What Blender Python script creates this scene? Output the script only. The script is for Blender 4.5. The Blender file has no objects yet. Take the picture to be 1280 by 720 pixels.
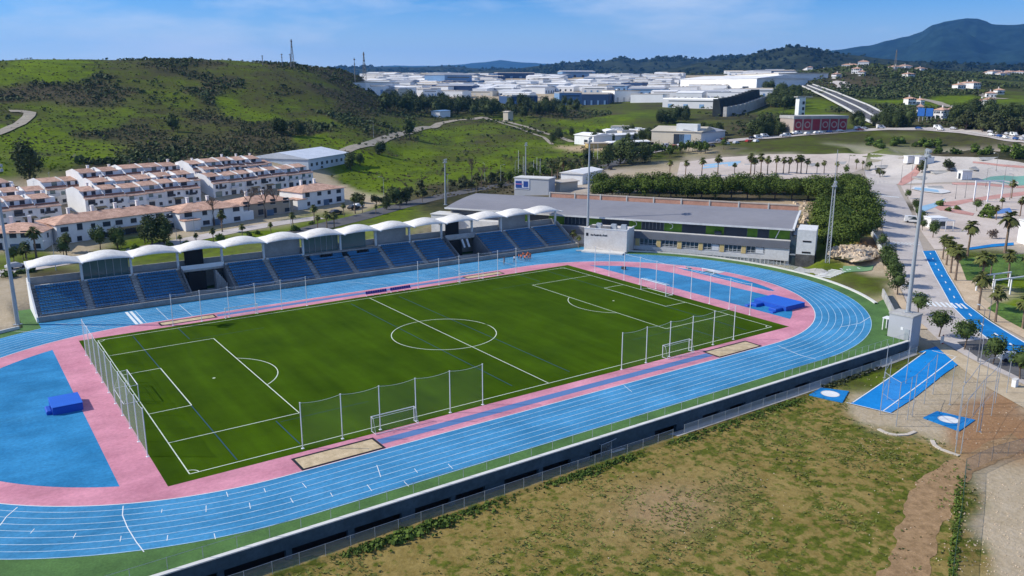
import bpy, bmesh, math, random
import numpy as np
from mathutils import Vector, Matrix, Euler
R = math.radians
random.seed(7); rng = np.random.default_rng(7)
S = bpy.context.scene; COL = S.collection
# ---------------------------------------------------------------- camera
CX, CY, CZ = -68.98, -119.72, 42.14
YAW, PITCH, FPX = .608816, .241652, 1026.46
cd = bpy.data.cameras.new('camera'); cam = bpy.data.objects.new('camera', cd); COL.objects.link(cam)
cd.sensor_width = 36; cd.lens = FPX / 1280 * 36; cd.clip_end = 60000; cd.clip_start = .5
cam.location = (CX, CY, CZ); cam.rotation_euler = (math.pi / 2 - PITCH, 0, -YAW); S.camera = cam
# ---------------------------------------------------------------- light
SUN_EL, SUN_AZ = R(36.6), math.atan2(-.8116, .5843)      # azimuth from +Y towards +X
sdir = Vector((math.sin(SUN_AZ) * math.cos(SUN_EL), math.cos(SUN_AZ) * math.cos(SUN_EL), math.sin(SUN_EL)))
sl = bpy.data.lights.new('sun', 'SUN'); sl.energy = 3.9; sl.angle = R(.5); sl.color = (1, .94, .84)
so = bpy.data.objects.new('sun', sl); COL.objects.link(so); so.rotation_euler = sdir.to_track_quat('Z', 'Y').to_euler(); so.location = (0, 0, 300)
W = bpy.data.worlds.new('World'); S.world = W; W.use_nodes = True
nt = W.node_tree; bg = nt.nodes['Background']
sky = nt.nodes.new('ShaderNodeTexSky'); sky.sky_type = 'NISHITA'; sky.sun_disc = False
sky.sun_elevation = SUN_EL; sky.sun_rotation = SUN_AZ % (2 * math.pi)
sky.altitude = 200; sky.air_density = 1.0; sky.dust_density = .1; sky.ozone_density = 5
def lnk(a, b, t=nt): t.links.new(a, b)
gam = nt.nodes.new('ShaderNodeGamma'); gam.inputs['Gamma'].default_value = 1.0
hsv = nt.nodes.new('ShaderNodeHueSaturation'); hsv.inputs['Saturation'].default_value = 1.0
tint = nt.nodes.new('ShaderNodeVectorMath'); tint.operation = 'MULTIPLY'; tint.inputs[1].default_value = (.19, .48, .80)   # polarised, graded blue of the photograph, whole sky alike
lnk(sky.outputs['Color'], tint.inputs[0]); lnk(tint.outputs[0], hsv.inputs['Color'])
# thin high cloud, the same all round the sky: streaks of noise in direction space
tc = nt.nodes.new('ShaderNodeTexCoord'); mp = nt.nodes.new('ShaderNodeMapping')
mp.inputs['Scale'].default_value = (2.2, 1.3, 9.0); mp.inputs['Location'].default_value = (4.2, 1.5, 2.2); mp.inputs['Rotation'].default_value = (0, .12, .5)
nz = nt.nodes.new('ShaderNodeTexNoise'); nz.inputs['Scale'].default_value = 1.5; nz.inputs['Detail'].default_value = 7; nz.inputs['Roughness'].default_value = .58
rp = nt.nodes.new('ShaderNodeValToRGB'); rp.color_ramp.elements[0].position = .45; rp.color_ramp.elements[1].position = .65
rp.color_ramp.elements[1].color = (.8, .8, .8, 1)
mx = nt.nodes.new('ShaderNodeMix'); mx.data_type = 'RGBA'; mx.inputs[7].default_value = (4.4, 5.0, 5.9, 1)
lnk(tc.outputs['Generated'], mp.inputs['Vector']); lnk(mp.outputs['Vector'], nz.inputs['Vector']); lnk(nz.outputs['Fac'], rp.inputs['Fac'])
sz = nt.nodes.new('ShaderNodeSeparateXYZ'); lnk(tc.outputs['Generated'], sz.inputs[0]); mrh = nt.nodes.new('ShaderNodeMapRange'); mrh.interpolation_type = 'SMOOTHSTEP'
mrh.inputs['From Min'].default_value = -.01; mrh.inputs['From Max'].default_value = .115; mrh.inputs['To Min'].default_value = .95; mrh.inputs['To Max'].default_value = 0; lnk(sz.outputs['Z'], mrh.inputs['Value'])
mh = nt.nodes.new('ShaderNodeMix'); mh.data_type = 'RGBA'; mh.inputs[7].default_value = (4.3, 5.0, 5.9, 1); lnk(mrh.outputs['Result'], mh.inputs[0]); lnk(hsv.outputs['Color'], mh.inputs[6])   # pale band of horizon haze all round
lnk(rp.outputs['Color'], mx.inputs[0]); lnk(mh.outputs[2], mx.inputs[6]); lnk(mx.outputs[2], bg.inputs['Color'])
bg.inputs['Strength'].default_value = .135
S.view_settings.view_transform = 'Standard'; S.view_settings.look = 'None'; S.view_settings.gamma = 1; S.view_settings.exposure = .44
S.cycles.max_bounces = 5; S.cycles.diffuse_bounces = 2; S.cycles.glossy_bounces = 2; S.cycles.transparent_max_bounces = 24; S.cycles.volume_bounces = 0
S.cycles.transmission_bounces = 2
# ---------------------------------------------------------------- helpers
_m = {}
def M(name, col, rough=.8, var=.12, scale=.6, col2=None, s2=None, bump=0., bs=None, metal=0., alpha=None, inst=0., spec=.3):
    """Principled material: colour with two scales of noise in world space, optional relief and per-object variation"""
    if name in _m: return _m[name]
    m = bpy.data.materials.new(name); m.use_nodes = True; t = m.node_tree; n = t.nodes; b = n['Principled BSDF']
    b.inputs['Roughness'].default_value = rough; b.inputs['Metallic'].default_value = metal; b.inputs['Specular IOR Level'].default_value = spec
    g = n.new('ShaderNodeNewGeometry')
    z = n.new('ShaderNodeTexNoise'); z.inputs['Scale'].default_value = scale; z.inputs['Detail'].default_value = 6; z.inputs['Roughness'].default_value = .65
    t.links.new(g.outputs['Position'], z.inputs['Vector'])
    r = n.new('ShaderNodeValToRGB'); c = np.array(col); d = np.array(col2) if col2 else c
    a0 = tuple(np.clip(c * (1 - var), 0, 1)) + (1,); a1 = tuple(np.clip(d * (1 + var), 0, 1)) + (1,)
    r.color_ramp.elements[0].color = a0; r.color_ramp.elements[1].color = a1
    r.color_ramp.elements[0].position = .32; r.color_ramp.elements[1].position = .68
    t.links.new(z.outputs['Fac'], r.inputs['Fac']); out = r.outputs['Color']
    if s2:
        z2 = n.new('ShaderNodeTexNoise'); z2.inputs['Scale'].default_value = s2; z2.inputs['Detail'].default_value = 4
        t.links.new(g.outputs['Position'], z2.inputs['Vector'])
        mr = n.new('ShaderNodeMapRange'); mr.inputs['From Min'].default_value = .3; mr.inputs['From Max'].default_value = .7
        mr.inputs['To Min'].default_value = 1 - var; mr.inputs['To Max'].default_value = 1 + var
        t.links.new(z2.outputs['Fac'], mr.inputs['Value'])
        v = n.new('ShaderNodeVectorMath'); v.operation = 'SCALE'; t.links.new(out, v.inputs[0]); t.links.new(mr.outputs['Result'], v.inputs['Scale']); out = v.outputs['Vector']
    if inst:
        oi = n.new('ShaderNodeObjectInfo'); mr = n.new('ShaderNodeMapRange'); mr.inputs['To Min'].default_value = 1 - inst; mr.inputs['To Max'].default_value = 1 + inst
        t.links.new(oi.outputs['Random'], mr.inputs['Value'])
        v = n.new('ShaderNodeVectorMath'); v.operation = 'SCALE'; t.links.new(out, v.inputs[0]); t.links.new(mr.outputs['Result'], v.inputs['Scale']); out = v.outputs['Vector']
    t.links.new(out, b.inputs['Base Color'])
    if bump:
        zb = n.new('ShaderNodeTexNoise'); zb.inputs['Scale'].default_value = bs or scale * 6; zb.inputs['Detail'].default_value = 4
        t.links.new(g.outputs['Position'], zb.inputs['Vector'])
        bm_ = n.new('ShaderNodeBump'); bm_.inputs['Strength'].default_value = bump; bm_.inputs['Distance'].default_value = .1
        t.links.new(zb.outputs['Fac'], bm_.inputs['Height']); t.links.new(bm_.outputs['Normal'], b.inputs['Normal'])
    if alpha is not None: b.inputs['Alpha'].default_value = alpha
    _m[name] = m; return m
def rot2(x, y, a): c, s = math.cos(a), math.sin(a); return x * c - y * s, x * s + y * c
class MB:
    """collects shapes into one mesh"""
    def __init__(s): s.v = []; s.f = []; s.mi = []
    def add(s, vs, fs, mi=0):
        o = len(s.v); s.v += [tuple(p) for p in vs]; s.f += [tuple(i + o for i in f) for f in fs]; s.mi += [mi] * len(fs); return s
    def box(s, cx, cy, z0, sx, sy, sz, a=0, mi=0, top=1.0):
        vs = []
        for z, k in ((z0, 1), (z0 + sz, top)):
            for dx, dy in ((-1, -1), (1, -1), (1, 1), (-1, 1)):
                x, y = rot2(dx * sx / 2 * k, dy * sy / 2 * k, a); vs.append((cx + x, cy + y, z))
        return s.add(vs, [(3, 2, 1, 0), (4, 5, 6, 7), (0, 1, 5, 4), (1, 2, 6, 5), (2, 3, 7, 6), (3, 0, 4, 7)], mi)
    def prism(s, poly, z0, z1, mi=0):
        a = sum(poly[i][0] * poly[(i + 1) % len(poly)][1] - poly[(i + 1) % len(poly)][0] * poly[i][1] for i in range(len(poly)))
        if a < 0: poly = poly[::-1]
        n = len(poly); vs = [(x, y, z0) for x, y in poly] + [(x, y, z1) for x, y in poly]
        fs = [tuple(range(n))[::-1], tuple(range(n, 2 * n))] + [(i, (i + 1) % n, n + (i + 1) % n, n + i) for i in range(n)]
        return s.add(vs, fs, mi)
    def extr(s, prof, p0, p1, mi=0):
        """vertical profile [(d,z)] carried from p0 to p1 in plan; d grows to the left of the travel"""
        dx, dy = p1[0] - p0[0], p1[1] - p0[1]; l = math.hypot(dx, dy); nx, ny = -dy / l, dx / l; n = len(prof)
        vs = [(q[0] + nx * d, q[1] + ny * d, z) for q in (p0, p1) for d, z in prof]
        return s.add(vs, [tuple(range(n)), tuple(range(2 * n - 1, n - 1, -1))] + [(i, n + i, n + (i + 1) % n, (i + 1) % n) for i in range(n)], mi)
    def tube(s, pts, r, n=6, mi=0, r2=None, cap=True):
        pts = [Vector(p) for p in pts]; k = len(pts); vs = []
        for i, p in enumerate(pts):
            t = (pts[min(i + 1, k - 1)] - pts[max(i - 1, 0)]); t = t.normalized() if t.length else Vector((0, 0, 1))
            u = t.cross(Vector((0, 0, 1)));  u = u.normalized() if u.length > 1e-4 else Vector((1, 0, 0)); w = t.cross(u)
            rr = r if r2 is None else r + (r2 - r) * i / max(1, k - 1)
            for j in range(n):
                a = 2 * math.pi * j / n; vs.append(p + u * (rr * math.cos(a)) + w * (rr * math.sin(a)))
        fs = [(i * n + j, i * n + (j + 1) % n, (i + 1) * n + (j + 1) % n, (i + 1) * n + j) for i in range(k - 1) for j in range(n)]
        if cap: fs += [tuple(range(n))[::-1], tuple(range((k - 1) * n, k * n))]
        return s.add(vs, fs, mi)
    def ngon(s, pts, mi=0): return s.add(pts, [tuple(range(len(pts)))], mi)
    def flat(s, poly, z, mi=0):
        a = sum(poly[i][0] * poly[(i + 1) % len(poly)][1] - poly[(i + 1) % len(poly)][0] * poly[i][1] for i in range(len(poly)))
        if a < 0: poly = poly[::-1]
        return s.add([(x, y, z) for x, y in poly], [tuple(range(len(poly)))], mi)
    def strip(s, A, B, z=None, mi=0):
        """flat band between two polylines of equal length"""
        n = len(A); P3 = lambda p: (p[0], p[1], z if z is not None else p[2])
        return s.add([P3(p) for p in A] + [P3(p) for p in B], [(i, i + 1, n + i + 1, n + i) for i in range(n - 1)], mi)
    def mesh(s, name, mats, smooth=False):
        me = bpy.data.meshes.new(name); me.from_pydata(s.v, [], s.f)
        for m in (mats if isinstance(mats, (list, tuple)) else [mats]): me.materials.append(m)
        if max(s.mi, default=0): me.polygons.foreach_set('material_index', s.mi)
        if smooth: me.polygons.foreach_set('use_smooth', [True] * len(s.f))
        me.update(); return me
    def build(s, name, mats, parent=None, smooth=False):
        return put(name, s.mesh(name, mats, smooth), parent)
def put(name, me, parent=None, loc=None, rz=0, sc=None):
    o = bpy.data.objects.new(name, me); COL.objects.link(o)
    if parent: o.parent = parent
    if loc is not None: o.location = loc
    if rz: o.rotation_euler = (0, 0, rz)
    if sc: o.scale = sc if isinstance(sc, (tuple, list)) else (sc,) * 3
    return o
def tag(o, label=None, cat=None, group=None, kind=None):
    if label: o['label'] = label
    if cat: o['category'] = cat
    if group: o['group'] = group
    if kind: o['kind'] = kind
    return o
def thing(name, label, cat, loc=(0, 0, 0), rz=0, group=None, sc=None):
    return tag(put(name, None, None, loc, rz, sc), label, cat, group)
def dup(root, loc, rz=0, label=None, group=None, sc=None):
    r = root.copy(); COL.objects.link(r); r.location = loc; r.rotation_euler = (0, 0, rz)
    if sc: r.scale = sc if isinstance(sc, (tuple, list)) else (sc,) * 3
    if label: r['label'] = label
    if group: r['group'] = group
    for ch in list(root.children):
        c = ch.copy(); COL.objects.link(c); c.parent = r
        for g in list(ch.children):
            d = g.copy(); COL.objects.link(d); d.parent = c
    return r
_O = 'first second third fourth fifth sixth seventh eighth ninth tenth eleventh twelfth thirteenth fourteenth fifteenth sixteenth seventeenth eighteenth nineteenth twentieth'.split()
_T = {20: 'twenty', 30: 'thirty', 40: 'forty', 50: 'fifty', 60: 'sixty', 70: 'seventy'}
def nth(i):
    i += 1
    return _O[i - 1] if i <= 20 else (_T[i // 10 * 10] + ('-' + _O[i % 10 - 1] if i % 10 else '') if i % 10 else _T[i // 10 * 10][:-1] + 'ieth')
# ---------------------------------------------------------------- survey: pixel rays of the photograph to points of the place
_f = np.array([math.sin(YAW) * math.cos(PITCH), math.cos(YAW) * math.cos(PITCH), -math.sin(PITCH)])
_r = np.array([math.cos(YAW), -math.sin(YAW), 0.]); _u = np.cross(_r, _f); CAMP = np.array([CX, CY, CZ])
def ray(u, v): d = _f + _r * ((u - 640) / FPX) + _u * ((360 - v) / FPX); return d
def un(u, v, z): d = ray(u, v); t = (z - CZ) / d[2]; return CAMP + d * t
def atD(u, v, D): d = ray(u, v); return CAMP + d * (D / math.hypot(d[0], d[1]))
# ---------------------------------------------------------------- the lie of the land
# rows: pixel u, v, then height z (near) or distance D (far, negative number), then ground cover
CP = []
def cp(s):
    for l in s.strip().split('\n'):
        u, v, k, c = l.split(); k = float(k)
        if k < -1.9: k = -2 + (k + 3) * .35
        p = un(float(u), float(v), k if k < 40 else 0) if k < 40 else atD(float(u), float(v), k)
        CP.append((p[0], p[1], p[2], c))
cp('''700 680 -3 f
1000 600 -3 f
1000 700 -3 f
600 715 -3 f
900 530 -3 f
760 610 -3 f
850 640 -3 f
1030 520 -3 f
1060 545 -3 f
1000 500 -3 f
1095 575 -3 f
1120 600 -3 f
500 712 -3 f
1080 600 -3 f
1060 690 -3 f
1150 640 -2.9 f
1130 700 -2.9 f
1175 625 -2.9 f
1150 575 -3 f
1230 560 -2.7 d
1275 545 -2.6 d
1245 505 -2.7 d
1200 650 -2.8 f
1195 700 -2.8 f
1250 680 -2.5 y
1275 640 -2.5 y
1270 720 -2.5 y
1160 545 -3 y
1100 530 -3 y
1180 490 -3 y
1150 510 -3 y
1080 480 -3 g
1100 465 -3 g
1270 500 -2.6 y
1240 470 -2.6 y
1270 455 -2.4 y
1240 425 -2.0 p
1180 382 -.6 p
1150 330 .8 p
1120 280 2.3 p
1100 240 4 p
1090 215 5.2 p
1125 300 1.8 p
1160 290 1.6 p
1270 300 1.2 p
1200 240 4 p
1270 230 4.2 p
1250 205 5.6 p
1200 205 5.8 p
1150 205 6 p
1070 200 6.3 p
950 208 6.6 p
880 210 6.6 p
840 212 6.6 y
780 222 6.4 y
1270 420 -2 p
1270 385 -1 m
1262 355 0 m
1240 340 .4 m
1220 320 1 g
1250 400 -1.4 g
1225 365 -.2 y
1205 345 .5 y
1195 335 .8 y
1085 300 3 d
1070 315 2.4 b
1060 345 0 g
1075 350 .2 g
1040 330 .2 m
1050 300 2.4 m
1035 280 4 m
1060 250 6 s
1040 230 6.5 s
1010 255 6.2 b
760 245 6.6 s
880 247 6.6 s
1000 248 6.4 s
20 402 0 y
5 430 -.5 y
20 360 .2 y
40 350 .2 s
30 335 .3 m
120 325 .6 m
200 310 .8 m
260 300 1 m
330 285 1.4 m
400 275 1.8 m
470 262 2.2 m
540 250 2.6 s
600 235 3.2 s
640 225 3.8 s
680 215 4.4 s
720 222 5 p
740 235 6 p
100 318 .9 y
230 292 1.4 y
320 275 1.9 y
430 254 2.4 y
440 230 3.6 m
460 212 5 m
480 225 4 m
520 210 5.2 m
560 200 6 g
600 205 5.6 m
640 200 6 g
500 195 6.6 m
560 180 520 m
620 190 440 m
620 170 520 g
700 195 430 m
700 178 500 m
560 165 560 m
640 160 580 g
690 165 570 g
540 160 600 g
470 185 420 g
450 190 400 m
490 168 500 s
480 160 530 g
520 152 600 g
575 150 650 g
440 165 470 g
440 150 540 s
470 140 640 s
500 135 740 s
570 135 760 s
620 150 690 g
660 153 640 g
720 172 545 g
740 165 600 m
720 155 650 m
770 155 640 m
780 145 680 m
740 145 700 s
680 140 740 s
650 130 800 s
800 150 640 g
760 180 480 b
770 192 440 m
820 190 440 g
740 200 415 s
800 178 490 g
860 172 520 y
840 160 600 g
880 185 450 y
900 165 540 g
930 160 560 s
960 165 540 s
980 170 520 s
900 182 450 g
960 180 455 g
1000 185 440 g
1060 183 440 m
1110 183 440 m
1160 185 430 s
1220 185 425 s
1275 188 415 s
920 178 475 g
1000 170 510 g
1100 163 545 g
1200 168 525 g
1280 178 480 g
940 145 680 s
960 125 800 s
1000 150 640 m
985 140 700 m
1020 130 760 m
960 110 1050 s
1010 112 1000 s
1050 105 1000 s
1080 145 660 s
1120 140 680 s
1060 92 1120 s
1000 95 1150 s
1100 90 1150 w
1140 95 1100 w
1150 115 950 w
1100 120 900 w
1180 128 820 m
1200 132 800 m
1230 130 800 m
1250 115 950 g
1150 138 720 g
1200 142 680 s
1250 145 620 s
1280 150 580 s
1275 135 720 s
1190 105 1150 w
1250 105 1250 g
1280 115 1000 g
1220 98 1500 w
1280 100 1500 w
1150 88 1500 w
1090 83 1350 w
1000 92 1600 s
480 136 800 s
600 139 820 g
700 137 850 g
800 132 850 g
860 140 770 g
920 135 800 s
480 102 1450 y
600 99 1600 y
750 97 1700 y
900 99 1500 y
960 104 1250 y
540 120 1050 y
700 118 1080 y
850 117 1050 y
440 108 1200 s
460 95 1700 s
700 95 2300 s
900 93 2300 s
1100 91 2600 w
500 95 2300 s
0 205 330 m
60 200 345 m
100 205 330 s
160 200 345 s
220 192 370 s
280 188 385 s
330 183 400 s
400 178 420 m
0 180 400 m
50 175 415 m
80 185 390 m
60 160 440 m
100 150 470 m
0 150 470 g
20 145 480 g
140 165 430 s
200 165 440 s
180 150 470 g
230 160 450 g
260 150 480 s
300 165 440 s
340 160 460 s
360 170 430 s
330 145 500 m
300 135 530 m
360 130 545 g
420 145 520 s
400 160 465 s
380 150 500 g
430 125 600 s
446 112 700 s
0 115 560 s
60 110 570 s
100 118 555 s
150 110 570 s
200 100 595 g
200 125 540 g
250 120 550 s
280 100 600 s
330 100 600 g
390 105 610 s
40 92 615 m
100 88 625 m
160 88 628 g
230 88 630 s
300 90 635 g
360 92 650 g
0 77 660 g
50 77 660 m
100 77 665 m
150 77.5 668 g
200 77 670 s
250 77.5 675 s
300 79 690 g
340 80 705 s
380 83 725 s
410 89 745 s
432 89 775 s
452 95 800 s''')
XY = [(x, y, z, c) for x, y, z, c in [
    (-75, -75, -3, 'f'), (-100, -60, -2.5, 'f'), (-40, -90, -3, 'f'), (-20, -120, -3, 'f'), (-120, -150, -3, 'f'), (20, -140, -2.6, 'y'), (60, -120, -2.4, 'y'), (-69, -200, -3, 'f'),
    (120, -120, -2.5, 'y'), (-120, 0, -1, 's'), (-110, 60, 0, 'y'), (-85, 95, .4, 'm'), (-160, 130, 2, 's'), (-170, -60, -2, 's'), (-69, -500, -4, 's'), (300, -300, 0, 's'), (300, -60, 0, 's'),
    (-350, -100, 4, 's'), (-320, 200, 12, 's'), (-250, 420, 40, 's'), (-420, 500, 60, 's'), (60, 72, 1.5, 'y'), (100, 50, 3.2, 's'), (110, 62, 5.2, 's'), (125, 40, 5.8, 's'), (88, 90, 4.6, 's'), (122, 22, 4, 'b'), (118, 0, 1, 'g'), (108, -12, -.4, 'y'),  # scrub cover near the pine hedge darkens the ground for the trees' shadow
    (95, -25, .6, 'y'), (84, -36, -.6, 'y'), (-150, 800, 54, 'g'), (100, 900, 52, 'g'), (250, 900, 44, 'g'), (600, -100, 5, 's'), (1100, 100, 30, 's'), (1500, 0, 40, 's'), (0, 1400, 40, 's'), (-500, 1400, 45, 's'), (-500, 900, 56, 's'), (400, 1900, 45, 's'), (1200, 2000, 60, 's')]]
CP += [(x, y, -2 + (z + 3) * .35 if -3.1 < z < -1.9 else z, c) for x, y, z, c in XY]
ROWS = [(-22, 265, 76, 254.5, 9), (106, 248.5, 250, 233, 9.6), (266, 229, 391, 213.7, 10), (58, 236.5, 112, 231, 11.4), (105, 224, 232, 212.5, 13.5), (243, 212, 334, 203.5, 14), (-22, 241, 26, 235.5, 11.8), (-22, 252.5, 62, 245, 10.3), (122, 237, 250, 224, 11.3), (262, 219.5, 348, 209.5, 12)]
ROWW = []
for u0, v0, u1, v1, z in ROWS:
    a, b = un(u0, v0, z), un(u1, v1, z); ROWW.append((a, b, z - 5.3))
    for t in (0, .33, .67, 1): q = a + (b - a) * t; CP.append((q[0], q[1], z - 5.3, 'y'))
WH = un(365, 211, 7.5)
CPA = np.array([[c[0], c[1], c[2]] for c in CP])
def q_(x, y):
    dx, dy = x - CX, y - CY; r = np.maximum(np.hypot(dx, dy), 20); th = np.arctan2(dx, dy) - YAW; th = (th + np.pi) % (2 * np.pi) - np.pi
    return np.stack([th * 3.2, np.log(r) * 2], -1)
_Q = q_(CPA[:, 0], CPA[:, 1])
_A = np.linalg.norm(_Q[:, None] - _Q[None], axis=-1) + np.eye(len(_Q)) * -.006
_w = np.linalg.solve(np.block([[_A, np.ones((len(_Q), 1))], [np.ones((1, len(_Q))), np.zeros((1, 1))]]), np.append(CPA[:, 2], 0))
def smooth(e0, e1, x): t = np.clip((x - e0) / (e1 - e0), 0, 1); return t * t * (3 - 2 * t)
def vnoise(x, y, seed=0):
    xi, yi = np.floor(x).astype(np.int64), np.floor(y).astype(np.int64); fx, fy = x - xi, y - yi
    def h(i, j):
        n = (i * 374761393 + j * 668265263 + seed * 974711) & 0x7fffffff; n = ((n ^ (n >> 13)) * 1274126177) & 0x7fffffff
        return ((n ^ (n >> 16)) & 0xffff) / 65535.
    ux, uy = fx * fx * (3 - 2 * fx), fy * fy * (3 - 2 * fy)
    return (h(xi, yi) * (1 - ux) + h(xi + 1, yi) * ux) * (1 - uy) + (h(xi, yi + 1) * (1 - ux) + h(xi + 1, yi + 1) * ux) * uy
def fbm(x, y, sc, oct=4, seed=0):
    s = 0; a = .5
    for i in range(oct): s = s + a * (vnoise(x / sc, y / sc, seed + i) - .5); sc /= 2.03; a /= 2
    return s * 2
def inside(x, y):
    """signed-ish distance outside the sunken stadium works (negative inside)"""
    d1 = np.maximum(np.abs(x) - 42.2, 0); rr = np.hypot(d1, y) - 49.6
    ys, yt = (x - 77) * .535 - (y - 36.7) * .845, (x - 77) * .845 + (y - 36.7) * .535
    yard = np.maximum(np.maximum(-57 - ys, ys - 44), np.maximum(-12 - yt, yt - 29))
    stand = np.maximum(np.abs(x - 6) - 63, np.abs(y - 50) - 12)
    rr = np.minimum(rr, np.maximum(np.maximum(-95 - x, x + 42), np.maximum(-49.6 - y, y))) + 3.2
    return np.minimum(np.minimum(rr, yard), stand), (yard < 3) & (rr > -1)
def tz_raw(x, y):
    sh = x.shape; q = q_(x.ravel(), y.ravel()); z = np.empty(len(q))
    for i in range(0, len(q), 20000): z[i:i + 20000] = np.linalg.norm(q[i:i + 20000, None] - _Q[None], axis=-1) @ _w[:-1] + _w[-1]
    z = z.reshape(sh); r = np.hypot(x - CX, y - CY)
    far = smooth(1900, 2600, r); z = z * (1 - far) + 52 * far
    hill = smooth(330, 480, r) * (1 - smooth(1900, 2600, r)) * smooth(.12, -.05, np.arctan2(x - CX, y - CY) - YAW)
    z = z + hill * (fbm(x, y, 45, 4, 3) * 1.5)
    d, yd_ = inside(x, y); k = smooth(4.5, 0., d); z = z * (1 - k) + np.minimum(z, np.where(yd_, -1.55, -3.3)) * k
    return z
NR, NT = 330, 620
RR = np.concatenate([[0], np.geomspace(22, 16000, NR - 1)])
_th = np.concatenate([np.linspace(-math.pi, -.78, 30)[:-1], np.linspace(-.78, .78, NT - 58), np.linspace(.78, math.pi, 30)[1:]]); NT = len(_th)
TH = _th + YAW
_rr, _tt = np.meshgrid(RR, TH, indexing='ij'); GX, GY = CX + _rr * np.sin(_tt), CY + _rr * np.cos(_tt)
GZ = tz_raw(GX, GY)
def tz(x, y):
    """height of the ground mesh"""
    x, y = np.asarray(x, float), np.asarray(y, float); dx, dy = x - CX, y - CY; r = np.hypot(dx, dy); th = (np.arctan2(dx, dy) - YAW + np.pi) % (2 * np.pi) - np.pi
    i = np.clip(np.searchsorted(RR, r) - 1, 0, len(RR) - 2); j = np.clip(np.searchsorted(_th, th) - 1, 0, NT - 2)
    a = np.clip((r - RR[i]) / (RR[i + 1] - RR[i]), 0, 1); b = np.clip((th - _th[j]) / (_th[j + 1] - _th[j]), 0, 1)
    return (GZ[i, j] * (1 - b) + GZ[i, j + 1] * b) * (1 - a) + (GZ[i + 1, j] * (1 - b) + GZ[i + 1, j + 1] * b) * a
_ts = np.concatenate([np.linspace(30, 700, 1200), np.geomspace(701, 14000, 900)])
def P(u, v):
    """first ground point along a pixel's ray"""
    d = ray(u, v); d = d / math.hypot(d[0], d[1]); X = CAMP[0] + d[0] * _ts; Y = CAMP[1] + d[1] * _ts; Z = CAMP[2] + d[2] * _ts; h = Z - tz(X, Y)
    k = np.argmax(h < 0)
    if h[k] >= 0:                                   # the ray just clears the ground: take the crest it passes closest over
        k = int(np.argmin(np.where((_ts > 350) & (_ts < 1800), h / _ts, 9))); return Vector((X[k], Y[k], float(tz(X[k], Y[k]))))
    t = _ts[k - 1] + (_ts[k] - _ts[k - 1]) * h[k - 1] / (h[k - 1] - h[k] + 1e-9) if k else _ts[0]
    x, y = CAMP[0] + d[0] * t, CAMP[1] + d[1] * t
    return Vector((x, y, float(tz(x, y))))
def mpp(p): return math.hypot(p[0] - CX, p[1] - CY) / FPX    # metres per photograph pixel at a point
# ground cover weights: meadow, scrub, bare/yard, field, dirt, plaza, wood -> attribute colours
KEYS = 'mgsbydfphw'
_ki = np.array([KEYS.index(c[3]) for c in CP]); _ONE = np.eye(len(KEYS))[_ki]
def cover(x, y):
    w1 = fbm(x, y, 30, 4, 11) * 26 * np.clip(np.hypot(x - CX, y - CY) / 400, .12, 1.2); w2 = fbm(x, y, 30, 4, 29) * 26 * np.clip(np.hypot(x - CX, y - CY) / 400, .12, 1.2)
    q = q_((x + w1).ravel(), (y + w2).ravel()); out = np.empty((len(q), len(KEYS)))
    for i in range(0, len(q), 20000):
        d2 = ((q[i:i + 20000, None] - _Q[None]) ** 2).sum(-1); k = 1 / (d2 + 2e-5) ** 2.6; k /= k.sum(1, keepdims=True); out[i:i + 20000] = k @ _ONE
    return out
CV = cover(GX, GY)
_b = P(836, 634); _k = np.exp(-(((GX - _b.x) / 8.) ** 2 + ((GY - _b.y) / 5.) ** 2)) * np.clip(.85 + fbm(GX, GY, 4, 3, 77), 0, 1); CV = CV * (1 - _k[..., None].reshape(-1, 1)); CV[:, KEYS.index('h')] += _k.ravel()
def attr(me, name, a):
    c = me.color_attributes.new(name, 'FLOAT_COLOR', 'POINT'); c.data.foreach_set('color', np.ascontiguousarray(a, np.float32).ravel())
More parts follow.
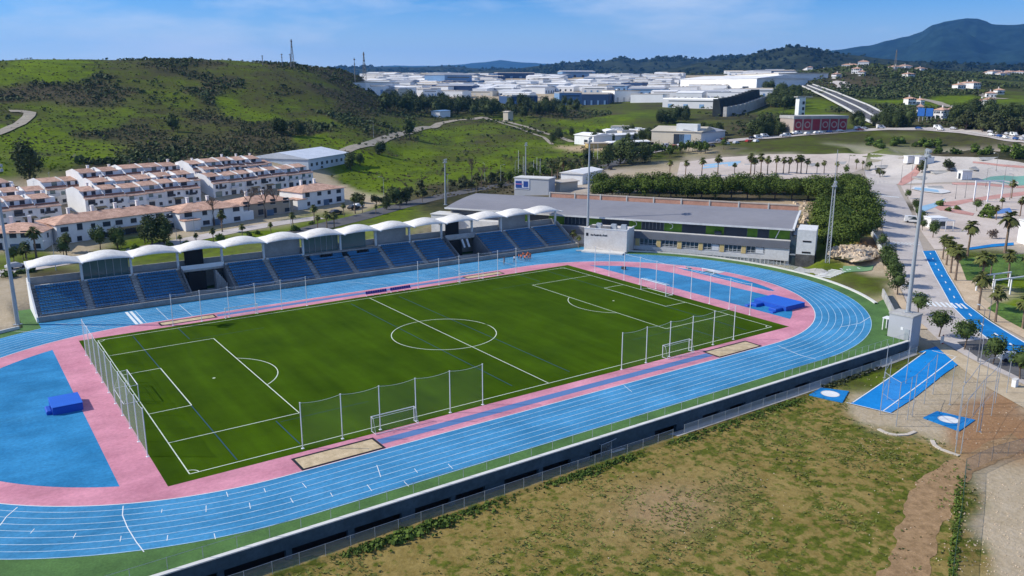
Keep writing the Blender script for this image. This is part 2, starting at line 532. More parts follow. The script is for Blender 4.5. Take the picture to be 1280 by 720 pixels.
def ground():
    V = np.stack([GX, GY, GZ], -1).reshape(-1, 3); nr, ntn = GX.shape
    i, j = np.meshgrid(np.arange(nr - 1), np.arange(ntn - 1), indexing='ij'); a = (i * ntn + j).ravel()
    F = np.stack([a, a + ntn, a + ntn + 1, a + 1], -1)
    me = bpy.data.meshes.new('ground'); me.vertices.add(len(V)); me.vertices.foreach_set('co', V.ravel())
    me.loops.add(F.size); me.loops.foreach_set('vertex_index', F.ravel()); me.polygons.add(len(F)); me.polygons.foreach_set('loop_start', np.arange(len(F)) * 4)
    me.polygons.foreach_set('use_smooth', np.ones(len(F), bool)); me.update(); me.validate()
    z4 = np.zeros((len(V), 1))
    attr(me, 'coverA', np.concatenate([CV[:, [0, 1, 2]], CV[:, 3:4]], 1)); attr(me, 'coverB', np.concatenate([CV[:, [4, 5, 6]], CV[:, 7:8]], 1)); attr(me, 'coverC', np.concatenate([CV[:, [8, 9]], z4, z4 + 1], 1))
    m = bpy.data.materials.new('ground cover'); m.use_nodes = True; t = m.node_tree; n = t.nodes; b = n['Principled BSDF']; b.inputs['Roughness'].default_value = .95; b.inputs['Specular IOR Level'].default_value = .03
    g = n.new('ShaderNodeNewGeometry')
    def noise(s, d=6, r=.6, off=0):
        z = n.new('ShaderNodeTexNoise'); z.inputs['Scale'].default_value = s; z.inputs['Detail'].default_value = d; z.inputs['Roughness'].default_value = r
        if off:
            a = n.new('ShaderNodeVectorMath'); a.operation = 'ADD'; a.inputs[1].default_value = (off, off * .7, 0); t.links.new(g.outputs['Position'], a.inputs[0]); t.links.new(a.outputs[0], z.inputs['Vector'])
        else: t.links.new(g.outputs['Position'], z.inputs['Vector'])
        return z.outputs['Fac']
    def ramp(f, stops):
        r = n.new('ShaderNodeValToRGB'); e = r.color_ramp.elements
        while len(e) < len(stops): e.new(.5)
        for q, (p, c) in zip(e, stops): q.position = p; q.color = tuple(c) + (1,)
        t.links.new(f, r.inputs['Fac']); return r.outputs['Color']
    nA, nB, nC, nD = noise(.045, 10, .74), noise(.35, 6, .7, 40), noise(1.6, 5, .65, 80), noise(.012, 6, .6, 10)
    def mixf(a, b, k):
        q = n.new('ShaderNodeMix'); q.inputs[0].default_value = k; t.links.new(a, q.inputs[2]); t.links.new(b, q.inputs[3]); return q.outputs[0]
    hill = mixf(mixf(nA, nB, .4), nD, .28); fine = mixf(nB, nC, .5)
    cols = {
        'm': ramp(hill, [(.34, (.034, .046, .015)), (.43, (.060, .080, .018)), (.51, (.095, .140, .008)), (.60, (.140, .205, .008))]),
        'g': ramp(hill, [(.36, (.024, .030, .013)), (.44, (.062, .058, .028)), (.50, (.068, .080, .016)), (.60, (.095, .138, .010))]),
        's': ramp(hill, [(.36, (.014, .021, .010)), (.44, (.034, .038, .018)), (.51, (.074, .064, .034)), (.57, (.082, .066, .040)), (.64, (.068, .098, .02))]),
        'b': ramp(fine, [(.3, (.35, .25, .15)), (.7, (.52, .4, .26))]),
        'y': ramp(mixf(nA, fine, .7), [(.28, (.14, .15, .06)), (.42, (.36, .29, .19)), (.7, (.52, .44, .33))]),
        'd': ramp(mixf(nB, nC, .7), [(.3, (.25, .140, .068)), (.7, (.35, .205, .108))]),
        'p': ramp(mixf(nA, nB, .5), [(.3, (.35, .30, .245)), (.7, (.45, .39, .32))]),
        'w': ramp(hill, [(.3, (.014, .024, .012)), (.6, (.04, .055, .02))])}
    # dry mown field: tufts of green on straw, their share drifting over tens of metres
    fa = n.new('ShaderNodeMath'); fa.operation = 'ADD'; t.links.new(mixf(noise(.85, 3, .6, 5), nC, .25), fa.inputs[0])
    fb = n.new('ShaderNodeMapRange'); fb.inputs['From Min'].default_value = .3; fb.inputs['From Max'].default_value = .7; fb.inputs['To Min'].default_value = -.12; fb.inputs['To Max'].default_value = .12
    t.links.new(noise(.045, 4, .6, 33), fb.inputs['Value']); t.links.new(fb.outputs['Result'], fa.inputs[1])
    straw = ramp(fine, [(.36, (.17, .125, .034)), (.64, (.30, .225, .078))]); green = ramp(nC, [(.36, (.052, .068, .010)), (.64, (.122, .136, .020))])
    fm = n.new('ShaderNodeMix'); fm.data_type = 'RGBA'; rmp = n.new('ShaderNodeMapRange'); rmp.inputs['From Min'].default_value = .47; rmp.inputs['From Max'].default_value = .57
    t.links.new(fa.outputs[0], rmp.inputs['Value']); t.links.new(rmp.outputs['Result'], fm.inputs[0]); t.links.new(straw, fm.inputs[6]); t.links.new(green, fm.inputs[7]); cols['f'] = fm.outputs[2]
    cols['h'] = ramp(fine, [(.3, (.27, .175, .088)), (.7, (.38, .27, .155))])
    tot = None
    for an, ks in (('coverA', 'mgsb'), ('coverB', 'ydfp'), ('coverC', 'hw')):
        at = n.new('ShaderNodeVertexColor'); at.layer_name = an; sp = n.new('ShaderNodeSeparateColor'); t.links.new(at.outputs['Color'], sp.inputs['Color'])
        for k, o_ in zip(ks, [sp.outputs[0], sp.outputs[1], sp.outputs[2], at.outputs['Alpha']]):
            v = n.new('ShaderNodeVectorMath'); v.operation = 'SCALE'; t.links.new(cols[k], v.inputs[0]); t.links.new(o_, v.inputs['Scale'])
            if tot is None: tot = v.outputs[0]
            else: a = n.new('ShaderNodeVectorMath'); t.links.new(tot, a.inputs[0]); t.links.new(v.outputs[0], a.inputs[1]); tot = a.outputs[0]
    t.links.new(tot, b.inputs['Base Color'])
    bp = n.new('ShaderNodeBump'); bp.inputs['Strength'].default_value = .6; bp.inputs['Distance'].default_value = .25; t.links.new(nC, bp.inputs['Height']); t.links.new(bp.outputs['Normal'], b.inputs['Normal'])
    me.materials.append(m); return tag(put('ground', me), kind='structure')
ground()
def px(l): return [P(*l[i:i + 2]) for i in range(0, len(l), 2)]
def resample(pts, n):
    pts = [Vector(p) for p in pts]; L = [0]
    for a, b in zip(pts, pts[1:]): L.append(L[-1] + (b - a).length)
    out = []
    for k in range(n):
        s = L[-1] * k / (n - 1); i = max(0, min(len(L) - 2, int(np.searchsorted(L, s)) - 1)); f = (s - L[i]) / (L[i + 1] - L[i] + 1e-9); out.append(pts[i].lerp(pts[i + 1], f))
    return out
def drape(name, A, B, mat, off=.06, n=60, m=5, kind='structure', parent=None, label=None, cat=None):
    """sheet between two edge lines, lying on the ground"""
    A, B = resample(A, n), resample(B, n); vs = []
    for a, b in zip(A, B):
        for k in range(m):
            q = a.lerp(b, k / (m - 1)); vs.append((q.x, q.y, float(tz(q.x, q.y)) + off))
    fs = [(i * m + k, (i + 1) * m + k, (i + 1) * m + k + 1, i * m + k + 1) for i in range(n - 1) for k in range(m - 1)]
    b = MB(); b.add(vs, fs); o = b.build(name, mat, parent, True)
    if not parent: tag(o, label, cat, None, kind)
    me = o.data; bb = bmesh.new(); bb.from_mesh(me); bmesh.ops.recalc_face_normals(bb, faces=bb.faces)
    if sum(f.normal.z for f in bb.faces) < 0: bmesh.ops.reverse_faces(bb, faces=bb.faces)
    bb.to_mesh(me); bb.free(); return o
def band(name, pts, w, mat, off=.06, n=60, m=3, **k):
    """road of constant width along a line of ground points"""
    c = resample(pts, n); A = []; B = []
    for i, p in enumerate(c):
        t = (c[min(i + 1, n - 1)] - c[max(i - 1, 0)]); t.z = 0; t.normalize(); s = Vector((-t.y, t.x, 0)) * w / 2; A.append(p + s); B.append(p - s)
    return drape(name, A, B, mat, off, n, m, **k)
# ================================================================ stadium
TURF = M('turf', (.033, .070, .0015), .95, .10, .09, (.047, .092, .002), 9, .25, 30, spec=.02)
BLUE = M('track blue', (.036, .205, .39), .85, .13, .10, (.062, .255, .455), 2.5, .1, 20, spec=.1)
BLUE2 = M('infield blue', (.017, .175, .37), .85, .13, .15, (.034, .222, .43), 2.5, .1, 20, spec=.1)
PINK = M('track pink', (.50, .19, .25), .85, .1, .12, (.60, .26, .32), 2.2, .1, 20)
MAUVE = M('runway mauve', (.09, .18, .37), .8, .08, .2)
APRON = M('apron green', (.055, .13, .03), .9, .15, .25, (.075, .165, .04), 4, .2, 20)
WHITE = M('white paint', (.74, .75, .74), .6, .06, .5); LINE = M('line paint', (.70, .74, .74), .7, .1, .6); LANEP = M('worn lane paint', (.42, .60, .72), .8, .15, .5, (.58, .70, .76))
LINEG = M('turf line', (.62, .68, .55), .9, .1, .6); DKBLUE = M('turf blue line', (.012, .055, .10), .9, .1, .6)
CONC = M('concrete', (.34, .33, .31), .85, .12, .25, (.42, .41, .38), 3, .2, 12)
CONCD = M('dark concrete', (.16, .16, .16), .85, .15, .25, (.2, .2, .2), 3, .2, 12)
FASC = M('fascia', (.035, .065, .09), .85, .15, .2, (.055, .09, .12), 2)  # navy base colour imitates a wall face in shade under blue sky
COPE = M('coping', (.62, .61, .57), .75, .08, .4); SAND = M('pit sand', (.46, .35, .20), .95, .12, .8, (.58, .46, .29), 8, .4, 20)
BLACK = M('black', (.012, .012, .014), .6, .1, 1); SEATB = M('seat blue', (.045, .185, .35), .55, .12, .3, (.062, .225, .41))
STEEL = M('galvanised steel', (.40, .43, .45), .45, .08, .6, metal=.3); WPOLE = M('white pole', (.78, .79, .80), .4, .04, 1)
MEMB = M('canopy membrane', (.68, .65, .59), .7, .09, .35, (.74, .72, .67), 2); MATB = M('mat blue', (.012, .085, .46), .55, .06, .5); MATT = M('mat top', (.015, .12, .55), .6, .06, .5)
GLASS = M('glass', (.035, .055, .065), .12, .1, .3, spec=.6); GLASSG = M('green glass', (.10, .17, .17), .15, .1, .3, spec=.6)
def streaks(m, per, amp, axis=0, sc=(.9, .05, 1), na=.10):
    """seams and rolled bands across a surface: soft stripes along one axis and long thin streaks"""
    t = m.node_tree; n = t.nodes; b = n['Principled BSDF']; src = b.inputs['Base Color'].links[0].from_socket; g = n.new('ShaderNodeNewGeometry'); sp = n.new('ShaderNodeSeparateXYZ'); t.links.new(g.outputs['Position'], sp.inputs[0])
    a = n.new('ShaderNodeMath'); a.operation = 'MULTIPLY'; a.inputs[1].default_value = 2 * math.pi / per; t.links.new(sp.outputs[axis], a.inputs[0]); s = n.new('ShaderNodeMath'); s.operation = 'SINE'; t.links.new(a.outputs[0], s.inputs[0])
    r = n.new('ShaderNodeMapRange'); r.inputs['From Min'].default_value = -.25; r.inputs['From Max'].default_value = .25; r.inputs['To Min'].default_value = 1 - amp; r.inputs['To Max'].default_value = 1 + amp; t.links.new(s.outputs[0], r.inputs['Value'])
    mp = n.new('ShaderNodeMapping'); mp.inputs['Scale'].default_value = sc; t.links.new(g.outputs['Position'], mp.inputs['Vector']); z = n.new('ShaderNodeTexNoise'); z.inputs['Scale'].default_value = 1; z.inputs['Detail'].default_value = 6; t.links.new(mp.outputs['Vector'], z.inputs['Vector'])
    r2 = n.new('ShaderNodeMapRange'); r2.inputs['From Min'].default_value = .3; r2.inputs['From Max'].default_value = .7; r2.inputs['To Min'].default_value = 1 - na; r2.inputs['To Max'].default_value = 1 + na; t.links.new(z.outputs['Fac'], r2.inputs['Value'])
    k = n.new('ShaderNodeMath'); k.operation = 'MULTIPLY'; t.links.new(r.outputs[0], k.inputs[0]); t.links.new(r2.outputs[0], k.inputs[1]); v = n.new('ShaderNodeVectorMath'); v.operation = 'SCALE'; t.links.new(src, v.inputs[0]); t.links.new(k.outputs[0], v.inputs['Scale']); t.links.new(v.outputs[0], b.inputs['Base Color'])
streaks(TURF, 8.4, .045, 0, (.55, .05, 1), .15); streaks(BLUE, 2.43, .015, 1, (.04, .6, 1), .13); streaks(BLUE2, 6, .02, 1, (.12, .4, 1), .13); streaks(PINK, 9, .015, 0, (.12, .4, 1), .10)
def NETM(name, col, alpha): return M(name, col, .9, .05, .5, alpha=alpha)
NET = NETM('net mesh', (.62, .64, .62), .04); FENCEM = NETM('fence mesh', (.36, .38, .38), .24)
T = 42.2
def oval(r, n=64, a0=0, a1=1):
    """closed running line at radius r, anticlockwise from the near-right bend entry"""
    return [(T + r * math.sin(t), -r * math.cos(t)) for t in np.linspace(0, math.pi, n)] + [(-T - r * math.sin(t), r * math.cos(t)) for t in np.linspace(0, math.pi, n)]
def ring(b, r0, r1, z, mi=0):
    A, B = oval(r1), oval(r0); A.append(A[0]); B.append(B[0]); return b.strip(B, A, z, mi) if False else b.strip(A, B, z, mi)
def arc(cx, r, a0, a1, n=40): return [(cx + r * math.cos(a), r * math.sin(a)) for a in np.linspace(R(a0), R(a1), n)]
def structure(b, name, mat, parent=None, smooth=False):
    o = b.build(name, mat, parent, smooth)
    me = o.data; bb = bmesh.new(); bb.from_mesh(me); bmesh.ops.recalc_face_normals(bb, faces=bb.faces)
    up = sum(f.normal.z * f.calc_area() for f in bb.faces)
    if max(v.co.z for v in bb.verts) - min(v.co.z for v in bb.verts) < 1e-4 and up < 0: bmesh.ops.reverse_faces(bb, faces=bb.faces)
    bb.to_mesh(me); bb.free()
    return o if parent else tag(o, kind='structure')
# platform: apron slab with its edge towards the lower field
ap = [(-94, -48.8), (62.4, -48.8), (62.4, -44.6), (66.6, -44.6), (86.2, -30.2), (79.9, -31.6)] + arc(T, 49.7, -39.5, 56) + [(71.2, 47), (71.2, 60), (-60, 60)] + [(-T + 49.7 * math.cos(a), 49.7 * math.sin(a)) for a in np.linspace(R(111), R(172), 30)] + [(-94, 0)]
structure(MB().prism(ap, -.7, 0), 'platform', APRON)
b = MB(); b.extr([(0, -.02), (0, .1), (.5, .1), (.5, -.02)], (-94, -49.12), (62.5, -49.12))
kerb = tag(b.build('coping', COPE), kind='structure')
kr = MB(); A = arc(T, 49.5, -39.5, 62); B = arc(T, 50.1, -39.5, 62)
kr.strip([(x, y) for x, y in A], [(x, y) for x, y in B], .28); kr.strip([(x, y, 0) for x, y in A], [(x, y, .28) for x, y in A]); kr.strip([(x, y, .28) for x, y in B], [(x, y, -3.2) for x, y in B])
tag(kr.build('kerb', COPE), kind='structure')
kl = MB(); pts = arc(-T, 49.7, 112, 176, 24)
for a, c in zip(pts, pts[1:]): kl.extr([(0, 0), (0, .5), (.35, .5), (.35, 0)], a, c)
tag(kl.build('kerb', COPE), kind='structure')
# near retaining wall: fascia beam over dark openings between piers
rw = thing('retaining_wall', 'long navy-shaded retaining wall with white coping between blue track and dry field', 'wall', (0, -49, -2))
def wpart(mb, name, mat, root, smooth=False, par=None):
    o = mb.build(name, mat, par or root, smooth)
    if not par: o.matrix_parent_inverse = Matrix.LocRotScale(root.location, root.rotation_euler, root.scale).inverted()
    else: o.matrix_parent_inverse = Matrix()
    return o
x0 = -130
b = MB(); b.extr([(0, -1.45), (0, -.02), (.18, -.02), (.18, -1.45)], (-94, -49), (62.4, -49))
lp = [(-T - 49 * math.sin(a), -49 * math.cos(a)) for a in np.linspace(0, R(80), 24)]
wpart(b, 'fascia', FASC, rw)
b = MB(); b.extr([(1.4, -3.6), (1.4, -.72), (1.8, -.72), (1.8, -3.6)], (-94, -49), (62.4, -49)); wpart(b, 'back_wall', BLACK, rw)  # black colour stands in for the shade inside the void
for xx, w in ((-80, 8), (-68, 4), (-58, 3), (-52.5, .6), (-46, .6), (-39.5, .7), (-33, 1.6), (-27.5, .6), (-22, 2.6), (-15.5, .6), (-9.5, 3), (-1, 8), (9.5, 5), (16.5, 2), (23, 4.5), (30.5, 3), (38.5, 6), (47.5, 4), (56, 7)):
    b = MB(); b.box(xx, -48.7, -3.6, w, .5, 2.14); wpart(b, 'pier', FASC, rw)
# turf, track, infield
pitch = structure(MB().flat([(-53.1, -31.85), (53.1, -31.85), (53.1, 31.85), (-53.1, 31.85)], .012), 'football_pitch', TURF)
trk = MB(); ring(trk, 36.7, 46.5, .006); track = structure(trk, 'running_track', BLUE)
b = MB(); b.flat([(-71, 46.5), (-71, 36.75)][::-1] + [(-60, 36.75)][:0] + [(71.2, 36.75), (71.2, 47.6), (-60, 47.6)], .004)
structure(MB().flat([(-57.5, 38.5), (71, 38.5), (71, 47.9), (-57.5, 47.9)], .003), 'track_apron', BLUE)
b = MB(); A, B = arc(T, 36.7, -90, 90), arc(T, 32.6, -90, 90); b.strip(A, B, .006)
A, B = arc(-T, 36.7, 90, 270), arc(-T, 32.6, 90, 270); b.strip(A, B, .006)
def yc(x): return math.sqrt(max(0, 36.69 ** 2 - max(0, abs(x) - T) ** 2))
for s in (1, -1):
    xs = np.linspace(53.1, 57.4, 8); b.flat([(s * x, yc(x)) for x in xs] + [(s * x, -yc(x)) for x in xs[::-1]], .008 if s < 0 else .009)
    xs = np.linspace(-53.1, 53.1, 60); b.flat([(x, s * yc(x)) for x in xs] + [(53.1, s * 31.85), (-53.1, s * 31.85)], .007)
structure(b, 'pink_surround', PINK)
b = MB(); ra = math.degrees(math.acos((57.4 - T) / 32.6)); b.flat(arc(T, 32.6, -ra, ra), .009); b.flat(arc(-T, 32.6, 180 - ra, 180 + ra), .010)
dz = structure(b, 'infield_blue', BLUE2)
b = MB(); q = [(60.5, 30.6), (66.2, 26.4), (70.6, 22), (72.2, 16), (72.3, 6), (72.2, -4), (72, -14), (71.8, -21), (70.6, -23)]; q2 = [(57.6, 28.2), (63, 23.6), (66.6, 18), (67.8, 11), (68, 4), (68.3, -4), (68.5, -12), (68.5, -20), (67.2, -25)]
b.strip(q, q2, .015); structure(b, 'steeplechase_lane', PINK)
b = MB(); A, B = arc(T, 36.6, -22, 20), arc(T, 34.6, -22, 20); b.strip(A, B, .010)
cres = MB(); a1 = [(T + 33.6 * math.cos(a), 33.6 * math.sin(a)) for a in np.linspace(R(-23), R(28), 24)]; a2 = [(72.4, a[1]) for a in a1]; a1 = [(max(x, 72.45), y) for x, y in a1]
cres.strip(a1, a2, .016); structure(cres, 'infield_blue', BLUE2)
for s in (1, -1):
    structure(MB().flat([(-29.3, s * 33.75), (29.3, s * 33.75), (29.3, s * 35.25), (-29.3, s * 35.25)], .013), 'jump_runway', MAUVE)
# markings
def loopline(b, pts, w, z):
    n = len(pts); A = []; B = []
    for i in range(n):
        p, q = np.array(pts[max(i - 1, 0)]), np.array(pts[min(i + 1, n - 1)]); t = (q - p) / np.linalg.norm(q - p); s = np.array([-t[1], t[0]]) * w / 2; c = np.array(pts[i]); A.append(tuple(c + s)); B.append(tuple(c - s))
    b.strip(A, B, z)
for k in range(9):
    b = MB(); r = 36.7 + 1.215 * k; w = .07 if k else .12; A, B = oval(r + w / 2, 72), oval(r - w / 2, 72); A.append(A[0]); B.append(B[0]); b.strip(A, B, .014); structure(b, 'lane_line', LINE if k == 0 else LANEP, track)
def seg(b, p, q, w, z): loopline(b, [p, q], w, z)
b = MB()
for u0, v0, u1, v1 in [(202.7, 636.5, 201.7, 641), (257.7, 632, 257.5, 640), (311.7, 628.5, 313, 636), (283, 615, 285, 621), (330, 610.5, 332, 615.5), (363, 622.5, 366.5, 628.5), (378, 604, 383, 610), (413, 616, 416, 621), (209.7, 669, 208.7, 676), (267.7, 667, 269.3, 674), (151.5, 670, 150, 677), (95, 666.5, 91.5, 673),
                       (43, 661, 38, 667), (471, 581.5, 476, 596.5), (518, 586, 522, 591), (459, 606, 465, 614), (505, 602, 511, 608), (560, 580, 566, 586), (780, 482, 790, 490)]:
    seg(b, un(u0, v0, 0)[:2], un(u1, v1, 0)[:2], .075, .018)
for pl in ([(0, 657), (8, 646), (22, 634)], [(154, 632.5), (153, 644), (159.5, 660), (170, 677), (180, 690)], [(1088, 396), (1075, 404), (1050, 409)], [(972, 432), (1000, 444), (1020, 449)]):
    loopline(b, [tuple(un(u, v, 0)[:2]) for u, v in pl], .10, .018)
for xx, w in ((-42.9, .5), (-42.1, .5), (-41.3, .08), (-37.5, .08), (-33.2, .08), (42.2, .08), (28, .08)):
    seg(b, (xx, 36.9), (xx, 46.9), w, .018)
for x0_, x1_ in ((-22, -14), (2, 8), (13, 19), (-55, -48), (-63, -55)): seg(b, (x0_, 46.2), (x1_, 38), .08, .018)
structure(b, 'start_marks', LINE, track)
b = MB(); Lh, Wh = 50.43, 30.15; w = .13; z = .020
def rectl(x0, x1, y0, y1):
    for p, q in (((x0, y0), (x1, y0)), ((x1, y0), (x1, y1)), ((x1, y1), (x0, y1)), ((x0, y1), (x0, y0))): seg(b, p, q, w, z)
rectl(-Lh, Lh, -Wh, Wh); structure(b, 'boundary_line', LINEG, pitch)
b = MB(); seg(b, (0, -Wh), (0, Wh), w, z); structure(b, 'halfway_line', LINEG, pitch)
b = MB(); loopline(b, [(9.15 * math.cos(a), 9.15 * math.sin(a)) for a in np.linspace(0, 2 * math.pi + .1, 74)], w, z + .002); structure(b, 'centre_circle', LINEG, pitch)
for s in (-1, 1):
    b = MB()
    for d, hh in ((16.5, 20.15), (5.5, 9.16)):
        for p, q in (((s * Lh, -hh), (s * (Lh - d), -hh)), ((s * Lh, hh), (s * (Lh - d), hh)), ((s * (Lh - d), -hh), (s * (Lh - d), hh))): seg(b, p, q, w, z + .002)
    structure(b, 'penalty_area', LINEG, pitch)
    b = MB(); a = math.acos(5.5 / 9.15); loopline(b, [(s * (Lh - 11 - 9.15 * math.cos(t)), 9.15 * math.sin(t)) for t in np.linspace(-a, a, 24)], w, z + .002); structure(b, 'penalty_arc', LINEG, pitch)
    b = MB(); b.flat([(s * (Lh - 11) + .22 * math.cos(t), .22 * math.sin(t)) for t in np.linspace(0, 6.28, 12)], z); structure(b, 'penalty_spot', LINEG, pitch)
    for e in (-1, 1): b = MB(); loopline(b, [(s * (Lh - math.cos(t)), e * (Wh - math.sin(t))) for t in np.linspace(0, math.pi / 2, 8)], .11, z + .002); structure(b, 'corner_arc', LINEG, pitch)
b = MB()
for xx, y0, y1 in ((-45, -29.6, 29.4), (-5, -28, 28), (5.6, -28, 28), (45, -29, 29), (-37.4, -29.5, -21), (-37.4, 22, 29.7), (37.4, -29.5, -21), (37.4, 22, 29.7)): seg(b, (xx, y0), (xx, y1), .15, .0165)
for s in (1, -1): seg(b, (-37, s * 21.6), (-24.6, s * 21.6), .08, .0165); seg(b, (37, s * 21.6), (24.6, s * 21.6), .08, .0165)
structure(b, 'small_pitch_lines', DKBLUE, pitch)
# sand pits
for x, y, lab in ((-34.6, -34.75, 'sand jumping pit near the lower left net, dark kerb frame'), (34.6, -34.75, 'sand jumping pit on the near side, right of the goal net'), (-34.6, 34.4, 'sand jumping pit before the left end of the grandstand'), (30.4, 34.2, 'sand jumping pit beside the group in orange')):
    t = thing('sand_pit', lab, 'sand pit', (x, y, 0), 0, 'sand jumping pits'); L2, W2 = (5.2, 1.75) if y < 0 else (5.0, 1.2)
    b = MB(); b.box(0, 0, -.1, 2 * L2 - .5, 2 * W2 - .5, .13); b.build('sand', SAND, t)
    for cx, cy, sx, sy in ((0, -W2 + .12, 2 * L2, .26), (0, W2 - .12, 2 * L2, .26), (-L2 + .14, 0, .28, 2 * W2 - .54), (L2 - .14, 0, .28, 2 * W2 - .54)):
        b = MB(); b.box(cx, cy, -.1, sx, sy, .17); b.build('kerb_board', BLACK, t)
# goal nets and fences -------------------------------------------------
def net_fence(p, q, n, h, label, sag=.25, grp='ball stop nets', net=None):
    p, q = Vector((*p, 0)), Vector((*q, 0)); t = thing('net_fence', label, 'net fence', p, math.atan2(q.y - p.y, q.x - p.x), grp); L = (q - p).length; dx = L / (n - 1)
    pm = None
    for i in range(n):
        if pm is None: b = MB(); b.tube([(0, 0, 0), (0, 0, h)], .062, 8); b.tube([(0, 0, h), (0, 0, h + .08)], .09, 8); b.box(0, 0, 0, .35, .35, .03); pm = b.mesh('post', WPOLE)
        put('post', pm, t, (i * dx, 0, 0))
    v = MB(); k = 7; vs = []
    for i in range((n - 1) * (k - 1) + 1):
        f = (i % (k - 1)) / (k - 1); z = h - sag * 4 * f * (1 - f); vs.append((i * dx / (k - 1), z))
    v.strip([(x, .02, .03) for x, z in vs], [(x, .02, z) for x, z in vs]); v.build('net', net or NET, t)
    b = MB(); b.tube([(x, .02, z) for x, z in vs], .02, 4); b.build('rope', WPOLE, t); return t
net_fence((-53.3, -22.7), (-53.3, 22.5), 10, 6.0, 'tall white net behind the left goal along the pink strip', .15, net=NETM('dense net mesh', (.66, .68, .66), .15))
net_fence((53.6, -22.6), (53.6, 22.4), 10, 6.0, 'tall white net behind the right goal beside the blue mat', .15, net=NETM('fine net mesh', (.62, .64, .62), .03))
net_fence((-37.6, -30.95), (-12.4, -31.6), 6, 5.8, 'white sagging net on the near touchline, left of the halfway line')
net_fence((12.8, -31.7), (38.9, -31.2), 6, 5.8, 'white sagging net on the near touchline, right of the halfway line')
net_fence((-37.7, 32.3), (-12.7, 31.7), 6, 5.8, 'white sagging net on the far touchline, left of the purple benches')
net_fence((12.2, 31.8), (38, 32.1), 6, 5.8, 'white sagging net on the far touchline, right of the purple benches')
def goal(w, h, d, loc, rz, label, r=.06):
    t = thing('football_goal', label, 'goal', loc, rz, 'football goals')
    for s in (-1, 1): b = MB(); b.tube([(s * w / 2, 0, 0), (s * w / 2, 0, h)], r, 8); b.build('post', WPOLE, t)
    b = MB(); b.tube([(-w / 2 - r, 0, h), (w / 2 + r, 0, h)], r, 8); b.build('crossbar', WPOLE, t)
    b = MB(); d2 = d * .45
    for s in (-1, 1): b.tube([(s * w / 2, 0, h), (s * w / 2, d2, h - .05), (s * w / 2, d, .05), (s * w / 2, 0, .05)], r * .6, 6)
    b.tube([(-w / 2, d, .05), (w / 2, d, .05)], r * .7, 6); b.tube([(-w / 2, d2, h - .05), (w / 2, d2, h - .05)], r * .4, 6); b.build('net_frame', WPOLE, t)
    b = MB(); X = w / 2 - .02
    b.add([(-X, .02, h), (X, .02, h), (X, d2, h - .06), (-X, d2, h - .06), (X, d, .06), (-X, d, .06), (-X, .02, .06), (X, .02, .06)], [(0, 1, 2, 3), (3, 2, 4, 5), (0, 3, 5, 6), (1, 7, 4, 2)]); b.build('net', NET, t)
    return t
goal(7.32, 2.44, 2.0, (-50.45, 0, .02), math.pi / 2, 'full size white goal at the left end of the pitch')
goal(7.32, 2.44, 2.0, (50.45, 0, .02), -math.pi / 2, 'full size white goal at the right end of the pitch')
goal(6, 2, 1.2, (-25.7, -31.2, .02), math.pi, 'small white goal behind the near left touchline net', .055)
goal(6, 2, 1.2, (25, -31.2, .02), math.pi, 'small white goal behind the near right touchline net', .055)
goal(6, 2, 1.2, (-25.6, 31.2, .02), 0, 'small white goal on the far touchline before the left seats', .055)
goal(6, 2, 1.2, (25.2, 31, .02), 0, 'small white goal on the far touchline near the people in orange', .055)
# benches
PURP = M('purple seat', (.05, .022, .26), .5, .08, 1)
for i, x in enumerate((2.4, 8.0)):
    t = thing('team_bench', ('purple substitutes bench nearer the halfway line', 'purple substitutes bench nearer the people in orange')[i], 'bench', (x, 31.75, .02), 0, 'substitutes benches')
    for k in range(9):
        b = MB(); xx = (k - 4) * .53; b.box(xx, 0, .42, .46, .44, .06); b.box(xx, .24, .46, .46, .06, .5, top=.98); b.build('seat', PURP, t)
    b = MB(); b.box(0, .05, .36, 4.9, .1, .06); b.build('beam', STEEL, t)
    for k in (-2.3, -.77, .77, 2.3): b = MB(); b.box(k, .05, 0, .07, .07, .36); b.box(k, .05, 0, .08, .5, .05); b.build('leg', WPOLE, t)
# landing mats
def bev(b, cx, cy, z0, sx, sy, sz, e=.12, mi=0):
    o = [(-1, -1), (1, -1), (1, 1), (-1, 1)]; vs = []
    for z, k in ((z0, 0), (z0 + sz - e, 0), (z0 + sz, e)):
        for x, y in o: vs.append((cx + x * (sx / 2 - k), cy + y * (sy / 2 - k), z))
    fs = [(3, 2, 1, 0), (8, 9, 10, 11)] + [(l * 4 + i, l * 4 + (i + 1) % 4, l * 4 + 4 + (i + 1) % 4, l * 4 + 4 + i) for l in (0, 1) for i in range(4)]
    return b.add(vs, fs, mi)
t = thing('high_jump_mat', 'blue high jump landing mat on the left blue infield', 'landing mat', (-59.2, 0, .01), 0, 'blue landing mats')
b = MB(); bev(b, .2, -.2, 0, 3.6, 4.6, 1.0); b.build('cushion', MATB, t); b = MB(); bev(b, .2, -.2, 1.003, 3.66, 4.66, .06, .02); b.build('cover', MATT, t); b = MB(); bev(b, -1.95, -.8, 0, .66, 2.4, .5); b.build('front_pad', MATB, t)
t = thing('pole_vault_mat', 'large blue pole vault landing mat on the right blue infield', 'landing mat', (63.2, -21.2, .01), 0, 'blue landing mats')
b = MB(); bev(b, .9, 0, 0, 5.8, 7.6, .85); b.build('cushion', MATB, t); b = MB(); bev(b, .9, 0, .853, 5.86, 7.66, .07, .02); b.build('cover', MATT, t)
for s in (-1, 1): b = MB(); bev(b, -3.1, s * 2.3, 0, 2.2, 1.7, .6); b.build('front_pad', MATB, t); b = MB(); bev(b, -4.8, s * 3.0, 0, 1.1, .8, .3); b.build('wing_pad', MATB, t)
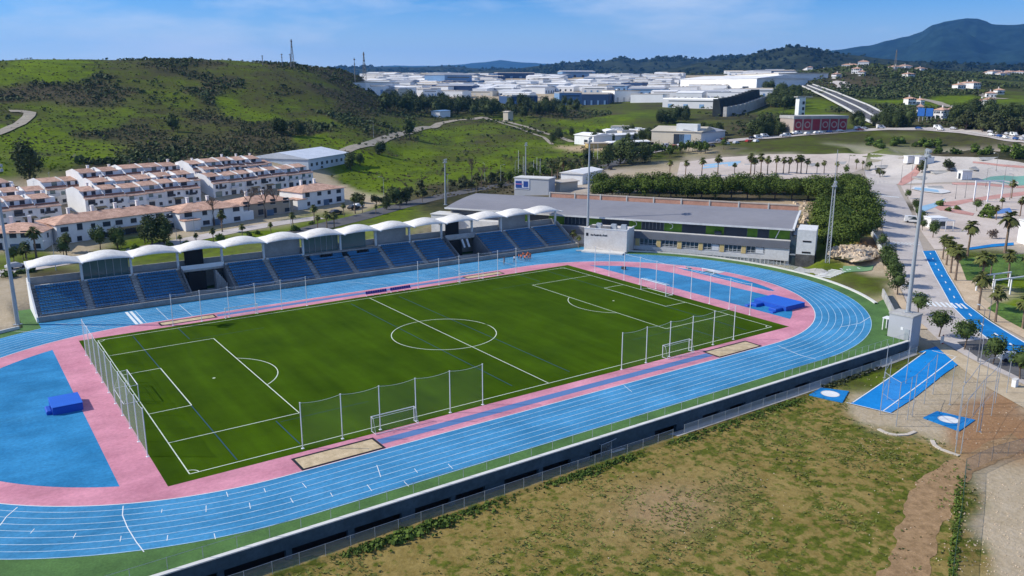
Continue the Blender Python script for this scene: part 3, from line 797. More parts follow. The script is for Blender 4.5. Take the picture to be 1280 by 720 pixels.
t = thing('hurdle_mat_cart', 'small dark cart left on the far blue infield', 'cart', (60.7, 20.3, .01)); b = MB(); bev(b, 0, 0, .15, .9, .7, .6, .08); b.build('box', BLACK, t); b = MB(); b.tube([(-.3, -.3, .1), (-.3, .3, .1)], .1, 8); b.tube([(.3, -.3, .1), (.3, .3, .1)], .1, 8); b.build('wheel', STEEL, t)
t = thing('water_jump', 'steeplechase water jump with white barrier on the bend', 'water jump', (76.4, 6.6, .01), R(95))
b = MB(); b.box(0, 0, 0, 3.7, 3.6, .035); b.build('cover', M('grey board', (.5, .52, .55), .7, .1, .6), t); b = MB(); b.box(0, 1.2, .036, 3.3, 1, .02); b.build('water', GLASSG, t)
b = MB(); b.box(0, 2.1, .8, 3.7, .13, .14); b.build('barrier', WHITE, t)
for s in (-1.6, 1.6): b = MB(); b.box(s, 2.1, 0, .1, .1, .8); b.box(s, 2.1, 0, .1, 1.2, .08); b.build('leg', WHITE, t)
t = thing('equipment_rack', 'low grey rack beside the steeplechase water jump', 'rack', (73.9, 12.2, .01), R(60)); b = MB(); b.box(0, 0, .3, 2, .8, .08); b.build('top', STEEL, t)
for s in (-1, 1): b = MB(); b.box(s * .9, 0, 0, .08, .7, .3); b.build('leg', STEEL, t)
# ---------------------------------------------------------------- grandstand
GX0, BAY, NB = -57.4, 9.07, 14; GX1 = GX0 + BAY * NB
gs = thing('grandstand', 'long grandstand of blue seats under white vaulted canopies beside the track', 'grandstand', (GX0, 48.3, 0))
WALLG = M('stand wall', (.36, .36, .36), .85, .08, .3, (.42, .42, .41), 3); SLAB = M('stand slab', (.25, .25, .25), .85, .12, .3, (.31, .31, .3), 3)
b = MB(); b.extr([(0, -.6), (0, 1.0), (.3, 1.0), (.3, -.6)], (GX0, 48.3), (GX1, 48.3)); wpart(b, 'front_wall', SLAB, gs)
b = MB(); b.extr([(.3, -.6), (.3, .45), (1.25, .45), (1.25, -.6)], (GX0, 48.3), (GX1, 48.3)); wpart(b, 'front_walkway', CONC, gs)
b = MB()
for k in range(33): xx = GX0 + .4 + k * (BAY * NB - .8) / 32; b.tube([(xx, 48.42, 1), (xx, 48.42, 1.75)], .025, 4)
for zz in (1.4, 1.74): b.tube([(GX0 + .4, 48.42, zz), (GX1 - .4, 48.42, zz)], .022, 4)
wpart(b, 'railing', STEEL, gs)
NROW, RD, RH = 9, .86, .44; Y0, Z0 = 49.55, .85
VOM = (3, 10); PRESS = (6, 7)
def tier_prof(n): 
    p = [(Y0 - 48.3, -.6)]
    for k in range(n): p += [(Y0 - 48.3 + k * RD, Z0 + k * RH), (Y0 - 48.3 + (k + 1) * RD, Z0 + k * RH)]
    return p + [(Y0 - 48.3 + n * RD, -.6)]
SEATROW = None
for i in range(NB):
    x0, x1 = GX0 + i * BAY, GX0 + (i + 1) * BAY
    if i in VOM: continue
    nr = NROW - (2 if i in PRESS else 0)
    b = MB(); b.extr(tier_prof(nr), (x0, 48.3), (x1, 48.3)); wpart(b, 'seating_tier', SLAB, gs)
    b = MB()
    for k in range(nr):
        zz, yy = Z0 + k * RH, Y0 + k * RD + .42; xs0, xs1 = x0 + .75, x1 - .75; n = 15; pt = (xs1 - xs0) / n
        for j in range(n):
            xx = xs0 + (j + .5) * pt + random.uniform(-.01, .01); b.box(xx, yy - .05, zz + .30, pt * .84, .40, .07); b.box(xx, yy + .2, zz + .32, pt * .84, .06, .34)
    o = wpart(b, 'seat_block', SEATB, gs); o['kind'] = 'stuff'
    b = MB()
    for k in range(nr * 2): b.box(x0, Y0 + k * RD / 2 + RD / 4, Z0 + (k // 2) * RH + .003, 1.0, RD / 2, .02 + (k % 2) * RH / 2)
    if i and i - 1 not in VOM: wpart(b, 'aisle_steps', CONC, gs)
YB = Y0 + NROW * RD; ZB = Z0 + NROW * RH
b = MB(); b.extr([(YB - 48.3, ZB - .4), (YB - 48.3, ZB), (YB - 48.3 + 3, ZB), (YB - 48.3 + 3, -.6), (YB - 48.3 + 2.7, -.6), (YB - 48.3 + 2.7, ZB - .4)], (GX0, 48.3), (GX1, 48.3)); wpart(b, 'rear_walkway', CONC, gs)
for i in range(NB):
    if i in PRESS or i in VOM: continue
    b = MB(); b.box(GX0 + (i + .5) * BAY, YB + .1, ZB - .05, BAY - (1.4 if i == 0 else .5), .22, .32); wpart(b, 'rear_kerb', WHITE, gs)
b = MB(); b.extr([(YB - 48.3 + 2.62, ZB), (YB - 48.3 + 2.62, ZB + 1.35), (YB - 48.3 + 2.85, ZB + 1.35), (YB - 48.3 + 2.85, ZB)], (GX0, 48.3), (GX1, 48.3)); wpart(b, 'parapet', WALLG, gs)
ZE = 8.75
# ends and walls
def side(x, a):
    b = MB(); pr = [(48.3, 0), (48.3, 1.0), (49.5, 1.35), (YB, ZB + .9), (YB + 2.9, ZB + 1.4), (YB + 2.9, -.6), (48.3, -.6)]
    b.add([(x, y, z) for y, z in pr] + [(x + a, y, z) for y, z in pr], [tuple(range(7)), tuple(range(13, 6, -1))] + [(i, 7 + i, 7 + (i + 1) % 7, (i + 1) % 7) for i in range(7)]); wpart(b, 'end_wall', WHITE if x < 0 else CONC, gs)
side(GX0 - .3, .29); side(GX1 + .01, .29)
for i in range(NB):
    x0, x1 = GX0 + i * BAY, GX0 + (i + 1) * BAY; xm = (x0 + x1) / 2
    if i in (1, 6): b = MB(); b.box(xm, YB + 1.6, ZB, BAY - .7, .12, ZE - ZB - .1); wpart(b, 'glass_screen', GLASSG, gs); b = MB(); [b.box(x0 + .35 + k * (BAY - .7) / 6, YB + 1.5, ZB, .08, .1, ZE - ZB - .1) for k in range(7)]; wpart(b, 'mullions', STEEL, gs)
    if i == 7: b = MB(); b.box(xm - 1, YB + 1.6, ZB, BAY - 2.7, .12, ZE - ZB - .1); wpart(b, 'glass_screen', GLASSG, gs)
    if i in (5, 8, 12): b = MB(); b.box(xm, YB + 2.3, ZB, BAY - .5, .2, ZE - ZB - .05); wpart(b, 'rear_wall', WALLG, gs)
    if i in PRESS:
        for k in range(3): b = MB(); b.box(x0 + .8 + (k + .5) * (BAY - 1) / 3, YB - RD * 2 + 1.2, ZB - .9, (BAY - 1) / 3 - .5, .7, .55); wpart(b, 'press_desk', BLACK if k % 2 else SEATB, gs)
    if i in VOM:
        b = MB(); b.box(xm - 1.3, YB - .6, -.4, 3.6, .3, ZB - .4); wpart(b, 'tunnel_door', BLACK, gs)
        b = MB(); b.box(xm - 1.2, YB + 1.2, ZB + .1, 3.8, .3, ZE - ZB - .3); wpart(b, 'upper_door', BLACK, gs)
        b = MB(); b.box(xm, YB - .1, ZB - .5, BAY - .3, 1.6, .45); wpart(b, 'bridge', CONC, gs)
        b = MB(); b.box(xm, YB - .85, ZB - .05, BAY - .3, .12, .9); wpart(b, 'bridge_wall', WALLG if i == 10 else WHITE, gs)
        for s in (x0 + .15, x1 - .15): b = MB(); b.box(s, (Y0 + YB) / 2, -.4, .3, YB - Y0, 1.0); b.extr([(0, -.6), (0, 1.6), (RD * NROW, ZB + .8), (RD * NROW, -.6)], (s - .13, Y0), (s + .13, Y0)); wpart(b, 'tunnel_wall', CONCD, gs)
        b = MB(); b.box(xm, (48.6 + YB) / 2, -.6, BAY - .6, YB - 48.8, .64); wpart(b, 'tunnel_floor', CONC, gs)
        if i == 10:
            for s in (.2, 1.6): b = MB(); b.tube([(xm + s, YB - 1.2, ZB - .6), (xm + s + .3, YB - 2.1, ZB - 2.6)], .28, 6); wpart(b, 'white_strut', WHITE, gs)
        else:
            b = MB(); [b.box(xm + 2.4 + .25 * k, YB - 1 - .3 * k, .05, .3, 2, ZB - .8 - .42 * k) for k in range(0, 7)]; wpart(b, 'tunnel_steps', CONC, gs)
# canopy: one vault per bay between bow frames
YF, YR = 55.3, 62.2
for i in range(NB):
    x0 = GX0 + i * BAY; b = MB(); nx_, ny_ = 14, 8; vs = []
    for s in range(ny_ + 1):
        f = s / ny_; y = YF + (YR - YF) * f; base = ZE + .1 + .15 * f; cr = .32 + 1.08 * math.sin(math.pi * min(1, f * 1.06)) ** .8
        for k in range(nx_ + 1):
            t = k / nx_; vs.append((x0 + t * BAY, y - .3 * math.sin(math.pi * t) * (1 - f), base + cr * math.sin(math.pi * t) ** .8))
    w_ = nx_ + 1; n0 = len(vs); vs += [(x, y, z - .06) for x, y, z in vs]
    fs = [(s * w_ + k, s * w_ + k + 1, (s + 1) * w_ + k + 1, (s + 1) * w_ + k) for s in range(ny_) for k in range(nx_)]; fs += [tuple(n0 + q for q in f[::-1]) for f in fs]
    fs += [(k + 1, k, n0 + k, n0 + k + 1) for k in range(nx_)] + [(ny_ * w_ + k, ny_ * w_ + k + 1, n0 + ny_ * w_ + k + 1, n0 + ny_ * w_ + k) for k in range(nx_)]
    b.add(vs, fs); wpart(b, 'canopy_vault', MEMB, gs, True)
for i in range(NB + 1):
    x = GX0 + i * BAY; b = MB(); b.box(x, YB + .9, ZB, .42, .5, ZE - ZB); wpart(b, 'column', WHITE, gs)
    b = MB(); b.add([(x - .16, YF - .2, ZE - .1), (x + .16, YF - .2, ZE - .1), (x + .16, YR, ZE - .1), (x - .16, YR, ZE - .1), (x - .16, YF - .2, ZE + .16), (x + .16, YF - .2, ZE + .16), (x + .16, YR, ZE + .3), (x - .16, YR, ZE + .3), (x - .16, YB + .9, ZE - .75), (x + .16, YB + .9, ZE - .75)],
        [(4, 5, 6, 7), (0, 3, 7, 4), (1, 5, 6, 2), (0, 4, 5, 1), (3, 2, 6, 7), (0, 1, 9, 8), (8, 9, 2, 3)]); wpart(b, 'roof_beam', WHITE, gs)
# ---------------------------------------------------------------- floodlights
def mast(loc, h, label, heads=4, lattice=False, zb=0, grp='floodlight masts'):
    t = thing('floodlight_mast', label, 'floodlight', loc, R(40), grp); b = MB()
    if lattice:
        for sx in (-1, 1):
            for sy in (-1, 1): b.tube([(sx * .45, sy * .45, 0), (sx * .26, sy * .26, h - 3)], .09, 5)
        n = 16
        for k in range(n):
            z0, z1 = (h - 3) * k / n, (h - 3) * (k + 1) / n; w0, w1 = .45 - .19 * k / n, .45 - .19 * (k + 1) / n
            for (ax, ay), (bx, by) in (((-1, -1), (1, -1)), ((1, -1), (1, 1)), ((1, 1), (-1, 1)), ((-1, 1), (-1, -1))): b.tube([(ax * w0, ay * w0, z0), (bx * w1, by * w1, z1)], .04, 3); b.tube([(ax * w1, ay * w1, z1), (bx * w1, by * w1, z1)], .035, 3)
        b.tube([(0, 0, h - 3), (0, 0, h + 5)], .08, 5)
    else: b.tube([(0, 0, 0), (0, 0, h)], .40, 12, r2=.17); b.box(0, 0, 0, 1.1, 1.1, .12)
    b.build('pole', STEEL, t)
    b = MB(); W_ = 1.5; hz_ = h if not lattice else h - 2.5
    b.tube([(-W_, 0, hz_ - .1), (W_, 0, hz_ - .1)], .07, 6); b.tube([(-W_, 0, hz_ - .9), (W_, 0, hz_ - .9)], .07, 6); b.box(0, 0, hz_ - 1.15, 1.7, 1.2, .06); b.tube([(-W_, 0, hz_ - .9), (-W_, 0, hz_ - .1)], .05, 6); b.tube([(W_, 0, hz_ - .9), (W_, 0, hz_ - .1)], .05, 6); b.build('lamp_frame', STEEL, t)
    lm = None
    for k in range(heads):
        for zz in (0, -.8):
            if lm is None: q = MB(); q.box(0, 0, -.25, .5, .34, .5, top=.85); q.box(0, -.2, -.2, .42, .08, .4); lm = q.mesh('lamp', STEEL)
            put('lamp', lm, t, (-W_ + (k + .5) * 2 * W_ / heads, -.2, hz_ - .1 + zz))
    return t
mast((-60.7, 49.1, 0), 28.7, 'tall grey floodlight mast at the left end of the grandstand')
mast((74.5, 50, 0), 28.7, 'tall grey floodlight mast between the grandstand and the white switch building')
mast((64.9, -46.9, 4.28), 27.6, 'tall grey floodlight mast on a concrete block by the street')
mast((105.5, -3.4, 0), 22.5, 'lattice mast with lamps beside the stone pines', 3, True)
p = P(557, 256); mast(p, 15.4, 'slim lamp mast behind the stand, before the green field', 2)
p = P(657, 226); mast(p, 15.4, 'slim lamp mast behind the box building with blue sign', 2)
# ---------------------------------------------------------------- concrete block carrying the right mast
t = thing('concrete_block', 'grey concrete block carrying the floodlight mast beside the street', 'block', (64.3, -46.9, 0), R(5))
b = MB(); b.box(0, 0, -2.6, 3.4, 4.0, 6.6); b.build('body', M('block concrete', (.42, .43, .45), .85, .06, .3), t)
b = MB(); b.box(0, 0, 4.003, 3.6, 4.2, .28); b.build('cap', CONC, t); b = MB(); b.box(-1.73, -.4, 1.6, .05, .45, .5); b.build('sign_plate', WHITE, t)
b = MB(); b.box(-1.73, -1.3, .02, .06, .8, 1.9); b.build('door', STEEL, t)
t = thing('shelter_frame', 'small white open frame beside the concrete block', 'frame', (un(1113.5, 413, 0)[0], un(1113.5, 413, 0)[1], .01), R(5)); b = MB()
for sx in (-.7, .7):
    for sy in (-1.2, 0, 1.2): b = MB(); b.box(sx, sy, 0, .14, .14, 2.1); b.build('post', WHITE, t)
b = MB(); b.box(0, 0, 2.1, 1.6, 2.7, .16); b.build('roof', WHITE, t); b = MB(); b.box(.7, 0, .1, .06, 2.2, 1.6); b.build('panel', GLASS, t)
# street wall right of the apron
t = thing('street_wall', 'grey sloping wall between green apron and pavement', 'wall', (76, -37, 0)); b = MB(); b.extr([(-.3, -2.5), (-.3, 1.5), (0, 1.5), (0, -2.5)], (66.2, -45.1), (87.6, -28.6)); wpart(b, 'wall_body', CONC, t)
# ---------------------------------------------------------------- people
def person_mesh(name, pose, top, legs, skin=(.30, .17, .11), hair=(.02, .015, .012)):
    """one continuous skinned figure; pose gives arm and leg swings"""
    la, ra, ll, rl, lean = pose; me = bpy.data.meshes.new(name); V = []; E = []; Rd = []
    def v(p, r, par=None): V.append(p); Rd.append(r); E.append((par, len(V) - 1)) if par is not None else None; return len(V) - 1
    pel = v((0, 0, .95), .135); ch = v((0, -lean * .5, 1.18), .125, pel); sh = v((0, -lean, 1.40), .13, ch); nk = v((0, -lean * 1.1, 1.52), .055, sh); hd = v((0, -lean * 1.3 - .01, 1.64), .095, nk); tp = v((0, -lean * 1.3, 1.74), .075, hd)
    v((0, -lean * 1.3 - .10, 1.645), .016, hd)
    for s, a in ((-1, la), (1, ra)):
        so_ = v((s * .19, -lean, 1.41), .062, sh); el = v((s * (.25), -lean - .28 * math.sin(a), 1.41 - .28 * math.cos(a)), .045, so_); wr = v((s * .26, -lean - .28 * math.sin(a) - .26 * math.sin(a + .5), 1.41 - .28 * math.cos(a) - .26 * math.cos(a + .5)), .032, el)
        d = Vector((0, -math.sin(a + .6), -math.cos(a + .6))); w0 = Vector(V[wr]); pm = v(tuple(w0 + d * .08), .034, wr)
        for k, (off, ln) in enumerate(((-.03, .075), (-.01, .09), (.01, .085), (.03, .065))):
            f1 = v(tuple(w0 + d * (.08 + ln * .6) + Vector((0, off, 0))), .010, pm); v(tuple(w0 + d * (.08 + ln) + Vector((-s * .02, off, 0))), .008, f1)
        v(tuple(w0 + d * .07 + Vector((-s * .03, -.05, 0))), .010, wr)
    for s, a in ((-1, ll), (1, rl)):
        hp = v((s * .1, 0, .90), .10, pel); kn = v((s * .11, -.43 * math.sin(a), .90 - .43 * math.cos(a)), .066, hp); an = v((s * .11, -.43 * math.sin(a) + .2 * max(0, -a), .09 + .03 * abs(a)), .042, kn); v((s * .12, V[an][1] - .16, .04), .04, an)
    me.from_pydata(V, E, []); o = bpy.data.objects.new(name, me); COL.objects.link(o)
    mo = o.modifiers.new('skin', 'SKIN'); mo.use_smooth_shade = True
    for i, sv in enumerate(me.skin_vertices[0].data): sv.radius = (Rd[i], Rd[i]); sv.use_root = (i == 0)
    o.modifiers.new('sub', 'SUBSURF').levels = 1
    dg = bpy.context.evaluated_depsgraph_get(); m2 = bpy.data.meshes.new_from_object(o.evaluated_get(dg)); bpy.data.objects.remove(o)
    m2.name = name; m2.materials.clear()
    for nm, c in (('skin tone', skin), ('shirt ' + name, top), ('shorts ' + name, legs), ('shoe', (.05, .05, .05))): m2.materials.append(M(nm, c, .8, .05, 4))
    for pl in m2.polygons:
        x, y, z = pl.center; pl.material_index = 3 if z < .09 else 0 if z < .58 else 2 if z < .97 and abs(x) < .215 else 1 if z < 1.47 and (abs(x) < .215 or z > 1.12) else 0
    b = MB(); hy = -lean * 1.3 - .005
    for k in range(5):
        for j in range(10):
            a = 2 * math.pi * j / 10; e = k / 4 * math.pi * .52; q = Vector((.103 * math.sin(e) * math.cos(a), .112 * math.sin(e) * math.sin(a), .112 * math.cos(e))); q.rotate(Euler((-.62, 0, 0))); b.v.append((q.x, hy + q.y + .012, 1.668 + q.z))
    b.f = [(k * 10 + j, k * 10 + (j + 1) % 10, k * 10 + 10 + (j + 1) % 10, k * 10 + 10 + j) for k in range(4) for j in range(10)]; b.mi = [0] * len(b.f)
    f = MB()
    for sx in (-1, 1): f.box(sx * .034, hy - .098, 1.662, .022, .012, .014)
    f.box(0, hy - .095, 1.60, .045, .012, .010)
    return m2, b.mesh('hair', M('hair', hair, .9, .1, 5), True), f.mesh('face_features', M('face dark', (.06, .03, .025), .7, .1, 5))
ORANGE, NAVY, GREYT, BEIGE = (.72, .17, .05), (.03, .03, .05), (.25, .26, .28), (.42, .25, .17)
PM = [person_mesh('body_a', (.6, -.5, .5, -.4, .06), ORANGE, NAVY), person_mesh('body_b', (.2, .15, .08, -.1, .02), ORANGE, NAVY), person_mesh('body_c', (-.4, .9, -.45, .5, .08), ORANGE, GREYT), person_mesh('body_d', (.3, .2, .15, -.1, .03), GREYT, BEIGE), person_mesh('body_e', (.5, -.3, .3, -.3, .04), (.6, .55, .52), NAVY)]
def person(x, y, rz, k, label, z=0., grp=None, sc=1):
    o = put('person', PM[k][0], None, (x, y, z), rz, sc); tag(o, label, 'person', grp); put('hair', PM[k][1], o); put('face_features', PM[k][2], o)
g_ = 'runners in orange'
for u, v, k, rz, lab in [(648.5, 325, 0, .4, 'person in orange shirt running at the left edge of the orange group'), (651.5, 326, 1, 2, 'person in orange shirt and dark shorts standing inside the orange group'), (654, 323, 2, -.7, 'person in orange shirt at the back of the orange group'), (656, 327, 0, 1.4, 'person in orange shirt at the front of the orange group'),
                         (658.5, 324.5, 1, -1.2, 'person in orange shirt turned towards the stand'), (661, 327, 2, .2, 'person in orange shirt running at the front right of the group'), (663, 324, 1, 3, 'person in orange shirt at the right edge of the orange group'), (660, 322.5, 0, 2.4, 'person in orange shirt nearest the seats')]:
    q = un(u, v, .01); person(q[0], q[1], rz, k, lab, .01, g_)
q = un(629.7, 331, .01); person(q[0], q[1], .5, 3, 'person in grey standing alone on the blue track, left of the orange group', .01)
q = un(643, 328, .01); person(q[0], q[1], 2.2, 4, 'person in pale shirt beside the net post next to the orange group', .01)
q = un(631.5, 330.5, .01); person(q[0] + .3, q[1] + .9, 2.5, 3, 'person in grey talking beside another on the blue track', .01)
# ================================================================ clubhouse
D_, N_ = Vector((.535, -.845, 0)), Vector((.845, .535, 0)); F0 = Vector((77, 36.7, 0)); CHA = math.atan2(-.845, .535)
def ch(name, label, cat): return thing(name, label, cat, F0, CHA)
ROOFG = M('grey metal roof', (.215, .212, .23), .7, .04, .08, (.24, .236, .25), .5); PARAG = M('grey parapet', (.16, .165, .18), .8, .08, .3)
WHW = M('white render', (.62, .62, .60), .8, .06, .25, (.68, .68, .66), 2); YEL = M('yellow render', (.60, .46, .20), .8, .08, .4)
MURAL = M('green mural', (.07, .17, .015), .8, .15, .5, (.11, .22, .02)); STONE = M('dark stone', (.07, .068, .065), .9, .2, .8, (.11, .105, .1), 5)
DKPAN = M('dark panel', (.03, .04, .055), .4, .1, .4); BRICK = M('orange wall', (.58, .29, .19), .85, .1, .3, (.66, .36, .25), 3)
cl = ch('clubhouse', 'long two storey clubhouse with wide grey roof and yellow pillars beside the track', 'clubhouse')
def B1(x0, x1, y0, y1, z0, z1): b = MB(); b.box((x0 + x1) / 2, (y0 + y1) / 2, z0, x1 - x0, y1 - y0, z1 - z0); return b
ZB0 = -1.6; FT = 4.5
B1(-56, 41.3, FT + .35, 28, ZB0, 4.4).build('body', WHW, cl)
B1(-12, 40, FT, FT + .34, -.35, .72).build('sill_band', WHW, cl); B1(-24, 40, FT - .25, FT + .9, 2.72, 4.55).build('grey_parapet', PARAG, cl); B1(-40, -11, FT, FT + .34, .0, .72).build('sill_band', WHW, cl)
for s in (-24, -18.6, 1.5, 7.2, 12.7, 18.2, 23.6, 29.0): B1(s - .55, s + .55, FT - .05, FT + .33, .723, 2.717).build('pillar', YEL, cl)
for s0, s1 in ((-23.3, -19.3), (2.1, 6.6), (7.8, 12.1), (13.3, 17.6), (18.8, 23), (24.2, 28.4), (29.7, 34)):
    w = B1(s0, s1, FT + .22, FT + .30, .95, 2.7).build('window', GLASS, cl)
    b = MB(); n = 4
    for k in range(n + 1): b.box(s0 + (s1 - s0) * k / n, FT + .18, .95, .09, .1, 1.75)
    b.box((s0 + s1) / 2, FT + .18, 1.02, s1 - s0, .12, .08); b.box((s0 + s1) / 2, FT + .15, 1.5, s1 - s0, .06, .05); b.build('frame', WHITE, w)
    if s0 in (18.8, 29.7): B1(s0 + 2.3, s1 - .2, FT + .12, FT + .17, .98, 2.5).build('blind', WHITE, w)
B1(34.2, 40, FT, FT + .34, .723, 2.717).build('wall_panel', WHW, cl)
for k in range(13):
    s0 = 1 + k * 2.95; w = B1(s0, s0 + 2.6, FT + .25, FT + .3, -1.5, -.4).build('ground_window', GLASS, cl)
    if k % 2 or k > 8:
        b = MB(); [b.box(s0 + 2.6 * q / 3, FT + .2, -1.5, .12 if k > 8 else .07, .1, 1.1) for q in range(4)]; b.build('frame', WHITE, w)
for k in range(14): B1(.6 + k * 2.95, .95 + k * 2.95, FT + .05, FT + .3, ZB0, -.36).build('ground_pillar', CONC if k % 3 else STONE, cl)
# upper storey, mural panels and dark glazing under the roof
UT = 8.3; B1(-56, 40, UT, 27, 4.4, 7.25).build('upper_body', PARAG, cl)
for s0, s1 in ((-25, -20.5), (-13.8, -9.7), (-1.9, 1.5), (7.7, 12.4), (18.7, 23.3), (29.2, 31.7), (34.6, 39.6), (-36, -31)): B1(s0, s1, UT - .12, UT - .002, 4.45, 7.0).build('mural_panel', MURAL, cl)
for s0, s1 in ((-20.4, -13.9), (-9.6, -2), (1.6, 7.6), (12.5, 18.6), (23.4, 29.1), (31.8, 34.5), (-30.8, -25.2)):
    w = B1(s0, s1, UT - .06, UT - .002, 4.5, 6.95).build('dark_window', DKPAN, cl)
    if s0 in (1.6, -20.4):
        b = MB(); [b.box(s0 + (s1 - s0) * q / 6, UT - .1, 4.8, .06, .05, 1.8) for q in range(7)]; b.build('frame', STEEL, w)
b = MB(); b.tube([(36.2, UT - .2, 4.5), (37.2, UT - .2, 7)], .12, 5); b.build('mural_line', WHITE, cl)
for s, a0 in ((9.2, 1.2), (-.6, .2)): b = MB(); loopline(b, [(s + .8 * math.cos(a), 5.9 + .7 * math.sin(a)) for a in np.linspace(-1.5, 1.9, 10)], .14, 0); b.v = [(x, UT - .14, y) for x, y, z in b.v]; b.build('mural_line', WHITE, cl)
b = MB(); b.box(21.9, UT - .5, 4.56, 1.7, .7, .9); b.build('roof_unit', DKPAN, cl)
def rz_(t): return 7.35 + (t - 6.6) / 21.5 * 1.7 + .35 * math.sin(math.pi * (t - 6.6) / 21.5)
b = MB(); nT = 6; ts = [6.6 + 21.5 * k / nT for k in range(nT + 1)]
pr = [(t, rz_(t)) for t in ts] + [(t, rz_(t) - .32) for t in ts[::-1]]; b.extr(pr, (-57, 0), (40.2, 0)); roof = b.build('roof', ROOFG, cl)
B1(-57.1, 40.3, 6.45, 6.58, 6.98, 7.42).build('roof_edge', WHW, cl)
b = MB(); b.extr([(t, rz_(t) + .12) for t in ts] + [(t, rz_(t) - .36) for t in ts[::-1]], (40.22, 0), (40.75, 0)); b.build('roof_edge', WHW, cl)
# right tower
B1(41.6, 46, FT - .1, 13, ZB0, 1.6).build('tower_base', STONE, cl); B1(41.6, 46, FT - .1, 13, 1.603, 7.7).build('tower', WHW, cl)
for z in (1.95, 4.7): B1(43, 45, FT - .16, FT - .101, z, z + .4).build('slit_window', BLACK, cl)
B1(40.1, 41.55, FT + .3, 9, ZB0, 5.6).build('glass_strip', GLASS, cl); B1(40.02, 41.55, FT + .1, FT + .29, 1.2, 1.5).build('strip_beam', STEEL, cl)
# white block with AC units
wb = thing('switch_building', 'blank white block with air units on top, beside the floodlight mast', 'building', F0, CHA)
B1(-10.9, .6, -3.2, 4.2, -.3, 5.75).build('wall', M('warm white render', (.66, .60, .53), .85, .06, .25, (.66, .63, .58), 2), wb)
B1(-10.95, .65, -3.25, -2.95, 5.752, 6.0).build('parapet', WHW, wb); B1(.35, .65, -2.94, 4.2, 5.752, 6.0).build('parapet', WHW, wb)
for s in (-7.6, -3.6, -.9): b = MB(); b.box(s, -.8, 5.752, 1.7, 1.5, 1.25, top=.75); b.build('air_unit', STEEL, wb)
for s, w in ((-5.5, 2.6), (-9, 1.6)): b = MB(); b.box(s, -1.6, 5.752, w, .9, .7); b.build('duct', CONCD, wb)
b = MB()
for k in range(11): b.box(-9.0 + k * .42, -3.22, 4.0 - random.uniform(0, .08), random.uniform(.2, .34), .04, random.uniform(.32, .55))
b.build('lettering', BLACK, wb); b = MB(); b.box(-10.1, -3.22, 3.85, .6, .05, .8); b.build('emblem', BLACK, wb)
B1(-10.6, .4, -6.4, -3.25, -.2, .35).build('plinth', COPE, wb)
# track fence in front of the clubhouse
def rail_fence(name, pts, h, step, label, mesh=True, z=None, col=None, grp=None, bars=0, r=.03):
    pts = [Vector(p) for p in pts]; L = sum((b - a).length for a, b in zip(pts, pts[1:])); n = max(2, int(L / step) + 1); c = resample(pts, n); o = c[0].copy()
    t = thing(name, label, 'fence', o, 0, grp); col = col or STEEL; pm = None
    for q in c:
        if pm is None: b = MB(); b.tube([(0, 0, -.3), (0, 0, h)], r, 5); pm = b.mesh('post', col)
        put('post', pm, t, q - o)
    l = [q - o for q in c]
    b = MB(); b.tube([q + Vector((0, 0, h - .03)) for q in l], r * .7, 4)
    for k in range(bars): b.tube([q + Vector((0, 0, h * (k + 1) / (bars + 1))) for q in l], r * .55, 4)
    b.build('rail', col, t)
    if mesh: b = MB(); b.strip([tuple(q + Vector((0, 0, .02))) for q in l], [tuple(q + Vector((0, 0, h - .04))) for q in l]); b.build('mesh_panel', FENCEM if mesh is True else mesh, t)
    return t
rail_fence('track_fence', [(x, y, .28) for x, y in arc(T, 49.8, 42, -10, 40)], 1.1, 1.5, 'low steel railing on the kerb between track and clubhouse', True, bars=2)
# brick street wall behind the roof
ow = thing('terracotta_wall', 'long terracotta street wall behind the clubhouse roof', 'wall', F0 + Vector((0, 0, 5.5)), CHA)
for k in range(9):
    s0 = -34 + k * 8.2; B1(s0 + .2, s0 + 8.0, 33.2, 33.5, 0, 4.1).build('panel', BRICK, ow); B1(s0 - .2, s0 + .197, 33.05, 33.6, 0, 4.5).build('post', COPE, ow)
B1(-34, 40, 33.1, 33.7, 4.103, 4.45).build('cap', M('pale cap', (.55, .45, .36), .8, .1, .5), ow)
# left wing
lw = thing('entrance_pavilion', 'white entrance pavilion at the left end of the grey roof', 'building', F0, CHA)
B1(-60, -52.5, 3.5, 9, -.5, 5.6).build('wall', WHW, lw); B1(-55.5, -53.5, 3.44, 3.49, 2.9, 3.7).build('window', GLASS, lw); B1(-60.2, -52.3, 3.3, 9.2, 5.603, 5.85).build('roof', COPE, lw)
# boxes with the blue sign, behind
q = P(682, 247); bx = thing('sign_building', 'flat grey box building with a blue and white sign panel', 'building', (q.x + 3.2, q.y + 13, q.z - 1), CHA)
b = MB(); b.box(1.5, 0, 0, 13, 6.5, 6.4); b.build('wall', M('pale grey wall', (.46, .47, .49), .8, .05, .3), bx); b = MB(); b.box(1.5, 0, 6.403, 13.4, 6.9, .35); b.build('roof', COPE, bx)
b = MB(); b.box(-2.0, -3.32, 2.6, 5.6, .12, 3.6); sg = b.build('sign_panel', M('sign white', (.66, .68, .74), .6, .04, 1), bx)
b = MB(); b.box(-3.3, -3.41, 3.3, 2.3, .06, 2.2); b.box(-.6, -3.41, 3.5, 1.7, .06, 2.0); b.build('blue_lettering', M('sign blue', (.02, .07, .30), .6, .05, 1), sg)
b = MB(); b.box(-3.2, -3.46, 4.3, 2.5, .05, .3); b.build('pink_stripe', M('sign pink', (.6, .25, .4), .6, .05, 1), sg); b = MB(); b.box(-1.9, -3.41, 2.95, 4.8, .05, .22); b.build('lettering', M('sign blue', (.02, .07, .30)), sg)
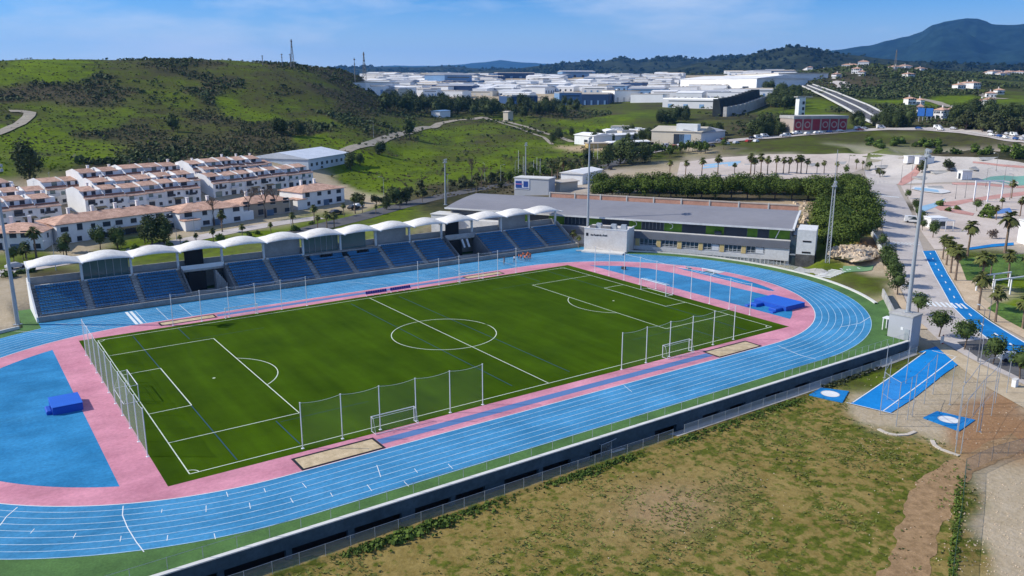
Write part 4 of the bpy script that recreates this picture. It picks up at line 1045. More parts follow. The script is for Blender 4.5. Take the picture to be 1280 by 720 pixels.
# ================================================================ houses
TILE = M('terracotta tiles', (.45, .255, .175), .85, .2, .6, (.55, .35, .25), 3, .3, 8, inst=.1); HW = M('house white', (.74, .73, .71), .85, .05, .2, (.80, .79, .77), inst=.05)
SHUT = M('dark window', (.03, .04, .055), .3, .2, .8); TERR = M('terrace brown', (.22, .11, .08), .85, .15, .8); HB = M('house grey', (.52, .53, .55), .85, .06, .3)
_hm = {}
def hm(k, f):
    if k not in _hm: _hm[k] = f()
    return _hm[k]
def terrace_house(v=0):
    """two floors, tiled eave, set-back attic with a low roof and a stepped party wall"""
    w = 6.6; t = thing('terraced_house', '', 'house')
    b = MB(); b.box(0, 5.5, -2, w - .02, 11, 8.0); b.build('wall', HW, t)
    b = MB(); b.extr([(-.45, 5.75), (.75, 6.35), (.75, 6.0), (-.45, 5.6)], (-w / 2, 0), (w / 2, 0)); b.build('eave', TILE, t)
    b = MB(); b.box(0, 7, 6.003, w - .04, 7.6, 2.3); b.build('attic', HW, t)
    b = MB(); b.extr([(2.9, 8.2), (7, 9.35), (11.1, 8.2), (11.1, 8.05), (2.9, 8.05)], (-w / 2 + .5, 0), (w / 2 - (1.2 if v else .3), 0)); b.build('roof', TILE, t)
    b = MB(); b.extr([(.9, 6.0), (.9, 6.6), (2.9, 8.0), (3.0, 8.5), (7, 9.6), (11, 8.5), (11, 6)], (-w / 2, 0), (-w / 2 + .2, 0)); b.build('party_wall', HW, t)
    gr = random.Random(v * 7 + 2); W4 = [(-1.6, 3.6, 1.5, 1.9), (1.5, 3.6, 1.2, 1.2), (-1.5, .4, 2.0, 2.1), (1.6, .8, 1.1, 1.2), (.8, 6.6, 1.6, 1.4)]
    if v == 1: W4 = [(-1.8, 3.7, 1.0, 1.4), (-.2, 3.4, 1.1, 2.0), (1.8, 3.7, .8, 1.1), (-1.2, .3, 2.6, 2.2), (2.0, .8, 1.0, 1.3), (-.6, 6.7, 2.2, 1.3)]
    if v == 2: W4 = [(-1.3, 3.4, 2.2, 2.0), (1.7, 3.8, 1.0, 1.0), (1.2, .3, 2.2, 2.2), (-1.7, .9, 1.2, 1.1), (-1.4, 6.6, 1.0, 1.3), (1.2, 6.6, 1.3, 1.3)]
    for x, z, ww, hh in W4:
        b = MB(); yy = -.04 if z < 6 else 3.16; b.box(x, yy, z, ww, .07, hh); o = b.build('window', SHUT if gr.random() < .7 else GLASSG, t)
        b = MB(); b.box(x, yy - .03, z - .1, ww + .2, .14, .1); b.build('sill', HB, o)
    b = MB(); bx_ = (-1.5, -.2, -1.3)[v]; b.box(bx_, -.5, 3.25, 3.0 - v * .3, 1.0, .2); bl = b.build('balcony', HW, t); b = MB(); b.box(bx_, -.97, 3.45, 3.0 - v * .3, .06, .9); b.build('railing', SHUT if v else HB, bl)
    if v == 2: b = MB(); b.extr([(0, 2.9), (-1.5, 2.4), (-1.5, 2.34), (0, 2.82)], (-.4, 0), (2.9, 0)); b.build('awning', M('awning ochre', (.36, .25, .12), .8, .1, 1), t)
    if v: b = MB(); b.box(2.2, 8.5, 8.5, .6, .6, 1.1 + .3 * v); b.box(2.2, 8.5, 9.6 + .3 * v, .8, .8, .12); b.build('chimney', HW, t)
    else: b = MB(); b.tube([(1.5, 7, 9.2), (1.5, 7, 11.2)], .04, 4); b.tube([(1.0, 7, 10.9), (2.0, 7, 10.9)], .03, 4); b.build('aerial', STEEL, t)
    b = MB(); b.extr([(1.0, 6.0), (1.0, 6.85), (1.1, 6.85), (1.1, 6.0)], (-w / 2 + .3, 0), (w / 2, 0)); b.build('terrace_wall', TERR, t)
    return t
HP = [terrace_house(k) for k in range(3)]; used = [False] * 3
rown = ["front left row", "middle row", "tall right row", "short upper row", "long upper row", "topmost row", "far left row", "second left row", "inner middle row", "inner right row"]
for ri, (a, c, zb) in enumerate(ROWW):
    d = (c - a)[:2]; L = np.linalg.norm(d); n = max(2, int(round(L / 6.6))); ang = math.atan2(d[1], d[0])
    for k in range(n):
        q = a[:2] + d * ((k + .5) / n); v = (k * 2 + ri * 5 + k // 3) % 3; lab = f"white terraced house, tiled attic roof, {nth(k)} from left in the {rown[ri]}"; z = zb + .15 * math.sin(k * 1.7 + ri)
        if not used[v]: o = HP[v]; used[v] = True; o.location = (q[0], q[1], z); o.rotation_euler.z = ang; o['label'] = lab; o['group'] = 'white terraced houses'; o.scale = (L / n / 6.6, 1, .86)
        else: dup(HP[v], (q[0], q[1], z), ang, lab, 'white terraced houses', (L / n / 6.6, 1, .86))
def villa(p, q, dep, h, label, hip=True, wall=None, nwin=5, door=True, z=None, name='house', cat='house', roofm=None, rise=1.7, grp=None, chim=2):
    """free-standing house with its front from p to q"""
    p, q = Vector(p), Vector(q); d = q - p; d.z = 0; L = d.length; ang = math.atan2(d.y, d.x); z = min(p.z, q.z) if z is None else z
    t = thing(name, label, cat, (p.x, p.y, z), ang, grp); wall = wall or HW; roofm = roofm or TILE
    b = MB(); b.box(L / 2, dep / 2, -2, L, dep, h + 2); b.build('wall', wall, t)
    e = .5; b = MB(); i = min(dep / 2, L / 2.2) if hip else 0
    b.add([(-e, -e, h), (L + e, -e, h), (L + e, dep + e, h), (-e, dep + e, h), (i - (e if not hip else 0), dep / 2, h + rise), (L - i + (e if not hip else 0), dep / 2, h + rise), (-e, -e, h - .15), (L + e, -e, h - .15), (L + e, dep + e, h - .15), (-e, dep + e, h - .15)],
        [(0, 1, 5, 4), (1, 2, 5), (2, 3, 4, 5), (3, 0, 4), (0, 6, 7, 1), (1, 7, 8, 2), (2, 8, 9, 3), (3, 9, 6, 0), (9, 8, 7, 6)]); b.build('roof', roofm, t)
    fl = 2 if h > 4.6 else 1
    for f in range(fl):
        for k in range(nwin):
            x = L * (k + .5) / nwin + random.uniform(-.4, .4); ww = min(random.uniform(1.1, 2.3), L / nwin * .7); b = MB(); b.box(x, -.03, 1 + f * 2.9, ww, .08, 1.25 if random.random() < .7 else 1.7); o = b.build('window', SHUT, t)
            b = MB(); b.box(x, -.07, .9 + f * 2.9, ww + .2, .14, .09); b.build('sill', HB, o)
    for x in (dep * .3, dep * .7): b = MB(); b.box(L + .03, x, h - 2, .08, 1, 1.2); b.build('window', SHUT, t)
    if door: b = MB(); b.box(L * .55, -.04, 0, 2.4, .1, 2.3); b.build('door', M('garage door', (.10, .16, .24), .6, .1, 1), t)
    for k in range(chim): b = MB(); b.box(L * (k + 1) / (chim + 1.2), dep * .62, h + .3, .7, .7, rise + 1.0); b.box(L * (k + 1) / (chim + 1.2), dep * .62, h + rise + 1.3, .9, .9, .14); b.build('chimney', HW, t)
    return t
a, c = un(70, 281.5, 6.8), un(219, 262, 7.0)
def at_z(p, z): return Vector((p[0], p[1], z))
def hz_(p): return float(tz(p[0], p[1]))
t = villa(at_z(a, .9), at_z(c, .9), 11, 6.0, 'long low house with terracotta roof and chimneys facing the street behind the stand', nwin=9, chim=4)
b = MB(); b.box(22, -1, 2.9, 18, 2, .25); b.build('awning', M('awning ochre', (.36, .25, .12), .8, .1, 1), t); b = MB(); b.box(24, -.05, .1, 12, .1, 2.4); b.build('shop_front', SHUT, t)
a, c = un(224, 266, 6.6), un(304, 256, 6.8); t = villa(at_z(a, 1.2), at_z(c, 1.2), 12, 5.4, 'hipped terracotta house with white terrace, right of the big dark tree', nwin=4)
b = MB(); b.box(2.2, -1.6, -1, 4.5, 3.2, 4.2); b.build('porch', HW, t); b = MB(); b.box(2.2, -1.6, 3.2, 5, 3.6, .25); b.build('porch_roof', TILE, t)
a, c = un(300, 257, 6.2), un(366, 249, 6.4); t = villa(at_z(a, 1.6), at_z(c, 1.6), 11, 4.8, 'sand coloured house half hidden behind bare trees', wall=M('sand render', (.42, .34, .26), .85, .08, .3), nwin=4)
b = MB(); b.box(1, -1.2, -1, 4, 2.6, 4); b.build('porch', HW, t)
a, c = un(378, 243, 7), un(430, 235.5, 7.2); t = villa(at_z(a, 2), at_z(c, 2), 12, 5.6, 'white house with terracotta roof at the right end of the estate', nwin=4)
b = MB(); b.box(-1, 2, -1, 4, 6, 4.4); b.build('side_wing', HW, t); b = MB(); b.box(-1, 2, 3.403, 4.4, 6.4, .2); b.build('wing_roof', TILE, t)
a, c = un(-24, 291, 6.2), un(52, 289, 6.2); villa(at_z(a, .8), at_z(c, .8), 12, 5.2, 'terracotta roofed house at the left edge of the photo behind the stand', nwin=5)
# warehouse with pale roof
a, c = P(386, 214), P(436, 203); dv = Vector(c - a); ang = math.atan2(dv.y, dv.x)
t = thing('warehouse', 'long white warehouse with pale metal roof at the upper right of the estate', 'warehouse', (a[0], a[1], min(a.z, c.z) + 1), ang)
Lw = Vector((dv.x, dv.y, 0)).length; WHR = M('pale metal roof', (.58, .62, .66), .5, .05, .2, (.64, .67, .7), 1)
b = MB(); b.box(Lw / 2, 14, -4, Lw, 28, 8); b.build('wall', M('warehouse wall', (.50, .56, .62), .7, .06, .2), t)
b = MB(); b.extr([(-.4, 4.0), (14, 6.4), (28.4, 4.0), (28.4, 3.8), (-.4, 3.8)], (-.4, 0), (Lw + .4, 0)); b.build('roof', WHR, t)
for k in range(8): b = MB(); b.box(Lw * (k + .6) / 8.2, -.05, .8, 1.6, .1, 1.3); b.build('window', SHUT, t)
# ================================================================ roads, paths, plaza
ROAD = M('pale road', (.43, .385, .35), .9, .08, .08, (.50, .455, .42), 1.2, .15, 15); ASPH = M('asphalt', (.075, .075, .08), .9, .12, .1, (.11, .108, .108), 1.2, .15, 15)
PAVE = M('tan pavement', (.48, .36, .23), .9, .1, .25, (.56, .44, .30), 3, .15, 12); CYC = M('cycle blue', (.008, .155, .42), .85, .1, .3, (.014, .195, .48), 3, spec=.1); AZUR = M('runway azure', (.004, .19, .52), .8, .06, .3, (.008, .225, .58), 3, spec=.15)
PLAZA = M('plaza concrete', (.50, .42, .355), .9, .07, .06, (.58, .50, .43), 1.0); REDP = M('red paving', (.46, .23, .19), .9, .08, .1, (.54, .30, .25), 1.5); TRACKD = M('dirt track', (.27, .235, .18), .95, .12, .2, (.34, .30, .23), 2)
GRS = M('park grass', (.05, .10, .012), .95, .25, .25, (.085, .16, .02), 2, .5, 12); AQUA = M('pale blue paving', (.28, .46, .60), .9, .08, .2); TEAL = M('green court', (.16, .34, .28), .9, .08, .2)
RL = px([1080, 212, 1087, 233, 1096, 256, 1103, 285, 1112, 322, 1124, 357, 1140, 394, 1172, 424, 1216, 450, 1262, 472, 1310, 496])
RRt = px([1106, 212, 1122, 233, 1132, 252, 1140, 268, 1154, 312, 1168, 345, 1188, 381, 1218, 411, 1256, 440, 1290, 464, 1330, 490])
drape('street', RL, RRt, ROAD, .05, 90, 7)
drape('street_lower', px([1196, 428, 1222, 447, 1266, 468, 1310, 490]), px([1232, 424, 1256, 440, 1290, 464, 1330, 490]), ASPH, .07, 40, 5)
CA, CB = px([1153, 314, 1168, 345, 1188, 381, 1218, 411, 1256, 440, 1300, 470]), px([1169, 313.5, 1184, 342, 1206, 379, 1236, 401, 1280, 428, 1320, 452])
cyc = drape('cycle_path', CA, CB, CYC, .08, 80, 4)
def inset(A, B, f0, f1): A, B = resample(A, 60), resample(B, 60); return [a.lerp(b, f0) for a, b in zip(A, B)], [a.lerp(b, f1) for a, b in zip(A, B)]
for f0, f1 in ((-.02, .035), (.965, 1.02)): A, B = inset(CA, CB, f0, f1); drape('edge_line', A, B, LINE, .10, 80, 2, parent=cyc)
A, B = inset(CA, CB, .46, .54)
for k in range(2, 58, 2): drape('dash', A[k:k + 2], B[k:k + 2], LINE, .10, 2, 2, parent=cyc) if k % 4 else None
def zebra(name, p, q, n, ln, w=.5):
    p, q = P(*p), P(*q); d = (q - p); d.z = 0; dn = d.normalized(); s = Vector((-dn.y, dn.x, 0)) * ln / 2
    o = None
    for k in range(n):
        c = p.lerp(q, (k + .5) / n); b = MB(); h = dn * w / 2; pts = [c - h - s, c + h - s, c + h + s, c - h + s]
        b.ngon([(v.x, v.y, hz_(v) + .11) for v in pts])
        if o is None: o = put(name, None); o['kind'] = 'structure'
        b.build('stripe', LINE, o)
zebra('crosswalk', (1108, 303.5), (1148, 305.5), 8, 3.0, .5); zebra('crosswalk', (1157, 380), (1208, 383.5), 8, 3.2, .5); zebra('crosswalk', (1103, 245), (1124, 247), 7, 2.5, .6)
drape('pavement', px([1082, 262, 1094, 300, 1104, 330, 1116, 362, 1128, 392, 1150, 412]), px([1101, 282, 1103, 290, 1111, 322, 1123, 357, 1139, 394, 1160, 412]), PAVE, .12, 40, 3)
drape('pavement', px([1170, 314, 1186, 342, 1209, 380, 1240, 402, 1290, 428]), px([1188, 314, 1205, 345, 1232, 376, 1256, 392, 1300, 412]), PAVE, .12, 40, 3)
drape('pavement', px([1174, 427, 1216, 452, 1262, 476, 1310, 500]), px([1165, 429, 1196, 456, 1232, 484, 1282, 512]), M('field pavement', (.42, .33, .21), .9, .1, .25, (.50, .41, .28), 3), .12, 40, 3)
for a, c in (((1128, 252), (1142, 292)),): pass
drape('plaza_paving', px([1126, 232, 1140, 255, 1152, 290, 1168, 312]), px([1290, 232, 1290, 262, 1290, 285, 1290, 305]), PLAZA, .06, 40, 12)
drape('plaza_paving', px([845, 224, 900, 226, 960, 224, 1030, 224, 1080, 210]), px([850, 203, 900, 197, 960, 193, 1030, 193, 1085, 192]), PLAZA, .06, 50, 6)
drape('plaza_paving', px([1090, 230, 1180, 228, 1290, 230]), px([1088, 192, 1180, 196, 1290, 206]), M('skate concrete', (.48, .435, .385), .85, .07, .06, (.56, .515, .46), 1), .05, 40, 8)
drape('grass_bed', px([1186, 336, 1196, 352, 1210, 378]), px([1206, 327, 1216, 350, 1224, 372]), PAVE, .13, 10, 3)
drape('grass_bed', px([1198, 325, 1240, 319, 1280, 318]), px([1208, 351, 1240, 352, 1280, 350]), GRS, .14, 20, 5)
drape('grass_bed', px([1234, 386, 1260, 402, 1290, 418]), px([1246, 378, 1270, 384, 1290, 392]), GRS, .14, 16, 4)
drape('cycle_path', px([1210, 310, 1240, 305.5, 1267, 303.5]), px([1210, 313, 1240, 309, 1267, 307]), CYC, .12, 20, 3)
drape('red_path', px([1122, 231, 1128, 222, 1140, 214, 1148, 203]), px([1128, 232, 1140, 226, 1148, 217, 1156, 205]), REDP, .10, 20, 3)
drape('red_path', px([1166, 258, 1180, 253, 1210, 249, 1250, 243, 1290, 238]), px([1176, 264, 1186, 259, 1212, 253, 1250, 248, 1290, 243]), REDP, .10, 30, 3)
drape('red_path', px([1172, 262, 1190, 266, 1216, 270]), px([1180, 259, 1196, 262, 1218, 267]), REDP, .12, 16, 3)
drape('red_path', px([1190, 231, 1240, 233, 1290, 235]), px([1190, 228.5, 1240, 230, 1290, 232]), REDP, .10, 16, 3)
drape('red_path', px([1216, 204, 1250, 208, 1290, 211]), px([1216, 202, 1250, 205.5, 1290, 208.5]), REDP, .10, 16, 3)
drape('blue_patch', px([1151, 258, 1168, 254, 1182, 248]), px([1152, 266, 1162, 262, 1176, 256]), AQUA, .11, 16, 4)
drape('blue_patch', px([1240, 263, 1262, 260]), px([1243, 268, 1266, 266]), M('court blue', (.10, .22, .48), .9, .08, .2), .11, 10, 3)
drape('blue_patch', px([878, 211, 900, 209, 924, 207]), px([880, 206, 900, 203.5, 926, 201.5]), AQUA, .11, 12, 3)
drape('green_court', px([1226, 225, 1250, 228, 1290, 231]), px([1238, 221, 1256, 219.5, 1290, 219]), TEAL, .10, 16, 4)
drape('skate_bowl', px([1138, 237, 1152, 240, 1176, 243, 1188, 241]), px([1142, 234, 1154, 234.5, 1176, 237, 1186, 239]), M('bowl rim', (.62, .62, .6), .8, .05, .2), .3, 20, 4)
drape('skate_bowl', px([1142, 237.5, 1154, 239.2, 1174, 241.5]), px([1144, 235.5, 1154, 236, 1172, 238.5]), AQUA, .36, 16, 3)
# far roads
hw = band('highway', px([800, 192, 830, 186, 870, 180, 910, 176.5, 960, 172.5, 1010, 168, 1060, 164, 1110, 161.5, 1160, 161.5, 1210, 165, 1250, 170, 1300, 178]), 13, ROAD, .35, 120, 5)
band('kerb_line', px([800, 193.4, 830, 187.6, 870, 181.8, 910, 178, 960, 174, 1010, 169.4, 1060, 165.3, 1110, 162.7, 1160, 162.7, 1210, 166.2, 1300, 179.5]), .5, COPE, .9, 120, 2)
hr = px([430, 190, 455, 182, 480, 174, 500, 167.5, 525, 161, 550, 154.5, 580, 150, 606, 146.5])
band('hill_road', hr, 6.5, TRACKD, .3, 80, 4)
band('farm_track', px([606, 147, 640, 154, 670, 163, 700, 172, 716, 178]), 4.5, TRACKD, .3, 60, 3)
band('farm_track', px([606, 148, 630, 155, 655, 163, 680, 172, 690, 181]), 2.6, TRACKD, .3, 60, 3)
band('hill_track', px([-8, 169, 8, 163, 24, 156, 36, 146, 38, 141.5, 26, 139.5, 12, 139.5]), 5.5, TRACKD, .4, 60, 4)
band('back_street', px([-30, 347, 40, 335, 100, 325, 160, 315, 220, 303, 290, 289, 350, 279, 400, 272]), 6, ROAD, .08, 80, 4)
band('back_street', px([330, 302, 400, 284, 450, 272, 500, 258, 545, 247, 590, 238, 640, 229, 690, 222, 740, 214, 790, 196]), 8, ASPH, .09, 100, 4)
band('dirt_road', px([1150, 124, 1170, 128, 1190, 134]), 9, TRACKD, .4, 20, 3); band('dirt_road', px([1208, 112, 1222, 117, 1240, 123, 1258, 124]), 9, TRACKD, .4, 20, 3)
# elevated motorway
def ramp(l, r, label, hh=.8):
    A = [P(u, v) + Vector((0, 0, z)) for u, v, z in l]; Bq = [P(u, v) + Vector((0, 0, z)) for u, v, z in r]; A, Bq = resample(A, 30), resample(Bq, 30); t = thing('motorway_bridge', label, 'bridge', A[0]); o = A[0]
    b = MB(); b.strip([tuple(p - o) for p in A], [tuple(p - o) for p in Bq]); b.build('deck', ASPH, t)
    for E in (A, Bq, [a.lerp(c, .48) for a, c in zip(A, Bq)]):
        b = MB(); up = Vector((0, 0, hh)); b.strip([tuple(p - o - up * .6) for p in E], [tuple(p - o + up) for p in E]); b.strip([tuple(p - o + up) for p in E], [tuple(p - o + up + Vector((.9, -.4, 0))) for p in E]); b.build('barrier', COPE, t)
    for i in range(2, 29, 4): q = A[i].lerp(Bq[i], .3); b = MB(); b.box(q.x - o.x, q.y - o.y, hz_(q) - 4 - o.z, 2, 2, max(3, q.z - hz_(q) + 3.6)); b.build('pier', CONC, t)
    return t
ramp([(1002, 111, 3), (1026, 123, 3), (1058, 141, 3), (1076, 151, 2), (1100, 160, .5)], [(1015, 109, 3), (1043, 119, 3), (1085, 137, 3), (1110, 149, 2), (1134, 157, .5)], 'motorway bridge running down the valley behind the red building')
band('motorway', px([1020, 112, 1042, 118, 1056, 108, 1050, 104, 1038, 103]), 14, ROAD, 1.0, 40, 4)
# ================================================================ throwing field
def ragged(l, n=110, a=.5, sd=0): return [q + Vector((a * float(fbm(np.array(q.x * 1.), np.array(q.y * 1.), 2.2, 3, sd)), a * float(fbm(np.array(q.y * 1.), np.array(q.x * 1.), 2.2, 3, sd + 3)), 0)) for q in resample(px(l), n)]
drape('dirt_path', ragged([1098, 724, 1111, 690, 1122, 655, 1135, 622, 1150, 600, 1180, 581, 1220, 562, 1264, 541], a=.9), ragged([1162, 724, 1168, 690, 1181, 652, 1190, 627, 1201, 606, 1217, 592, 1252, 575, 1292, 562], a=.9, sd=9), M('dirt path', (.24, .15, .068), .95, .14, 1.2, (.32, .205, .105), 6, .4, 14), .03, 110, 5)
def zf(u, v, dz=0): p = P(u, v); return p
t = drape('throwing_runway', px([1063, 505, 1090, 487, 1135, 455, 1160, 440]), px([1113, 517, 1140, 500, 1180, 468, 1204, 452]), AZUR, .10, 30, 6)
tk = [((1063, 505), (1113, 517))]
for (a, c) in (((1066, 504), (1157, 440)), ((1104, 514.5), (1194, 447.5)), ((1058, 504), (1116, 518)), ((1165, 439), (1196, 447))):
    band('runway_line', [P(*a), P(*c)], .16, LINE, .125, 20, 2, parent=t)
drape('throwing_apron', px([1148, 441, 1176, 431.5, 1184, 434]), px([1160, 441, 1190, 449, 1208, 453]), AZUR, .09, 12, 4)
def circle_slab(pts, c, label):
    q = [P(*s) for s in pts]; o = sum(q, Vector()) / 4; o.z = hz_(o); t = thing('throwing_circle', label, 'throwing circle', o, 0, 'throwing circles'); b = MB(); b.prism([(p.x - o.x, p.y - o.y) for p in q], -.3, .14); b.build('slab', CYC, t)
    b = MB(); b.flat([(1.25 * math.cos(a), 1.25 * math.sin(a)) for a in np.linspace(0, 2 * math.pi, 33)[:-1]], .15); b.build('circle', M('white concrete', (.68, .69, .68), .8, .06, .5), t); b = MB(); loopline(b, [(1.3 * math.cos(a), 1.3 * math.sin(a)) for a in np.linspace(0, 6.4, 34)], .1, .155); b.build('ring', STEEL, t); return t
circle_slab([(1011, 494.5), (1026, 485.5), (1061, 490), (1053, 504)], 0, 'blue throwing slab with white circle at the left end of the runway')
circle_slab([(1154, 523), (1171, 515), (1219, 525.5), (1199, 539.5)], 0, 'blue throwing slab with white circle inside the tall cage')
KC = M('chalk kerb', (.52, .46, .38), .9, .1, .6)
for l, lab in (([1098, 537, 1108, 542, 1120, 544.5, 1134, 544, 1144, 540], 'curved pale kerb in bare soil below the blue runway'), ([1165, 551, 1168, 557, 1176, 562, 1190, 567, 1199, 570], 'curved pale kerb in front of the tall cage')):
    q = resample(px(l), 12); t = thing('stop_board', lab, 'kerb', q[0])
    b = MB()
    for a, c in zip(q, q[1:]): b.extr([(-.25, -.1), (-.25, .14), (.25, .14), (.25, -.1)], (a.x - q[0].x, a.y - q[0].y), (c.x - q[0].x, c.y - q[0].y))
    b.build('board', KC, t)
# cage and poles: pixel foot, height
def cage(feet, h, label, links, arms=True):
    q = [P(*f) for f in feet]; t = thing('throwing_cage', label, 'cage', q[0], 0, 'throwing cages'); o = q[0]
    for p in q: b = MB(); b.tube([tuple(p - o), tuple(p - o + Vector((0, 0, h)))], .055, 6, r2=.04); b.build('pole', STEEL, t)
    for i, j in links:
        a, c = q[i] - o, q[j] - o; up = Vector((0, 0, h)); b = MB(); b.tube([a + up, (a + c) / 2 + up * .985, c + up], .035, 4); b.tube([a + up * .5, c + up * .5], .02, 4); b.build('cable', STEEL, t)
        b = MB(); b.strip([tuple(a + Vector((0, 0, .1))), tuple(c + Vector((0, 0, .1)))], [tuple(a + up), tuple(c + up)]); b.build('net', NETM('cage net', (.5, .52, .55), .035), t)
    return t
cage([(1120, 533), (1100, 518), (1109, 500), (1134, 525), (1140, 521), (1155, 505), (1166, 493)], 6.2, 'tall pole cage standing over the lower end of the blue runway', [(0, 1), (1, 2), (0, 3), (3, 4), (4, 5), (5, 6)])
cage([(1194, 566), (1201, 567), (1195, 549), (1216, 518), (1228, 509), (1221, 540), (1239, 520), (1244, 504)], 7.2, 'tall steel cage with nets round the right throwing slab', [(0, 2), (2, 3), (3, 4), (1, 5), (5, 6), (6, 7), (4, 7)])
def pole(u, v, h, label, name='net_pole', cat='pole', r=.06, top=None):
    p = P(u, v); t = thing(name, label, cat, p, 0, 'poles round the throwing field'); b = MB(); b.tube([(0, 0, -.2), (0, 0, h)], r, 6, r2=r * .7); b.box(0, 0, 0, .3, .3, .06); b.build('shaft', STEEL, t)
    if top: b = MB(); b.tube([(0, 0, h), (.5, .1, h + .12)], .04, 5); b.box(.65, .12, h + .05, .5, .22, .12); b.build('lamp', STEEL, t)
    return t
for i, (u, v, h) in enumerate([(1106, 472, 5.5), (1132, 480, 6), (1187, 506, 6), (1206, 478, 5.5), (1223, 470, 6.4), (1258, 492, 5), (1225, 540, 4)]): pole(u, v, h, f'thin steel pole, {nth(i)} from the left round the blue throwing runway')
def lamp(u, v, h, label, grp='street lamps', arm=1.4, col=None, z=None):
    p = P(u, v) if z is None else Vector(un(u, v, z)); t = thing('street_lamp', label, 'street lamp', p, random.uniform(0, 6), grp); b = MB(); b.tube([(0, 0, -.2), (0, 0, h * .5), (0, 0, h)], .085, 6, r2=.05); b.tube([(0, 0, h), (arm * .6, 0, h + .25), (arm, 0, h + .3)], .04, 5); b.tube([(0, 0, 0), (0, 0, .9)], .13, 6); b.build('post', col or CONCD, t)
    b = MB(); b.box(arm + .15, 0, h + .22, .7, .28, .12, top=.7); b.build('lamp_head', STEEL, t); return t
for i, (u, v, h) in enumerate([(1222, 452, 9), (1236, 400, 8), (1137, 245, 8), (1206, 248, 8), (1254, 236, 8.5), (1262, 250, 9), (1232, 234, 7), (1126, 229, 7), (1100, 222, 7), (1080, 226, 6), (1194, 249, 5), (1060, 215, 7), (1140, 213, 7), (1245, 214, 7)]): lamp(u, v, h, f'dark street lamp, {nth(i)} placed along the street and skate plaza')
for i, (u, v, h) in enumerate([(70, 338, 7), (221, 300, 7), (244, 300, 8), (364, 283, 8), (467, 172, 9), (480, 250, 8), (560, 243, 7), (644, 229, 9), (626, 232, 8), (606, 226, 7)]): lamp(u, v, h, f'pale street lamp, {nth(i)} from the left behind the grandstand', 'lamps behind the grandstand', col=STEEL)
for i, (u, v, h) in enumerate([(648, 228, 13), (654, 226, 10), (667, 224, 8), (671, 224, 9), (675, 224, 8.5), (742, 200, 8), (747, 200, 10)]):
    p = P(u, v); t = thing('flagpole', f'bare white flagpole, {nth(i)} from the left behind the box building', 'flagpole', p, 0, 'flagpoles'); b = MB(); b.tube([(0, 0, 0), (0, 0, h)], .11, 6, r2=.05); b.build('shaft', WPOLE, t)
# fences on the dry field
FENCEL = NETM('bright fence mesh', (.56, .57, .56), .42)  # lighter mesh colour imitates sunlight caught by the wire
drape('wall_path', [Vector((5, -49.3, 0)), Vector((62, -49.3, 0))], [Vector((5, -51.1, 0)), Vector((62, -51.1, 0))], CONC, .06, 40, 3)
fx = np.linspace(-130, 64, 60)
rail_fence('field_fence', [(x, -51.2, hz_((x, -51.2))) for x in np.linspace(-72, 4, 26)], 1.35, 2.6, 'wire fence under the navy-shaded wall, left of the small gate', NETM('worn fence mesh', (.46, .47, .46), .26), grp='field fences')
rail_fence('field_fence', [(x, -50.8, hz_((x, -50.8))) for x in np.linspace(6.5, 62, 16)], 1.3, 2.6, 'wire fence under the navy-shaded wall, from the small gate to the runway', FENCEL, grp='field fences')
q = px([1206, 592, 1214, 588, 1240, 576, 1275, 566, 1300, 560]); rail_fence('yard_fence', [(p.x, p.y, p.z) for p in q], 1.9, 2.5, 'dark mesh fence beside the sandy yard, upper stretch', True, col=CONCD, grp='field fences')
q = px([1206, 592, 1204, 620, 1200, 650, 1194, 690, 1190, 725]); rail_fence('yard_fence', [(p.x, p.y, p.z) for p in q], 1.9, 2.5, 'dark mesh fence along the dirt track, lower stretch', True, col=M('fence green', (.03, .07, .035), .7, .1, 1), grp='field fences')
rail_fence('apron_fence', [(30 + k * 3.4, -48.4, .1) for k in range(11)], 1.1, 1.7, 'low steel railing on the apron edge near the concrete block', False, grp='field fences')
rail_fence('apron_fence', [(-T - 40 + k * 4, -48.3, .1) for k in range(4, 26)], 1.1, 3, 'low wire railing on the apron edge at the lower left', False, grp='field fences')
p = P(764, 566); t = thing('gate_cage', 'small steel gate cage with pale slab at the field fence', 'gate', p, R(10))
for x, y in ((-2, 0), (0, 0), (2, 0), (-2, 1.6), (0, 1.6), (2, 1.6)): b = MB(); b.tube([(x, y, 0), (x, y, 1.7)], .05, 5); b.build('post', STEEL, t)
b = MB(); [b.tube([(-2, y, 1.7), (0, y - .2, 1.75), (2, y, 1.7)], .045, 5) for y in (0, 1.6)]; [b.tube([(x, 0, 1.7), (x, 1.6, 1.7)], .045, 5) for x in (-2, 0, 2)]; b.build('top_rail', STEEL, t); b = MB(); b.strip([(-2, 0, .1), (0, 0, .1), (2, 0, .1)], [(-2, 0, 1.7), (0, 0, 1.7), (2, 0, 1.7)]); b.build('mesh_panel', FENCEM, t); b = MB(); b.box(1, -.6, -.1, 2, 1.6, .25); b.build('slab', COPE, t)
p = P(1268, 484); t = thing('utility_box', 'small white utility box on the pavement by the field', 'box', p); b = MB(); b.box(0, 0, 0, .9, .6, 1.25); b.build('body', WHITE, t); b = MB(); b.box(0, 0, 1.253, 1.0, .7, .08); b.build('lid', COPE, t)
p = P(1177, 432); t = thing('sign_post', 'small white notice board with red edge at the top of the runway', 'sign', p); b = MB(); b.box(0, 0, .5, 1.0, .06, 1.2); b.build('board', WHITE, t); b = MB(); b.box(.62, .2, 0, .2, .2, 1.8); b.build('post', M('sign red', (.4, .06, .05), .7, .1, 1), t)
